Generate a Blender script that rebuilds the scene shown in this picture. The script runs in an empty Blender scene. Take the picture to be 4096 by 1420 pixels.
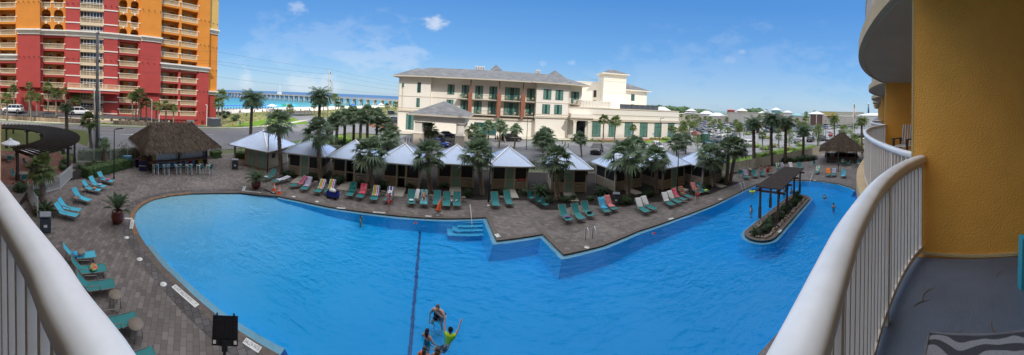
import bpy,bmesh,math,random
from mathutils import Vector,Matrix,noise
from mathutils.geometry import tessellate_polygon
random.seed(7)
PI =math.pi
SC =bpy.context.scene
COL =SC.collection
rnd =random.uniform
# ---------------------------------------------------------------- camera model (cylindrical panorama, slightly rolled)
FPX,HC =1114.0,9.5
_n =math.hypot(1,.049)
CF =Vector((0,1,0));CR =Vector((1,0,.049))/_n;CU =Vector((-.049,0,1))/_n
def ray(px,py):
 t =(px - 2048)/FPX;v =(406 - py)/FPX
 return CF *math.cos(t)+CR *math.sin(t)+CU *v
def G(px,py,z=0.0):
 """point of the horizontal plane z seen in direction (px, py) of the survey picture"""
 r =ray(px,py);s =(z - HC)/r.z
 return Vector((r.x *s,r.y *s,z))
def PD(px,d):
 """plan point at bearing px, distance d"""
 t =(px - 2048)/FPX
 return Vector((d *math.sin(t),d *math.cos(t),0))
def ZA(px,py,d):
 """height of direction (px, py) at horizontal distance d"""
 r =ray(px,py)
 return HC +r.z *d /math.hypot(r.x,r.y)
def zoomer(scale,ox,oy):
 return lambda x,y:(ox +x /scale,oy +y /scale)
Z1 =zoomer(1.44,0,0);Z2 =zoomer(1.786,0,450);Z3 =zoomer(1.567,0,850);Z4 =zoomer(1.786,500,400)
Z5 =zoomer(1.624,900,300);Z6 =zoomer(2.48,1500,240);Z7 =zoomer(2.232,1350,550);Z8 =zoomer(1.984,1900,500)
Z9 =zoomer(2.233,2200,240);ZA10 =zoomer(1.984,2350,550);Z11 =zoomer(2.126,2700,380);Z12 =zoomer(3.19,3000,400)
Z13 =zoomer(3.19,2600,400);Z14 =zoomer(2.232,2850,600);Z15 =zoomer(1.44,1300,800);ZL =zoomer(3.19,0,440)
ZB =zoomer(2.881,860,250)
def sstep(a,b,x):
 t =max(0,min(1,(x - a)/(b - a)));return t *t *(3 - 2*t)
def lerp(a,b,t):return a +(b - a)*t
def plin(pts,x):
 if x <= pts[0][0]:return pts[0][1]
 for (a,va),(b,vb) in zip(pts,pts[1:]):
  if x <= b:return lerp(va,vb,(x - a)/(b - a))
 return pts[-1][1]
def hroad(y):return max(0.45,min(3.4,2.28 - .048*y))
def ground(x,y):
 """height of the terrain"""
 z =0.0
 if x < -34:
  zr =hroad(y)
  t =sstep(-35.5,-44,x)
  if y < 4:t =sstep(-41.5,-47,x)
  z =zr *t
  if x < -55:
   zf =plin([(-30,4.8),(-8,4.0),(18,2.4),(27,.15),(36,.1),(44,.5),(400,.6)],y)
   z =lerp(zr,zf,sstep(-55,-63,x))
  if x < -58 and y > 44:
   w =sstep(44,56,y)
   dune =.5+1.0*sstep(-60,-68,x)*sstep(-92,-80,x)*(1+.7*noise.noise((x *.09,y *.07,3)))
   z =lerp(z,dune,w)
  if x < -88:
   z =lerp(z,.55,sstep(-88,-96,x))
  if x < -100:
   z =lerp(z,-.9,sstep(-112,-132,x))
 if y > 330 or x > 330:
  z +=0
 return z
def GT(px,py):
 z =0.0
 for _ in range(40):
  p =G(px,py,z);z =.5*z +.5*ground(p.x,p.y)
 p =G(px,py,z);return p
# ---------------------------------------------------------------- materials
def newmat(name):
 m =bpy.data.materials.new(name);m.use_nodes =True
 nt =m.node_tree;b =nt.nodes['Principled BSDF']
 return m,nt,b
def N(nt,t,**kw):
 n =nt.nodes.new(t)
 for k,v in kw.items():
  if k.startswith('i_'):
   n.inputs[k[2:].replace('_',' ')].default_value =v
  else:setattr(n,k,v)
 return n
def L(nt,a,ao,b,bi):nt.links.new(a.outputs[ao],b.inputs[bi])
def rgba(c):return (c[0],c[1],c[2],1)
def mat(name,col,rough=.6,metal=0,var=.12,scale=3.0,bump=0.0,bscale=None,spec=.5,col2=None,detail=4,objvar=0):
 m,nt,b =newmat(name)
 b.inputs['Roughness'].default_value =rough;b.inputs['Metallic'].default_value =metal
 b.inputs['Specular IOR Level'].default_value =spec
 tc =N(nt,'ShaderNodeTexCoord');nz =N(nt,'ShaderNodeTexNoise')
 nz.inputs['Scale'].default_value =scale;nz.inputs['Detail'].default_value =detail;nz.inputs['Roughness'].default_value =.65
 L(nt,tc,'Object',nz,'Vector')
 r =N(nt,'ShaderNodeValToRGB')
 c1 =[max(0,c *(1 - var)) for c in col];c2 =col2 if col2 else [min(1,c *(1+var)) for c in col]
 r.color_ramp.elements[0].position =.3;r.color_ramp.elements[1].position =.7
 r.color_ramp.elements[0].color =rgba(c1);r.color_ramp.elements[1].color =rgba(c2)
 L(nt,nz,'Fac',r,'Fac')
 out =(r,'Color')
 if objvar:
  oi =N(nt,'ShaderNodeObjectInfo');hv =N(nt,'ShaderNodeHueSaturation')
  mr =N(nt,'ShaderNodeMapRange');mr.inputs['To Min'].default_value =1 - objvar;mr.inputs['To Max'].default_value =1+objvar
  L(nt,oi,'Random',mr,'Value');L(nt,mr,'Result',hv,'Value');L(nt,r,'Color',hv,'Color');out =(hv,'Color')
 L(nt,out[0],out[1],b,'Base Color')
 if bump:
  n2 =N(nt,'ShaderNodeTexNoise');n2.inputs['Scale'].default_value =bscale or scale *6;n2.inputs['Detail'].default_value =3
  L(nt,tc,'Object',n2,'Vector')
  bp =N(nt,'ShaderNodeBump');bp.inputs['Strength'].default_value =bump;bp.inputs['Distance'].default_value =.03
  L(nt,n2,'Fac',bp,'Height');L(nt,bp,'Normal',b,'Normal')
 return m
M ={}
def leafmat(name,*a,**k):
 """leaves let some light through"""
 m =mat(name,*a,**k);nt =m.node_tree;b =nt.nodes['Principled BSDF'];o =nt.nodes['Material Output'];t =N(nt,'ShaderNodeBsdfTranslucent');x =N(nt,'ShaderNodeMixShader');x.inputs[0].default_value =.4
 nt.links.new(b.inputs['Base Color'].links[0].from_socket,t.inputs['Color']);nt.links.new(b.outputs[0],x.inputs[1]);nt.links.new(t.outputs[0],x.inputs[2]);nt.links.new(x.outputs[0],o.inputs[0]);return m
def brickmat(name,c1,c2,mortar,bw,bh,ms=.012,rot=0.0,rough=.75,big=.25):
 m,nt,b =newmat(name);b.inputs['Roughness'].default_value =rough;b.inputs['Specular IOR Level'].default_value =.35
 tc =N(nt,'ShaderNodeTexCoord');mp =N(nt,'ShaderNodeMapping');mp.inputs['Rotation'].default_value =(0,0,rot)
 L(nt,tc,'Object',mp,'Vector')
 br =N(nt,'ShaderNodeTexBrick');br.inputs['Scale'].default_value =1;br.inputs['Brick Width'].default_value =bw
 br.inputs['Row Height'].default_value =bh;br.inputs['Mortar Size'].default_value =ms
 br.inputs['Color1'].default_value =rgba(c1);br.inputs['Color2'].default_value =rgba(c2);br.inputs['Mortar'].default_value =rgba(mortar)
 L(nt,mp,'Vector',br,'Vector')
 nz =N(nt,'ShaderNodeTexNoise');nz.inputs['Scale'].default_value =.35;nz.inputs['Detail'].default_value =6
 L(nt,tc,'Object',nz,'Vector')
 # a second brick layer offset by whole bricks breaks up the two tone look
 br2 =N(nt,'ShaderNodeTexBrick');br2.inputs['Scale'].default_value =1;br2.inputs['Brick Width'].default_value =bw
 br2.inputs['Row Height'].default_value =bh;br2.inputs['Mortar Size'].default_value =0;br2.inputs['Color1'].default_value =(0.80,.81,.83,1)
 br2.inputs['Color2'].default_value =(1.22,1.22,1.24,1);br2.inputs['Mortar'].default_value =(1,1,1,1)
 add =N(nt,'ShaderNodeVectorMath',operation='ADD');add.inputs[1].default_value =(bw *37,bh *46,0)
 L(nt,mp,'Vector',add,0);L(nt,add,'Vector',br2,'Vector')
 mx =N(nt,'ShaderNodeMix',data_type='RGBA',blend_type='MULTIPLY');mx.inputs['Factor'].default_value =1
 nt.links.new(br.outputs['Color'],mx.inputs[6]);nt.links.new(br2.outputs['Color'],mx.inputs[7])
 mr =N(nt,'ShaderNodeMapRange');mr.inputs['From Min'].default_value =.3;mr.inputs['From Max'].default_value =.7
 mr.inputs['To Min'].default_value =1 - big;mr.inputs['To Max'].default_value =1+big
 L(nt,nz,'Fac',mr,'Value')
 mx2 =N(nt,'ShaderNodeMix',data_type='RGBA',blend_type='MULTIPLY');mx2.inputs['Factor'].default_value =1
 nt.links.new(mx.outputs[2],mx2.inputs[6]);L(nt,mr,'Result',mx2,7)
 nt.links.new(mx2.outputs[2],b.inputs['Base Color'])
 bp =N(nt,'ShaderNodeBump');bp.inputs['Strength'].default_value =.25;bp.inputs['Distance'].default_value =.01
 L(nt,br,'Fac',bp,'Height');bp.invert =True;L(nt,bp,'Normal',b,'Normal')
 return m
M['paver']=brickmat('paver',(.130,.109,.096),(.188,.162,.146),(.094,.081,.072),.38,.24,.011,rot=.42,big=.18)
M['paver_edge']=brickmat('paver_edge',(.085,.075,.07),(.13,.115,.11),(.045,.04,.038),.3,.3,.014,rot=.2)
M['patio_brick']=brickmat('patio_brick',(.13,.055,.04),(.19,.085,.06),(.06,.045,.04),.3,.15,.01,rot=.3)
M['coping']=mat('coping',(.115,.088,.07),.7,var=.3,scale=4,bump=.2)
M['coping_tan']=mat('coping_tan',(.20,.115,.06),.7,var=.35,scale=3,bump=.2)
M['pool_tile']=mat('pool_tile',(.008,.04,.065),.25,var=.4,scale=14)
M['ledge']=mat('ledge',(.40,.45,.58),.5,var=.05,scale=6)
M['bench_side']=mat('bench_side',(.005,.50,.98),.7,var=.03,scale=3)  # plaster colour brightened to offset the shade on the bench's sloping side
M['step_plaster']=mat('step_plaster',(.10,.46,.76),.7,var=.05,scale=3)
M['tile_line']=mat('tile_line',(.0,.03,.22),.4,var=.2,scale=8)
M['asphalt']=mat('asphalt',(.19,.19,.20),.9,var=.12,scale=.35,bump=.1,bscale=40,spec=.2,detail=8)
M['asphalt_dark']=mat('asphalt_dark',(.085,.085,.09),.9,var=.2,scale=.3,bump=.1,bscale=40,spec=.2,detail=8)
M['lot']=mat('lot',(.20,.205,.215),.9,var=.14,scale=.12,spec=.2,detail=8)
M['concrete']=mat('concrete',(.46,.42,.36),.85,var=.12,scale=.7,bump=.08)
M['lane_paint']=mat('lane_paint',(.62,.62,.6),.7,var=.15,scale=5)
M['yellow_paint']=mat('yellow_paint',(.62,.40,.05),.7,var=.15,scale=5)
M['mulch']=mat('mulch',(.016,.011,.009),.95,var=.5,scale=9,bump=.6,bscale=25)
M['red_mulch']=mat('red_mulch',(.23,.10,.05),.95,var=.35,scale=3,bump=.4)
M['lawn']=mat('lawn',(.12,.21,.025),.9,var=.28,scale=.7,bump=.3,bscale=20,spec=.1,detail=8)
M['gravel']=mat('gravel',(.50,.40,.28),.9,var=.3,scale=4,bump=.4)
M['white']=mat('white',(.76,.75,.72),.5,var=.06,scale=1.5)
M['white_rail']=mat('white_rail',(.84,.84,.84),.33,var=.09,scale=5.0,spec=.5)
M['baluster_white']=mat('baluster_white',(.74,.68,.60),.5,var=.06,scale=2.0)
M['stucco_own']=mat('stucco_own',(.86,.44,.085),.85,var=.10,scale=.9,bump=.4,bscale=55,spec=.2)
M['stucco_light']=mat('stucco_light',(.66,.52,.26),.85,var=.06,scale=1.5,bump=.4,bscale=70,spec=.2)
M['soffit']=mat('soffit',(.42,.36,.26),.9,var=.06,scale=1,bump=.1)
M['fascia']=mat('fascia',(.50,.37,.21),.85,var=.1,scale=1.5,bump=.3)
M['balcony_floor']=mat('balcony_floor',(.135,.175,.24),.45,var=.18,scale=1.6,bump=.15,bscale=60)
M['rust']=mat('rust',(.16,.10,.045),.8,var=.3,scale=10)
M['alu']=mat('alu',(.55,.54,.52),.35,metal=.6,var=.05)
M['tower_orange']=mat('tower_orange',(.65,.24,.032),.85,var=.06,scale=.35)
M['tower_red']=mat('tower_red',(.42,.058,.05),.85,var=.07,scale=.35)
M['tower_yellow']=mat('tower_yellow',(.62,.40,.12),.85,var=.06,scale=.4)
M['tower_trim']=mat('tower_trim',(.78,.73,.66),.7,var=.05,scale=.5)
M['tower_bal']=mat('tower_bal',(.70,.56,.38),.8,var=.06,scale=.8)
M['tower_recess']=mat('tower_recess',(.48,.30,.08),.85,var=.08,scale=.5)
M['door_red']=mat('door_red',(.16,.03,.02),.6,var=.1)
M['win_dark']=mat('win_dark',(.035,.032,.03),.08,var=.3,scale=.6,spec=.8)
M['win_grey']=mat('win_grey',(.10,.13,.16),.1,var=.3,scale=1,spec=.8)
M['frame_white']=mat('frame_white',(.7,.7,.68),.5,var=.04)
M['frame_dark']=mat('frame_dark',(.03,.03,.032),.45,var=.1)
M['hotel_wall']=mat('hotel_wall',(.77,.725,.645),.85,var=.035,scale=.25,bump=.05)
M['hotel_trim']=mat('hotel_trim',(.56,.49,.40),.8,var=.04,scale=.4)
M['hotel_white']=mat('hotel_white',(.80,.74,.63),.85,var=.03,scale=.3)
M['hotel_brown']=mat('hotel_brown',(.27,.10,.055),.7,var=.12,scale=.8)
M['shingle']=brickmat('shingle',(.115,.12,.125),(.16,.165,.17),(.08,.08,.085),.9,.28,.02,rough=.9,big=.1)
M['glass_teal']=mat('glass_teal',(.02,.085,.085),.08,var=.35,scale=.9,spec=.9)
M['curtain']=mat('curtain',(.12,.27,.22),.5,var=.25,scale=1.5,spec=.6)
M['glass_black']=mat('glass_black',(.012,.014,.016),.05,var=.2,spec=.8)
M['metal_roof']=mat('metal_roof',(.62,.73,.92),.42,metal=.0,var=.05,scale=.8)
M['cab_wall']=mat('cab_wall',(.46,.43,.37),.7,var=.07,scale=1.5)
M['cab_slat']=mat('cab_slat',(.42,.365,.29),.7,var=.1,scale=2)
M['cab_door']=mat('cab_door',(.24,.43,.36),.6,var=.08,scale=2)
M['cab_door_shaded']=mat('cab_door_shaded',(.07,.15,.13),.6,var=.08,scale=2)  # door colour darkened to stand in for the shade indoors
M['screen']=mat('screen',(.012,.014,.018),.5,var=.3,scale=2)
M['sling']=mat('sling',(.012,.20,.205),.65,var=.1,scale=4,objvar=.12)
M['sling_light']=mat('sling_light',(.10,.42,.50),.65,var=.1,scale=4)
M['sling_blue']=mat('sling_blue',(.05,.42,.56),.6,var=.1,scale=4,objvar=.1)
M['chair_metal']=mat('chair_metal',(.22,.20,.17),.45,metal=.4,var=.05)
M['table_top']=mat('table_top',(.20,.165,.13),.6,var=.1)
M['teal_plastic']=mat('teal_plastic',(.012,.17,.19),.45,var=.08)
M['dark_wood']=mat('dark_wood',(.042,.036,.032),.75,var=.3,scale=3,bump=.2)
M['brown_wood']=mat('brown_wood',(.075,.052,.040),.7,var=.25,scale=3,bump=.2)
M['bar_wood']=mat('bar_wood',(.13,.07,.04),.6,var=.25,scale=3)
M['log']=mat('log',(.10,.075,.055),.8,var=.25,scale=3)
M['thatch']=mat('thatch',(.125,.094,.072),.95,var=.45,scale=1.3,spec=.1,objvar=0)
M['thatch_dark']=mat('thatch_dark',(.07,.05,.036),.95,var=.4,scale=2,spec=.1)
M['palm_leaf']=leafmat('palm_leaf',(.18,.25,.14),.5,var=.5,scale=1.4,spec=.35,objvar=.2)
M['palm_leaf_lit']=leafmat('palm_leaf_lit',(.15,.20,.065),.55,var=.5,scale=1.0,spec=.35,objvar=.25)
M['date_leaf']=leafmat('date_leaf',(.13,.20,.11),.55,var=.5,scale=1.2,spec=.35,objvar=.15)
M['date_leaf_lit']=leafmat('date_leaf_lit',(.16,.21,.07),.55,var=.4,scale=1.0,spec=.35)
M['dead_frond']=mat('dead_frond',(.20,.14,.075),.9,var=.3,scale=2)
M['palm_trunk']=mat('palm_trunk',(.23,.18,.14),.95,var=.45,scale=5,bump=.8,bscale=14)
M['date_trunk']=mat('date_trunk',(.115,.088,.068),.95,var=.4,scale=6,bump=.8,bscale=12)
M['grey_trunk']=mat('grey_trunk',(.25,.20,.155),.95,var=.3,scale=5,bump=.5,bscale=12)
M['shrub']=leafmat('shrub',(.055,.10,.04),.7,var=.6,scale=3,objvar=.2)
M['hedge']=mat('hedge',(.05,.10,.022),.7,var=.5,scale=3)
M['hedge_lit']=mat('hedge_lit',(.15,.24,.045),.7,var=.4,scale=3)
M['dune_grass']=mat('dune_grass',(.20,.22,.075),.9,var=.4,scale=.8)
M['forest']=mat('forest',(.05,.095,.035),.9,var=.5,scale=.06)
M['fence_white']=mat('fence_white',(.62,.62,.61),.6,var=.06)
M['fence_tan']=mat('fence_tan',(.42,.38,.31),.8,var=.15,scale=2)
M['lamp_black']=mat('lamp_black',(.010,.010,.011),.45,var=.2)
M['flood_black']=mat('flood_black',(.012,.016,.022),.4,var=.2)
M['pole_grey']=mat('pole_grey',(.17,.165,.16),.75,var=.15,scale=1)
M['pole_tan']=mat('pole_tan',(.42,.36,.28),.85,var=.15,scale=1)
M['steel']=mat('steel',(.62,.64,.67),.3,metal=.5,var=.03)
M['pot']=mat('pot',(.13,.022,.016),.18,var=.25,scale=3,spec=.7)
M['soil']=mat('soil',(.03,.02,.014),.95,var=.3)
M['cone']=mat('cone',(.85,.12,.015),.55,var=.08)
M['reflective']=mat('reflective',(.75,.75,.72),.4,var=.05)
M['bin']=mat('bin',(.06,.075,.095),.5,var=.15)
M['cooler_blue']=mat('cooler_blue',(.012,.02,.11),.45,var=.1)
M['blue_fabric']=mat('blue_fabric',(.01,.035,.36),.7,var=.2,scale=6)
M['tyre']=mat('tyre',(.012,.012,.012),.8,var=.1)
M['rim']=mat('rim',(.42,.42,.43),.3,metal=.8,var=.05)
M['headlight']=mat('headlight',(.7,.72,.75),.15,var=.05,spec=.8)
M['taillight']=mat('taillight',(.35,.01,.01),.2,var=.05)
M['car_glass']=mat('car_glass',(.015,.02,.024),.06,var=.2,spec=.9)
M['skin']=mat('skin',(.50,.31,.235),.55,var=.08,scale=5)
M['skin_tan']=mat('skin_tan',(.34,.20,.14),.55,var=.08,scale=5)
M['hair_dark']=mat('hair_dark',(.018,.012,.01),.6,var=.2)
M['hair_brown']=mat('hair_brown',(.07,.04,.025),.6,var=.2)
M['hair_grey']=mat('hair_grey',(.14,.13,.125),.6,var=.2)
for nm,c in dict(c_black=(.012,.012,.014),c_navy=(.012,.016,.06),c_red=(.45,.03,.03),c_coral=(.72,.13,.11),c_pink=(.66,.06,.16),c_orange=(.75,.16,.02),
                  c_yellow=(.42,.66,.03),c_white=(.74,.74,.74),c_purple=(.22,.11,.28),c_green=(.02,.24,.10),c_dgreen=(.01,.13,.10),c_grey=(.22,.23,.26),
                  c_brown=(.22,.09,.06),c_sky=(.05,.36,.62),c_teal=(.02,.28,.30),c_lilac=(.45,.40,.55),c_hotpink=(.75,.10,.22),c_cream=(.62,.52,.36)).items():
 M[nm]=mat(nm,c,.85,var=.14,scale=7,spec=.2)
def paint(name,c,metal=.0):
 m =mat(name,c,.32,metal=metal,var=.03,scale=2,spec=.5)
 m.node_tree.nodes['Principled BSDF'].inputs['Coat Weight'].default_value =.5
 M[name]=m
for nm,c in dict(p_white=(.72,.72,.72),p_silver=(.40,.41,.42),p_grey=(.13,.135,.14),p_black=(.012,.012,.014),p_navy=(.015,.028,.075),p_blue=(.01,.07,.36),
                  p_red=(.42,.02,.02),p_tan=(.34,.29,.22),p_green=(.03,.09,.06)).items():paint(nm,c)
def stripes(name,cols,freq,axis=0,rough=.85):
 """woven stripes across a towel: colours repeat along one object axis"""
 m,nt,b =newmat(name);b.inputs['Roughness'].default_value =rough;b.inputs['Specular IOR Level'].default_value =.2
 tc =N(nt,'ShaderNodeTexCoord');sp =N(nt,'ShaderNodeSeparateXYZ');L(nt,tc,'Object',sp,0)
 mu =N(nt,'ShaderNodeMath',operation='MULTIPLY');mu.inputs[1].default_value =freq;L(nt,sp,axis,mu,0)
 fr =N(nt,'ShaderNodeMath',operation='FRACT');L(nt,mu,0,fr,0)
 r =N(nt,'ShaderNodeValToRGB');r.color_ramp.interpolation ='CONSTANT'
 while len(r.color_ramp.elements) < len(cols):r.color_ramp.elements.new(.5)
 for i,c in enumerate(cols):
  r.color_ramp.elements[i].position =i /len(cols);r.color_ramp.elements[i].color =rgba(c)
 L(nt,fr,0,r,'Fac');L(nt,r,'Color',b,'Base Color');M[name]=m
W_ =(.74,.74,.72)
stripes('t_rainbow',[W_,(.25,.08,.35),W_,(.02,.04,.3),W_,(.1,.4,.1),(.75,.55,.05),(.7,.12,.03)],1.55)
stripes('t_purple',[(.03,.03,.16),W_,(.12,.08,.3),W_,(.03,.03,.16),W_,(.10,.16,.3)],1.5)
stripes('t_red',[(.6,.05,.07),(.65,.3,.35),(.5,.04,.1),(.2,.2,.5)],2.2)
stripes('t_blue',[(.02,.05,.3),W_],7)
stripes('t_brown',[(.3,.05,.05),(.4,.3,.2),(.12,.06,.05),(.45,.2,.1)],4,1)
stripes('t_green',[(.05,.35,.12),W_,(.3,.5,.08),(.05,.3,.45)],2.2)
stripes('t_pale',[W_,(.35,.5,.7),W_,(.55,.5,.65)],4)
stripes('umbrella_white',[(.62,.64,.68),(.66,.68,.72)],3)
def blotch(name,c1,c2,scale,thr=.5):
 m,nt,b =newmat(name);b.inputs['Roughness'].default_value =.85;b.inputs['Specular IOR Level'].default_value =.2
 tc =N(nt,'ShaderNodeTexCoord');nz =N(nt,'ShaderNodeTexNoise');nz.inputs['Scale'].default_value =scale;nz.inputs['Distortion'].default_value =1.2;nz.inputs['Detail'].default_value =1
 L(nt,tc,'Object',nz,'Vector');r =N(nt,'ShaderNodeValToRGB');r.color_ramp.interpolation ='CONSTANT'
 r.color_ramp.elements[0].color =rgba(c1);r.color_ramp.elements[1].color =rgba(c2);r.color_ramp.elements[1].position =thr
 L(nt,nz,'Fac',r,'Fac');L(nt,r,'Color',b,'Base Color');M[name]=m
blotch('t_leaf',(.03,.30,.10),W_,3.5);blotch('t_zebra',W_,(.012,.012,.02),7);blotch('t_orange',(.85,.20,.02),(.9,.6,.3),6,.62)
blotch('t_pinkred',(.72,.05,.13),(.80,.22,.25),4);blotch('t_dkgreen',(.01,.10,.09),(.03,.22,.2),4);blotch('t_sky',(.04,.30,.55),(.12,.5,.72),3)
blotch('t_multi',(.65,.08,.08),(.15,.5,.15),8);blotch('t_floral',W_,(.55,.45,.60),6,.58);blotch('t_salmon',(.62,.17,.18),(.72,.3,.3),9)
blotch('rug',(.10,.105,.12),(.42,.43,.46),2.2,.53);blotch('float_yellow',(.5,.7,.05),(.6,.75,.1),3);blotch('poster_yellow',(.62,.48,.06),(.30,.32,.12),5,.55)
blotch('poster_blue',(.05,.22,.45),(.35,.5,.6),4,.55);blotch('banner_dark',(.03,.05,.10),(.08,.12,.18),3)
blotch('rock',(.20,.165,.13),(.30,.26,.22),2,.5)
def emis(name,c,s):
 m =bpy.data.materials.new(name);m.use_nodes =True;nt =m.node_tree;nt.nodes.clear()
 e =N(nt,'ShaderNodeEmission');e.inputs['Color'].default_value =rgba(c);e.inputs['Strength'].default_value =s
 o =N(nt,'ShaderNodeOutputMaterial');L(nt,e,0,o,0);M[name]=m
emis('neon',(1,.05,.02),2.5)
# ---------------------------------------------------------------- mesh builder
class MB:
 def __init__(s):s.v =[];s.f =[];s.mi =[];s.sm =[]
 def add(s,vs,fs,mi=0,smooth=False):
  o =len(s.v);s.v +=[tuple(v) for v in vs]
  for f in fs:s.f.append([i +o for i in f]);s.mi.append(mi);s.sm.append(smooth)
  return s
 def quad(s,a,b,c,d,mi=0):return s.add([a,b,c,d],[(0,1,2,3)],mi)
 def tri(s,a,b,c,mi=0):return s.add([a,b,c],[(0,1,2)],mi)
 def box(s,c,d,rz=0,mi=0):
  cx,cy,cz =c;x,y,z =d[0]/2,d[1]/2,d[2]/2;co,si =math.cos(rz),math.sin(rz)
  vs =[(cx +a *x *co - b *y *si,cy +a *x *si +b *y *co,cz +e *z) for e in (-1,1) for b in (-1,1) for a in (-1,1)]
  return s.add(vs,[(0,2,3,1),(4,5,7,6),(0,1,5,4),(1,3,7,5),(3,2,6,7),(2,0,4,6)],mi)
 def bb(s,x0,x1,y0,y1,z0,z1,mi=0):return s.box(((x0 +x1)/2,(y0 +y1)/2,(z0 +z1)/2),(abs(x1 - x0),abs(y1 - y0),abs(z1 - z0)),0,mi)
 def bar(s,p,q,w,h,mi=0,up=(0,0,1)):
  p =Vector(p);q =Vector(q);d =(q - p).normalized();u =Vector(up)
  if abs(d.dot(u)) > .98:u =Vector((1,0,0))
  r =d.cross(u).normalized();u =r.cross(d)
  vs =[e +r *(a *w /2)+u *(b *h /2) for e in (p,q) for b in (-1,1) for a in (-1,1)]
  return s.add(vs,[(0,2,3,1),(4,5,7,6),(0,1,5,4),(1,3,7,5),(3,2,6,7),(2,0,4,6)],mi)
 def tube(s,pts,rs,n=8,mi=0,cap=True,smooth=True):
  pts =[Vector(p) for p in pts]
  if not isinstance(rs,(list,tuple)):rs =[rs]*len(pts)
  vs =[];prev =None
  for i,p in enumerate(pts):
   d =(pts[min(i +1,len(pts) - 1)] - pts[max(i - 1,0)])
   d =d.normalized() if d.length > 1e-9 else Vector((0,0,1))
   if prev is None:
    u =Vector((0,0,1)) if abs(d.z) < .9 else Vector((1,0,0))
    r =d.cross(u).normalized()
   else:
    r =prev - d *prev.dot(d)
    r =r.normalized() if r.length > 1e-6 else d.orthogonal().normalized()
   prev =r;u =d.cross(r)
   for k in range(n):
    a =2*PI *k /n;vs.append(p +(r *math.cos(a)+u *math.sin(a))*rs[i])
  fs =[]
  for i in range(len(pts) - 1):
   for k in range(n):fs.append((i *n +k,i *n +(k +1) % n,(i +1)*n +(k +1) % n,(i +1)*n +k))
  s.add(vs,fs,mi,smooth)
  if cap:
   o =len(s.v) - len(vs)
   s.f.append([o +k for k in reversed(range(n))]);s.mi.append(mi);s.sm.append(False)
   s.f.append([o +(len(pts) - 1)*n +k for k in range(n)]);s.mi.append(mi);s.sm.append(False)
  return s
 def lathe(s,prof,n=16,c=(0,0,0),mi=0,smooth=True):
  vs =[];fs =[]
  for r,z in prof:
   for k in range(n):
    a =2*PI *k /n;vs.append((c[0]+r *math.cos(a),c[1]+r *math.sin(a),c[2]+z))
  for i in range(len(prof) - 1):
   for k in range(n):fs.append((i *n +k,i *n +(k +1) % n,(i +1)*n +(k +1) % n,(i +1)*n +k))
  return s.add(vs,fs,mi,smooth)
 def prism(s,poly,z0,z1,mi=0,top=True,bottom=True):
  n =len(poly);vs =[(p[0],p[1],z0) for p in poly]+[(p[0],p[1],z1) for p in poly]
  fs =[(i,(i +1) % n,n +(i +1) % n,n +i) for i in range(n)]
  s.add(vs,fs,mi)
  tr =tessellate_polygon([[Vector((p[0],p[1],0)) for p in poly]])
  ar =sum(poly[i][0]*poly[(i +1) % n][1] - poly[(i +1) % n][0]*poly[i][1] for i in range(n))
  if top:s.add([(p[0],p[1],z1) for p in poly],[t if 1 else t for t in tr],mi)
  if bottom:s.add([(p[0],p[1],z0) for p in poly],[tuple(reversed(t)) for t in tr],mi)
  return s
 def sheet(s,polys,z,mi=0):
  """flat sheet: polys[0] outline, the rest holes; z is a number or a function of x, y"""
  zf =z if callable(z) else (lambda x,y:z)
  flat =[p for q in polys for p in q]
  tr =tessellate_polygon([[Vector((p[0],p[1],0)) for p in q] for q in polys])
  fs =[]
  for t in tr:
   a,b,c =(flat[i] for i in t)
   if (b[0] - a[0])*(c[1] - a[1]) - (c[0] - a[0])*(b[1] - a[1]) < 0:t =(t[0],t[2],t[1])
   fs.append(tuple(t))
  return s.add([(p[0],p[1],zf(p[0],p[1])) for p in flat],fs,mi)
 def sphere(s,c,r,n=10,m=6,mi=0,sc=(1,1,1)):
  vs =[];fs =[]
  for i in range(m +1):
   ph =PI *i /m
   for k in range(n):
    a =2*PI *k /n
    vs.append((c[0]+r *sc[0]*math.sin(ph)*math.cos(a),c[1]+r *sc[1]*math.sin(ph)*math.sin(a),c[2] - r *sc[2]*math.cos(ph)))
  for i in range(m):
   for k in range(n):fs.append((i *n +k,i *n +(k +1) % n,(i +1)*n +(k +1) % n,(i +1)*n +k))
  return s.add(vs,fs,mi,True)
 def mesh(s,name,mats):
  me =bpy.data.meshes.new(name);me.from_pydata(s.v,[],s.f)
  if not isinstance(mats,(list,tuple)):mats =[mats]
  for m in mats:me.materials.append(M[m] if isinstance(m,str) else m)
  me.polygons.foreach_set('material_index',s.mi);me.polygons.foreach_set('use_smooth',s.sm)
  me.update();return me
 def build(s,name,mats,parent=None,loc=None,rz=0,label=None):
  return link(name,s.mesh(name,mats),parent,loc,rz,label)
def link(name,me,parent=None,loc=None,rz=0,label=None):
 o =bpy.data.objects.new(name,me);COL.objects.link(o)
 if parent is not None:o.parent =parent
 if loc is not None:o.location =loc
 if rz:o.rotation_euler.z =rz
 if label:o['label']=label
 return o
def tag(o,label,cat,group=None):
 o['label']=label;o['category']=cat
 if group:o['group']=group
 return o
def thing(name,label,cat,loc=(0,0,0),rz=0,group=None):
 o =bpy.data.objects.new(name,None);COL.objects.link(o);o.location =loc;o.rotation_euler.z =rz
 return tag(o,label,cat,group)
def struct(o):o['kind']='structure';return o
def copy_tree(o,loc,rz,label,group=None,scale=None,mats=None):
 r =o.copy();COL.objects.link(r);r.location =loc;r.rotation_euler.z =rz;r['label']=label
 if group:r['group']=group
 if scale:r.scale =(scale,)*3 if not isinstance(scale,(tuple,list)) else scale
 _copy_children(o,r,mats);return r
def _copy_children(o,r,mats):
 PROT[r.name]=[]
 for c in PROT[o.name] if o.name in PROT else list(o.children):
  d =c.copy();COL.objects.link(d);d.parent =r;PROT[r.name].append(d)
  _copy_children(c,d,mats)
PROT ={}
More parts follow.
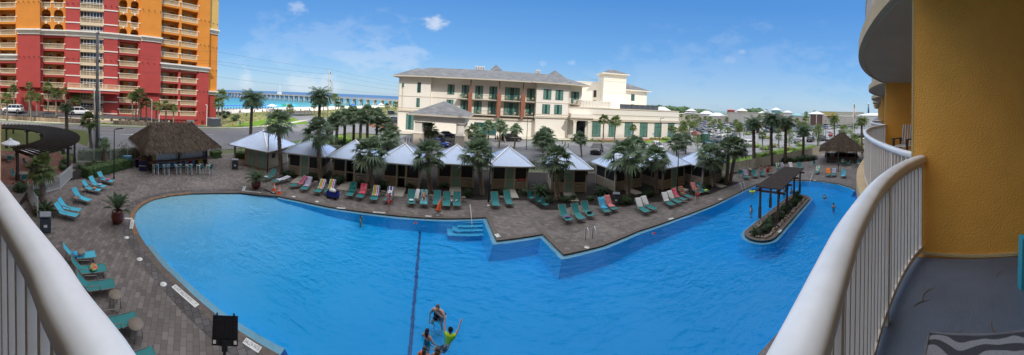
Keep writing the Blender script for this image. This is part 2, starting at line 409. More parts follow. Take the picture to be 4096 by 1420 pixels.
def recolour(o,stem,mm):
 for c in walk(o)[1:]:
  if c.name.split('.')[0] == stem:
   for i,m in enumerate(mm):
    c.material_slots[i].link ='OBJECT';c.material_slots[i].material =M[m]
class Kind:
 """first use hands out the prototype itself, later uses copies of it"""
 def __init__(s,maker):s.maker =maker;s.root =None
 def put(s,loc,rz,label,group=None,scale=None,mats=None,cat=None):
  if s.root is None:
   s.root =s.maker();o =s.root;o.location =loc;o.rotation_euler.z =rz;o['label']=label
   PROT[o.name]=list(o.children)
   for c in o.children_recursive:PROT[c.name]=list(c.children)
   if group:o['group']=group
   if scale:o.scale =(scale,)*3 if not isinstance(scale,(tuple,list)) else scale
   s.orig ={c:[sl.material for sl in c.material_slots] for c in o.children_recursive}
   if mats:
    for st,mm in mats.items():recolour(o,st,mm)
   if cat:o['category']=cat
   return o
  o =copy_tree(s.root,loc,rz,label,group,scale,None)
  # undo any recolouring the first one received
  for a,b in zip(walk(s.root),walk(o)):
   if a in s.orig:
    for i,m in enumerate(s.orig[a]):
     b.material_slots[i].link ='OBJECT';b.material_slots[i].material =m
  if mats:
   for st,mm in mats.items():recolour(o,st,mm)
  if cat:o['category']=cat
  if not scale:o.scale =(1,1,1)
  if not group and 'group' in o:del o['group']
  return o
def walk(o):
 out =[o]
 for c in (PROT[o.name] if o.name in PROT else o.children):out +=walk(c)
 return out
# ================================================================ setting: sky, sun, camera
SKY_FILL =14.0
SUN_AZ,SUN_EL =math.radians(138),math.radians(46)
w =bpy.data.worlds.new('World');SC.world =w;w.use_nodes =True
nt =w.node_tree;bg =nt.nodes['Background'];bg.inputs['Strength'].default_value =.15
sky =N(nt,'ShaderNodeTexSky');sky.sky_type ='NISHITA';sky.sun_disc =False;sky.sun_elevation =SUN_EL;sky.sun_rotation =SUN_AZ
sky.air_density =1.0;sky.dust_density =.35;sky.ozone_density =3.0;sky.altitude =0
tc =N(nt,'ShaderNodeTexCoord')
# clouds: a handful of noisy patches at measured bearings and elevations
wob =N(nt,'ShaderNodeTexNoise');wob.inputs['Scale'].default_value =9;wob.inputs['Detail'].default_value =6;wob.inputs['Roughness'].default_value =.62
mpw =N(nt,'ShaderNodeMapping');mpw.inputs['Scale'].default_value =(1,1,2.2)
L(nt,tc,'Generated',mpw,'Vector');L(nt,mpw,'Vector',wob,'Vector')
mask =None
def cloud(px,py,rad,gain,thr,sx=1.0):
 """one cloud patch: falls off with angle from its bearing, eaten into by noise"""
 global mask
 d =ray(px,py).normalized()
 sub =N(nt,'ShaderNodeVectorMath',operation='SUBTRACT');sub.inputs[1].default_value =d;L(nt,tc,'Generated',sub,0)
 t =(px - 2048)/FPX
 rot =N(nt,'ShaderNodeMapping',vector_type='POINT');rot.inputs['Rotation'].default_value =(0,0,t);L(nt,sub,'Vector',rot,'Vector')
 sc =N(nt,'ShaderNodeVectorMath',operation='MULTIPLY');sc.inputs[1].default_value =(1/sx,.7,1);L(nt,rot,'Vector',sc,0)
 ln =N(nt,'ShaderNodeVectorMath',operation='LENGTH');L(nt,sc,'Vector',ln,0)
 mr =N(nt,'ShaderNodeMapRange');mr.inputs['From Min'].default_value =rad;mr.inputs['From Max'].default_value =0;L(nt,ln,'Value',mr,'Value')
 mr.inputs['To Max'].default_value =1
 ad =N(nt,'ShaderNodeMath',operation='ADD');nt.links.new(mr.outputs[0],ad.inputs[0])
 s2 =N(nt,'ShaderNodeMath',operation='MULTIPLY');s2.inputs[1].default_value =1.9;nt.links.new(wob.outputs['Fac'],s2.inputs[0]);nt.links.new(s2.outputs[0],ad.inputs[1])
 m2 =N(nt,'ShaderNodeMapRange',interpolation_type='SMOOTHSTEP');m2.inputs['From Min'].default_value =thr;m2.inputs['From Max'].default_value =thr +.45
 m2.inputs['To Max'].default_value =gain;nt.links.new(ad.outputs[0],m2.inputs['Value'])
 # never outside the patch
 g =N(nt,'ShaderNodeMath',operation='MULTIPLY');nt.links.new(m2.outputs[0],g.inputs[0])
 q =N(nt,'ShaderNodeMapRange',interpolation_type='SMOOTHSTEP');q.inputs['From Min'].default_value =0;q.inputs['From Max'].default_value =.35;nt.links.new(mr.outputs[0],q.inputs['Value']);nt.links.new(q.outputs[0],g.inputs[1])
 if mask is None:mask =g
 else:
  mx =N(nt,'ShaderNodeMath',operation='MAXIMUM');nt.links.new(mask.outputs[0],mx.inputs[0]);nt.links.new(g.outputs[0],mx.inputs[1]);mask =mx
cloud(1745,100,.055,.6,1.36,1.6);cloud(1205,30,.075,.35,1.45,1.3)
cloud(985,325,.09,.42,1.38,.8);cloud(1320,345,.09,.38,1.40,1.0);cloud(1190,345,.09,.4,1.4,1.6)
cloud(1330,175,.22,.14,1.42,2.6);cloud(1530,215,.12,.26,1.36,2.8);cloud(1130,210,.14,.14,1.40,2.4)
cloud(2170,258,.02,.16,1.32,1.6);cloud(2290,248,.02,.18,1.32,1.6)
cloud(2920,238,.04,.2,1.4,1.5);cloud(2970,208,.03,.22,1.38,1.5);cloud(3000,330,.30,.10,1.3,2.5);cloud(2700,300,.2,.10,1.3,2.5)
hs =N(nt,'ShaderNodeHueSaturation');hs.inputs['Saturation'].default_value =1.1;hs.inputs['Value'].default_value =1.0
L(nt,sky,'Color',hs,'Color')
# hazy coastal air: the clear sky is blended with a blue that pales towards the horizon, and an added white glow above the view gives fill light
spz =N(nt,'ShaderNodeSeparateXYZ');L(nt,tc,'Generated',spz,0)
gr =N(nt,'ShaderNodeValToRGB');e =gr.color_ramp.elements;K =1/.15
def kcol(r,g,b_):return (r *K /10,g *K /10,b_ *K /10,1)
e[0].position =0;e[0].color =kcol(.36,.57,.79);e[1].position =1;e[1].color =kcol(.07,.27,.68)
for p,c in ((.06,(.29,.53,.81)),(.16,(.155,.42,.84)),(.36,(.075,.29,.74))):
 k_ =e.new(p);k_.color =kcol(*c)
nt.links.new(spz.outputs['Z'],gr.inputs['Fac'])
gs =N(nt,'ShaderNodeVectorMath',operation='SCALE');gs.inputs['Scale'].default_value =10;nt.links.new(gr.outputs[0],gs.inputs[0])
m0 =N(nt,'ShaderNodeMix',data_type='RGBA');m0.inputs['Factor'].default_value =.8;nt.links.new(hs.outputs['Color'],m0.inputs[6]);nt.links.new(gs.outputs['Vector'],m0.inputs[7])
vl =N(nt,'ShaderNodeMapRange',interpolation_type='SMOOTHSTEP');vl.inputs['From Min'].default_value =.39;vl.inputs['From Max'].default_value =.62;vl.inputs['To Max'].default_value =.85
nt.links.new(spz.outputs['Z'],vl.inputs['Value'])
m1 =N(nt,'ShaderNodeMix',data_type='RGBA');nt.links.new(vl.outputs[0],m1.inputs['Factor']);nt.links.new(m0.outputs[2],m1.inputs[6]);m1.inputs[7].default_value =(SKY_FILL *1.0,SKY_FILL *1.02,SKY_FILL *1.06,1)
mixc =N(nt,'ShaderNodeMix',data_type='RGBA');nt.links.new(mask.outputs[0],mixc.inputs['Factor'])
nt.links.new(m1.outputs[2],mixc.inputs[6]);mixc.inputs[7].default_value =(5.6,5.9,6.4,1)
nt.links.new(mixc.outputs[2],bg.inputs['Color'])
sun =bpy.data.lights.new('sun','SUN');sun.energy =3.5;sun.angle =math.radians(.53);sun.color =(1,.95,.87)
so =bpy.data.objects.new('sun',sun);COL.objects.link(so)
sd =Vector((math.sin(SUN_AZ)*math.cos(SUN_EL),math.cos(SUN_AZ)*math.cos(SUN_EL),math.sin(SUN_EL)))
so.rotation_euler =sd.to_track_quat('Z','Y').to_euler();so.location =(40,-40,120)
cam =bpy.data.cameras.new('camera');co =bpy.data.objects.new('camera',cam);COL.objects.link(co);SC.camera =co
cam.type ='PANO';cam.panorama_type ='CENTRAL_CYLINDRICAL'
cam.central_cylindrical_range_u_min =-2048/FPX;cam.central_cylindrical_range_u_max =2048/FPX
cam.central_cylindrical_range_v_min =(406 - 1420)/FPX;cam.central_cylindrical_range_v_max =406/FPX
cam.central_cylindrical_radius =1.0
cam.clip_start =.05;cam.clip_end =30000;cam.lens =14
mm =Matrix((CR,CU,-CF)).transposed().to_4x4();mm.translation =(0,0,HC);co.matrix_world =mm
SC.render.engine ='CYCLES'
SC.view_settings.view_transform ='Standard';SC.view_settings.look ='None';SC.view_settings.exposure =0
SC.cycles.use_denoising =True;SC.cycles.max_bounces =8;SC.cycles.diffuse_bounces =4;SC.cycles.glossy_bounces =3
SC.cycles.transmission_bounces =6;SC.cycles.transparent_max_bounces =8;SC.cycles.caustics_refractive =True;SC.cycles.caustics_reflective =False
SC.cycles.sample_clamp_indirect =4
# ================================================================ terrain, sea
def inpoly(x,y,P):
 c =False;j =len(P) - 1
 for i in range(len(P)):
  if (P[i][1] > y) != (P[j][1] > y) and x < (P[j][0] - P[i][0])*(y - P[i][1])/(P[j][1] - P[i][1])+P[i][0]:c =not c
  j =i
 return c
DECK =[(-37.5,-6),(-35.1,0),(-35.1,22.5),(-31,31),(-20,36.5),(-8,38.5),(6,38),(16,37.5),(24.5,36.5),(25.2,29.9),(57,29.9),(66,29.9),(70,18),
  (62,15.6),(-2.8,-1.9),(-38,-11.4),(-40,-11)]
PATIO =[(-26.3,-8.2),(-26.3,-4.6),(-29,-1.2),(-35.1,-.1),(-37.5,-1.2),(-45.5,-4.5),(-47,-14),(-38,-14)]
def axis(lo,hi,dense):
 out =[];x =dense[0]
 while x <= dense[1]:out.append(x);x +=2.5
 st =4;x =dense[0]
 while x > lo:x -=st;out.insert(0,x);st *= 1.35
 st =4;x =out[-1]
 while x < hi:x +=st;out.append(x);st *= 1.35
 return out
xs =axis(-260,9000,(-135,70));ys =axis(-700,9000,(-45,110))
mb =MB();nx =len(xs)
mb.v =[(x,y,ground(x,y) - .05) for y in ys for x in xs]
ins =[inpoly(x,y,DECK) for y in ys for x in xs]
for j in range(len(ys) - 1):
 for i in range(nx - 1):
  q =(j *nx +i,j *nx +i +1,(j +1)*nx +i +1,(j +1)*nx +i)
  if all(ins[k] for k in q):continue
  mb.f.append(q);mb.mi.append(0);mb.sm.append(True)
m,nt,b =newmat('terrain');M['terrain']=m;b.inputs['Roughness'].default_value =.95;b.inputs['Specular IOR Level'].default_value =.1
tc =N(nt,'ShaderNodeTexCoord');sp =N(nt,'ShaderNodeSeparateXYZ');L(nt,tc,'Object',sp,0)
nz =N(nt,'ShaderNodeTexNoise');nz.inputs['Scale'].default_value =.11;nz.inputs['Detail'].default_value =8;L(nt,tc,'Object',nz,'Vector')
nf =N(nt,'ShaderNodeTexNoise');nf.inputs['Scale'].default_value =.9;nf.inputs['Detail'].default_value =6;L(nt,tc,'Object',nf,'Vector')
ma =N(nt,'ShaderNodeMath',operation='MULTIPLY_ADD');ma.inputs[1].default_value =14;nt.links.new(nz.outputs['Fac'],ma.inputs[0]);nt.links.new(sp.outputs['X'],ma.inputs[2])
def band(lo,hi):
 r =N(nt,'ShaderNodeMapRange',interpolation_type='SMOOTHSTEP');r.inputs['From Min'].default_value =lo;r.inputs['From Max'].default_value =hi
 nt.links.new(ma.outputs[0],r.inputs['Value']);return r
veg =N(nt,'ShaderNodeValToRGB');veg.color_ramp.elements[0].color =(.075,.11,.025,1);veg.color_ramp.elements[1].color =(.33,.29,.14,1)
veg.color_ramp.elements[0].position =.35;veg.color_ramp.elements[1].position =.68;L(nt,nf,'Fac',veg,'Fac')
gen =N(nt,'ShaderNodeValToRGB');gen.color_ramp.elements[0].color =(.07,.11,.03,1);gen.color_ramp.elements[1].color =(.16,.17,.08,1);L(nt,nz,'Fac',gen,'Fac')
x1 =N(nt,'ShaderNodeMix',data_type='RGBA');nt.links.new(band(-82,-79).outputs[0],x1.inputs['Factor']);x1.inputs[6].default_value =(.70,.64,.54,1);nt.links.new(veg.outputs[0],x1.inputs[7])
x2 =N(nt,'ShaderNodeMix',data_type='RGBA');nt.links.new(band(-52,-46).outputs[0],x2.inputs['Factor']);nt.links.new(x1.outputs[2],x2.inputs[6]);nt.links.new(gen.outputs[0],x2.inputs[7])
ln =N(nt,'ShaderNodeVectorMath',operation='LENGTH');L(nt,tc,'Object',ln,0);hz =N(nt,'ShaderNodeMapRange');hz.inputs['From Min'].default_value =250;hz.inputs['From Max'].default_value =1600;hz.inputs['To Max'].default_value =.85;L(nt,ln,'Value',hz,'Value')  # distant ground is tinted blue-grey in place of real haze
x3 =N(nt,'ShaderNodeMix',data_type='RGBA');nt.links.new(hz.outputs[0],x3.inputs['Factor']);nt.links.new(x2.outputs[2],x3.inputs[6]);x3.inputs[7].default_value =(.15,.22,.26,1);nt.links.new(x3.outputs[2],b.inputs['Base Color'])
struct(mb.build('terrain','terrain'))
mb =MB();sxs =[-100,-120,-140,-170,-220,-300,-450,-800,-1500,-3000,-6000,-14000]
for i in range(len(sxs) - 1):
 mb.quad((sxs[i],-4000,-.4),(sxs[i],14000,-.4),(sxs[i +1],14000,-.4),(sxs[i +1],-4000,-.4))
m,nt,b =newmat('sea');M['sea']=m;b.inputs['Roughness'].default_value =.35;b.inputs['Specular IOR Level'].default_value =.3
tc =N(nt,'ShaderNodeTexCoord');sp =N(nt,'ShaderNodeSeparateXYZ');L(nt,tc,'Object',sp,0)
mr =N(nt,'ShaderNodeMapRange');mr.inputs['From Min'].default_value =-110;mr.inputs['From Max'].default_value =-560;nt.links.new(sp.outputs['X'],mr.inputs['Value'])
r =N(nt,'ShaderNodeValToRGB');e =r.color_ramp.elements
e[0].position =0;e[0].color =(.22,.40,.38,1);e[1].position =1;e[1].color =(.010,.075,.20,1)
for p,c in ((.03,(.08,.31,.33,1)),(.16,(.025,.22,.275,1)),(.40,(.014,.145,.25,1)),(.6,(.010,.085,.21,1))):
 k =e.new(p);k.color =c
nz =N(nt,'ShaderNodeTexNoise');nz.inputs['Scale'].default_value =.05;nz.inputs['Detail'].default_value =8
mp =N(nt,'ShaderNodeMapping');mp.inputs['Scale'].default_value =(2.5,.6,1);L(nt,tc,'Object',mp,'Vector');L(nt,mp,'Vector',nz,'Vector')
ad =N(nt,'ShaderNodeMath',operation='MULTIPLY_ADD');ad.inputs[1].default_value =.14;nt.links.new(nz.outputs['Fac'],ad.inputs[0])
sb =N(nt,'ShaderNodeMath',operation='SUBTRACT');sb.inputs[1].default_value =.07;nt.links.new(mr.outputs[0],ad.inputs[2]);nt.links.new(ad.outputs[0],sb.inputs[0]);nt.links.new(sb.outputs[0],r.inputs['Fac'])
L(nt,r,'Color',b,'Base Color')
struct(mb.build('sea','sea'))
# ================================================================ pool deck, pool
POOLPX =[(1113,1420),(970,1336),(867,1264),(780,1190),(700,1113),(650,1065),(612,1018),(580,977),(556,938),(543,910),(537,890),(536,870),(541,851),(552,834),(569,819),(592,806),
          (620,795),(684,782),(763,774),(859,771),(962,770),(1113,784),(1208,803),(1320,827),(1431,843),(1526,855),(1654,867),(1781,873),(1946,868),(1987,961),
          (2171,935),(2255,1017),(2410,981),(2552,923),(2703,873),(2854,817),(2980,757),(3025,737),(3095,726),(3170,721),(3241,721),(3288,724),(3358,735),(3405,749),(3427,761)]
POOL =[tuple(G(*p)[:2]) for p in POOLPX]+[(31.5,9.6),(27,8.3),(20,7.4),(13,7.0),(6,6.9),(0,7.2),(-4,7.2)]
NEDGE =45
isl_c0,isl_c1,isl_r =Vector((17.45,13.65,0)),Vector((27.2,16.05,0)),1.28
def capsule(c0,c1,r,n=14):
 d =(c1 - c0).normalized();a0 =math.atan2(d.y,d.x);P =[]
 for i in range(n +1):
  a =a0 - PI /2+PI *i /n;P.append((c1.x +r *math.cos(a),c1.y +r *math.sin(a)))
 for i in range(n +1):
  a =a0 +PI /2+PI *i /n;P.append((c0.x +r *math.cos(a),c0.y +r *math.sin(a)))
 return P
def offset(P,d,closed=True):
 """shift a polyline sideways (to its left for positive d)"""
 out =[];n =len(P)
 for i in range(n):
  a =Vector(P[(i - 1) % n] if closed or i else P[i]);c =Vector(P[(i +1) % n] if closed or i < n - 1 else P[i]);b_ =Vector(P[i])
  d1 =(b_ - a);d2 =(c - b_)
  d1 =d1.normalized() if d1.length > 1e-6 else d2.normalized();d2 =d2.normalized() if d2.length > 1e-6 else d1
  n1 =Vector((-d1.y,d1.x));n2 =Vector((-d2.y,d2.x));m_ =n1 +n2
  m_ =m_ /max(.35,m_.dot(n1)) if m_.length > 1e-6 else n1
  out.append((b_.x +m_.x *d,b_.y +m_.y *d))
 return out
area =sum(POOL[i][0]*POOL[(i +1) % len(POOL)][1] - POOL[(i +1) % len(POOL)][0]*POOL[i][1] for i in range(len(POOL)))
INW =-1 if area < 0 else 1          # side that lies inside the pool
struct(MB().sheet([DECK,POOL],0.0).build('pool_deck','paver'))
struct(MB().sheet([PATIO],.012).build('patio','patio_brick'))
# coping: a band of edge pavers round the pool, 12 mm proud
cop =offset(POOL,-INW *.32);lip =offset(POOL,INW *.03)
mb =MB()
for i in range(NEDGE - 1+3):
 j =i +1
 tan =1 if 8 <= i <= 17 else 0
 mb.quad((*cop[i],.012),(*cop[j],.012),(*lip[j],.012),(*lip[i],.012),tan)
 mb.quad((*lip[i],.012),(*lip[j],.012),(*lip[j],-.07),(*lip[i],-.07),tan)
struct(mb.build('pool_coping',['coping','coping_tan']))
# outer band of header pavers at the beach end
ob =offset(POOL,-INW *.95);mb =MB()
for i in range(0,20):mb.quad((*ob[i],.006),(*ob[i +1],.006),(*cop[i +1],.006),(*cop[i],.006))
struct(mb.build('pool_border_paving','paver_edge'))
# walls and floor
mb =MB()
for i in range(len(POOL)):
 j =(i +1) % len(POOL)
 mb.quad((*POOL[i],0),(*POOL[j],0),(*POOL[j],-.24),(*POOL[i],-.24),0)
 mb.quad((*POOL[i],-.24),(*POOL[j],-.24),(*POOL[j],-1.6),(*POOL[i],-1.6),1)
def depth(x,y):return plin([(-23.3,.0),(-20.5,.10),(-17,.30),(-13,.62),(-9,.95),(-5,1.15),(0,1.25),(40,1.3)],x +.15*(y - 9)*(1 if x < -8 else 0))
gx =[-25+.75*i for i in range(84)];gy =[2+.75*i for i in range(32)]
o =len(mb.v);mb.v +=[(x,y,-.088 - depth(x,y)) for y in gy for x in gx]
for j in range(len(gy) - 1):
 for i in range(len(gx) - 1):
  mb.f.append((o +j *len(gx)+i,o +j *len(gx)+i +1,o +(j +1)*len(gx)+i +1,o +(j +1)*len(gx)+i));mb.mi.append(1);mb.sm.append(True)
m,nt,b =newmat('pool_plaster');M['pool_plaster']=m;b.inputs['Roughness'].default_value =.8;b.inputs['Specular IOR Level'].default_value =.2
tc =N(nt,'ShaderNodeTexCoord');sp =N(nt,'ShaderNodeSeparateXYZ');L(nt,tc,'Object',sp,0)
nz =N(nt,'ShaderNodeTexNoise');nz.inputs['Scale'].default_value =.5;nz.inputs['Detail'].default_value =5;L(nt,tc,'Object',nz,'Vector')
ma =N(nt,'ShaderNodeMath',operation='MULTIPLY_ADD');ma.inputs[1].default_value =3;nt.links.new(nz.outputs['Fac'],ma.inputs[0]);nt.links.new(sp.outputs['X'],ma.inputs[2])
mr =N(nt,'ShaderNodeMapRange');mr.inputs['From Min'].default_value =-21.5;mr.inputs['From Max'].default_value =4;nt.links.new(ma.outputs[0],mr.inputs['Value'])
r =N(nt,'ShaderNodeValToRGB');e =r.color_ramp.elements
e[0].position =0;e[0].color =(.62,.60,.68,1);e[1].position =1;e[1].color =(.0,.34,.82,1)  # lavender shallow end carries the pale sky reflection in the floor colour
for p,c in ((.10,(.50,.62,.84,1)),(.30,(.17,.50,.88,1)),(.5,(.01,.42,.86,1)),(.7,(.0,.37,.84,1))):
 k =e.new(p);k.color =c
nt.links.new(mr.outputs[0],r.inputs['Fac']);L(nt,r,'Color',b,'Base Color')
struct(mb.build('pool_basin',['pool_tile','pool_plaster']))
# underwater bench running along the far edge
a_,b_ =21,NEDGE - 1
bi =offset(POOL,INW *.34);bo =offset(POOL,INW *.7);mb =MB()
for i in range(a_,b_):
 mb.quad((*POOL[i],-.115),(*POOL[i +1],-.115),(*bi[i +1],-.115),(*bi[i],-.115));mb.quad((*bi[i],-.115),(*bi[i +1],-.115),(*bo[i +1],-1.35),(*bo[i],-1.35),1)
bi =offset(POOL,INW *.45);bo =offset(POOL,INW *1.0)
for i in range(0,7):
 mb.quad((*POOL[i],-.12),(*POOL[i +1],-.12),(*bi[i +1],-.12),(*bi[i],-.12));mb.quad((*bi[i],-.12),(*bi[i +1],-.12),(*bo[i +1],-1.2),(*bo[i],-1.2),1)
ic =capsule(isl_c0,isl_c1,isl_r);io =capsule(isl_c0,isl_c1,isl_r +.26);i2 =capsule(isl_c0,isl_c1,isl_r +.65)
for i in range(len(ic)):
 j =(i +1) % len(ic);mb.quad((*ic[i],-.115),(*ic[j],-.115),(*io[j],-.115),(*io[i],-.115));mb.quad((*io[i],-.115),(*io[j],-.115),(*i2[j],-1.35),(*i2[i],-1.35),1)
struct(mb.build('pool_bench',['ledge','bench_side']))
# lane line on the floor, steps
mb =MB();p =G(1683,874);q =G(1640,1420,-1.2)
mb.quad((p.x - .08,p.y,-1.2),(p.x +.08,p.y,-1.2),(p.x +.10 ,2.5,-1.23),(p.x - .07,2.5,-1.23))
A_ =Vector((p.x,p.y,-1.26));B_ =Vector((q.x,q.y,-1.26));d_ =(B_ - A_).normalized();r_ =Vector((-d_.y,d_.x,0))*.085;B_ =B_ +d_ *5
mb =MB()
for i in range(40):
 p,q =A_.lerp(B_,i /40),A_.lerp(B_,(i +1)/40);p.z,q.z =-.078 - depth(p.x,p.y),-.078 - depth(q.x,q.y);mb.quad(p - r_,p +r_,q +r_,q - r_)
struct(mb.build('pool_floor_line','tile_line'))
mb =MB();e0 =Vector(POOL[28]).to_3d();e1 =Vector(POOL[27]).to_3d();u_ =(e1 - e0).normalized();v_ =Vector((u_.y,-u_.x,0));v_ =v_ if v_.y < 0 else -v_
for k in range(4):
 L0 =2.05+.42*k;dd =.55+.42*k;pts =[]
 for i in range(9):
  t =i /8;pts.append(e0 +u_ *(L0 *t)+v_ *(dd *(1 - .12*(t ** 3))+.0))
 zt =-.24 - .19*k - .01
 for i in range(8):
  a,c =pts[i],pts[i +1]
  mb.quad((e0.x +u_.x *L0 *i /8,e0.y +u_.y *L0 *i /8,zt),(a.x,a.y,zt),(c.x,c.y,zt),(e0.x +u_.x *L0 *(i +1)/8,e0.y +u_.y *L0 *(i +1)/8,zt))
  mb.quad((a.x,a.y,zt),(a.x,a.y,zt - .045),(c.x,c.y,zt - .045),(c.x,c.y,zt),1)
  mb.quad((a.x,a.y,zt - .045),(a.x,a.y,-1.3),(c.x,c.y,-1.3),(c.x,c.y,zt - .045))
struct(mb.build('pool_steps',['step_plaster','tile_line']))
# water
m =bpy.data.materials.new('pool_water');m.use_nodes =True;nt =m.node_tree;nt.nodes.clear();M['pool_water']=m
out =N(nt,'ShaderNodeOutputMaterial');mix =N(nt,'ShaderNodeMixShader');rf =N(nt,'ShaderNodeBsdfRefraction');gl =N(nt,'ShaderNodeBsdfGlossy');fr =N(nt,'ShaderNodeFresnel')
rf.inputs['IOR'].default_value =1.1;rf.inputs['Color'].default_value =(.68,.97,1,1);rf.inputs['Roughness'].default_value =0;gl.inputs['Roughness'].default_value =.03;gl.inputs['Color'].default_value =(.45,.7,.95,1);fr.inputs['IOR'].default_value =1.33
tc =N(nt,'ShaderNodeTexCoord')
def wave(sx,sy,scale,rot,dist=.6):
 mp =N(nt,'ShaderNodeMapping');mp.inputs['Scale'].default_value =(sx,sy,1);mp.inputs['Rotation'].default_value =(0,0,rot);L(nt,tc,'Object',mp,'Vector')
 n_ =N(nt,'ShaderNodeTexNoise');n_.inputs['Scale'].default_value =scale;n_.inputs['Detail'].default_value =2.5;n_.inputs['Distortion'].default_value =dist;L(nt,mp,'Vector',n_,'Vector');return n_
w1 =wave(1,1.7,1.1,.3);w2 =wave(1,1.5,3.6,-.4)
bp1 =N(nt,'ShaderNodeBump');bp1.inputs['Strength'].default_value =.9;bp1.inputs['Distance'].default_value =.22;L(nt,w1,'Fac',bp1,'Height')
bp2 =N(nt,'ShaderNodeBump');bp2.inputs['Strength'].default_value =.9;bp2.inputs['Distance'].default_value =.08;L(nt,w2,'Fac',bp2,'Height');L(nt,bp1,'Normal',bp2,'Normal')
pat =wave(1,1,.22,.2,.2);pm =N(nt,'ShaderNodeMapRange');pm.inputs['From Min'].default_value =.38;pm.inputs['From Max'].default_value =.66;pm.inputs['To Min'].default_value =.16;pm.inputs['To Max'].default_value =.58;L(nt,pat,'Fac',pm,'Value')
L(nt,pm,0,bp1,'Strength');L(nt,pm,0,bp2,'Strength')
for q in (rf,gl,fr):L(nt,bp2,'Normal',q,'Normal')
L(nt,fr,0,mix,0);L(nt,rf,0,mix,1);L(nt,gl,0,mix,2);L(nt,mix,0,out,0)
struct(MB().sheet([offset(POOL,-INW *.005)],-.075).build('pool_water','pool_water'))
# ================================================================ roads and ground surfaces
def strip(name,m,xl,xr,y0,y1,dz,step=3,dash=None):
 mb =MB();y =y0
 f =lambda g,y:g(y) if callable(g) else g
 while y < y1 - 1e-6:
  e =min(y +step,y1)
  if dash is None or ((y - y0) % (dash[0]+dash[1])) < dash[0]:
   for i in range(3):
    xs_ =[lerp(f(xl,y),f(xr,y),k /3) for k in (i,i +1)];xe =[lerp(f(xl,e),f(xr,e),k /3) for k in (i,i +1)]
    mb.quad((xs_[0],y,ground(xs_[0],y)+dz),(xs_[1],y,ground(xs_[1],y)+dz),(xe[1],e,ground(xe[1],e)+dz),(xe[0],e,ground(xe[0],e)+dz))
  y =e
 return struct(mb.build(name,m))
RL =-53.0
RR =lambda y:lerp(-46.5,-37.0,sstep(-8,3,y))
strip('coast_road','asphalt',RL,RR,-40,160,.06)
strip('road_edge_line','lane_paint',RL +.5,RL +.64,-40,160,.066)
strip('road_centre_line','yellow_paint',-49.6,-49.45,-40,160,.066)
strip('road_lane_line','lane_paint',-45.2,-45.05,4,160,.066,3,(3,6))
strip('kerb','concrete',RL - .35,RL,-40,47,.16)
strip('verge','lawn',RL - 1.6,RL - .35,-40,47,.05)
strip('sidewalk','concrete',RL - 2.9,RL - 1.6,-40,47,.07)
strip('verge_lawn','lawn',lambda y:-57.5+(3.5*sstep(12,18,y) if y < 30 else 3.5*(1 - sstep(30,36,y)) - 3.5*sstep(33,40,y)),RL - 2.9,-40,47,.05)
mb =MB()      # turn arrow on the road
def arrow(px,py):
 c =GT(px,py);z =c.z +.068
 mb.quad((c.x - .10,c.y - 1.5,z),(c.x +.10,c.y - 1.5,z),(c.x +.10,c.y +.4,z),(c.x - .10,c.y +.4,z))
 mb.tri((c.x - .45,c.y +.4,z),(c.x +.45,c.y +.4,z),(c.x,c.y +1.5,z))
arrow(515,540);struct(mb.build('road_marking','lane_paint'))
# tower forecourt drive running down to the garage
mb =MB();P =[((-64.9,-40),(-58.8,-40)),((-64.9,-8),(-59.2,-8)),((-64.9,4),(-60.0,4)),((-65.2,14),(-60.6,14)),((-65.5,22),(-60.4,22)),((-65.9,27),(-58.0,27)),((-66,31),(-54.5,32.5))]
for (a,b_),(c,d) in zip(P,P[1:]):
 for k in range(4):
  for s_ in range(4):
   def pt(u,v):
    x =lerp(lerp(a[0],b_[0],u),lerp(c[0],d[0],u),v);y =lerp(lerp(a[1],b_[1],u),lerp(c[1],d[1],u),v);return (x,y,ground(x,y)+.05)
   mb.quad(pt(k /4,s_ /4),pt((k +1)/4,s_ /4),pt((k +1)/4,(s_ +1)/4),pt(k /4,(s_ +1)/4))
struct(mb.build('forecourt_drive','asphalt_dark'))
def patch(name,m,poly,dz,step=2.0):
 """ground sheet that follows the terrain"""
 x0 =min(p[0] for p in poly);x1 =max(p[0] for p in poly);y0 =min(p[1] for p in poly);y1 =max(p[1] for p in poly)
 bm =bmesh.new();vs =[bm.verts.new((p[0],p[1],0)) for p in poly];bm.faces.new(vs)
 x =x0 +step
 while x < x1:bmesh.ops.bisect_plane(bm,geom=bm.verts[:]+bm.edges[:]+bm.faces[:],plane_co=(x,0,0),plane_no=(1,0,0));x +=step
 y =y0 +step
 while y < y1:bmesh.ops.bisect_plane(bm,geom=bm.verts[:]+bm.edges[:]+bm.faces[:],plane_co=(0,y,0),plane_no=(0,1,0));y +=step
 for v in bm.verts:v.co.z =ground(v.co.x,v.co.y)+dz
 bmesh.ops.recalc_face_normals(bm,faces=bm.faces[:])
 me =bpy.data.meshes.new(name);bm.to_mesh(me);bm.free();me.materials.append(M[m])
 return struct(link(name,me))
patch('gravel_bed','gravel',[(-59,-30),(-56.2,-30),(-56.2,16),(-57.5,24),(-60.2,24),(-60.4,4)],.03)
patch('mulch_bed','mulch',[(-59.0,-30),(-57.2,-30),(-57.2,3),(-59.2,3)],.055)
patch('corner_lawn','lawn',[(-53.4,36),(-53.4,47),(-53.4,70),(-60,68),(-66,60),(-63,44),(-59,37)],.05)
patch('corner_path','concrete',[(-55,34),(-53.8,34),(-54.6,46),(-56.5,58),(-60,68),(-61.5,67),(-58,57),(-56,46)],.075)
patch('hotel_lawn','lawn',[(-38.5,34),(-33,31.5),(-22,37.8),(-20,42),(-36,52),(-39,48)],.05)
patch('beach_access_road','asphalt',[(-53,62),(-38,56),(-30,60),(-28,66),(-40,74),(-46,100),(-56,100),(-60,78),(-72,72),(-72,66)],.07,4)
patch('hotel_mulch','red_mulch',[(-46,76),(-38,70),(-33,74),(-36,84),(-45,88)],.1,4)
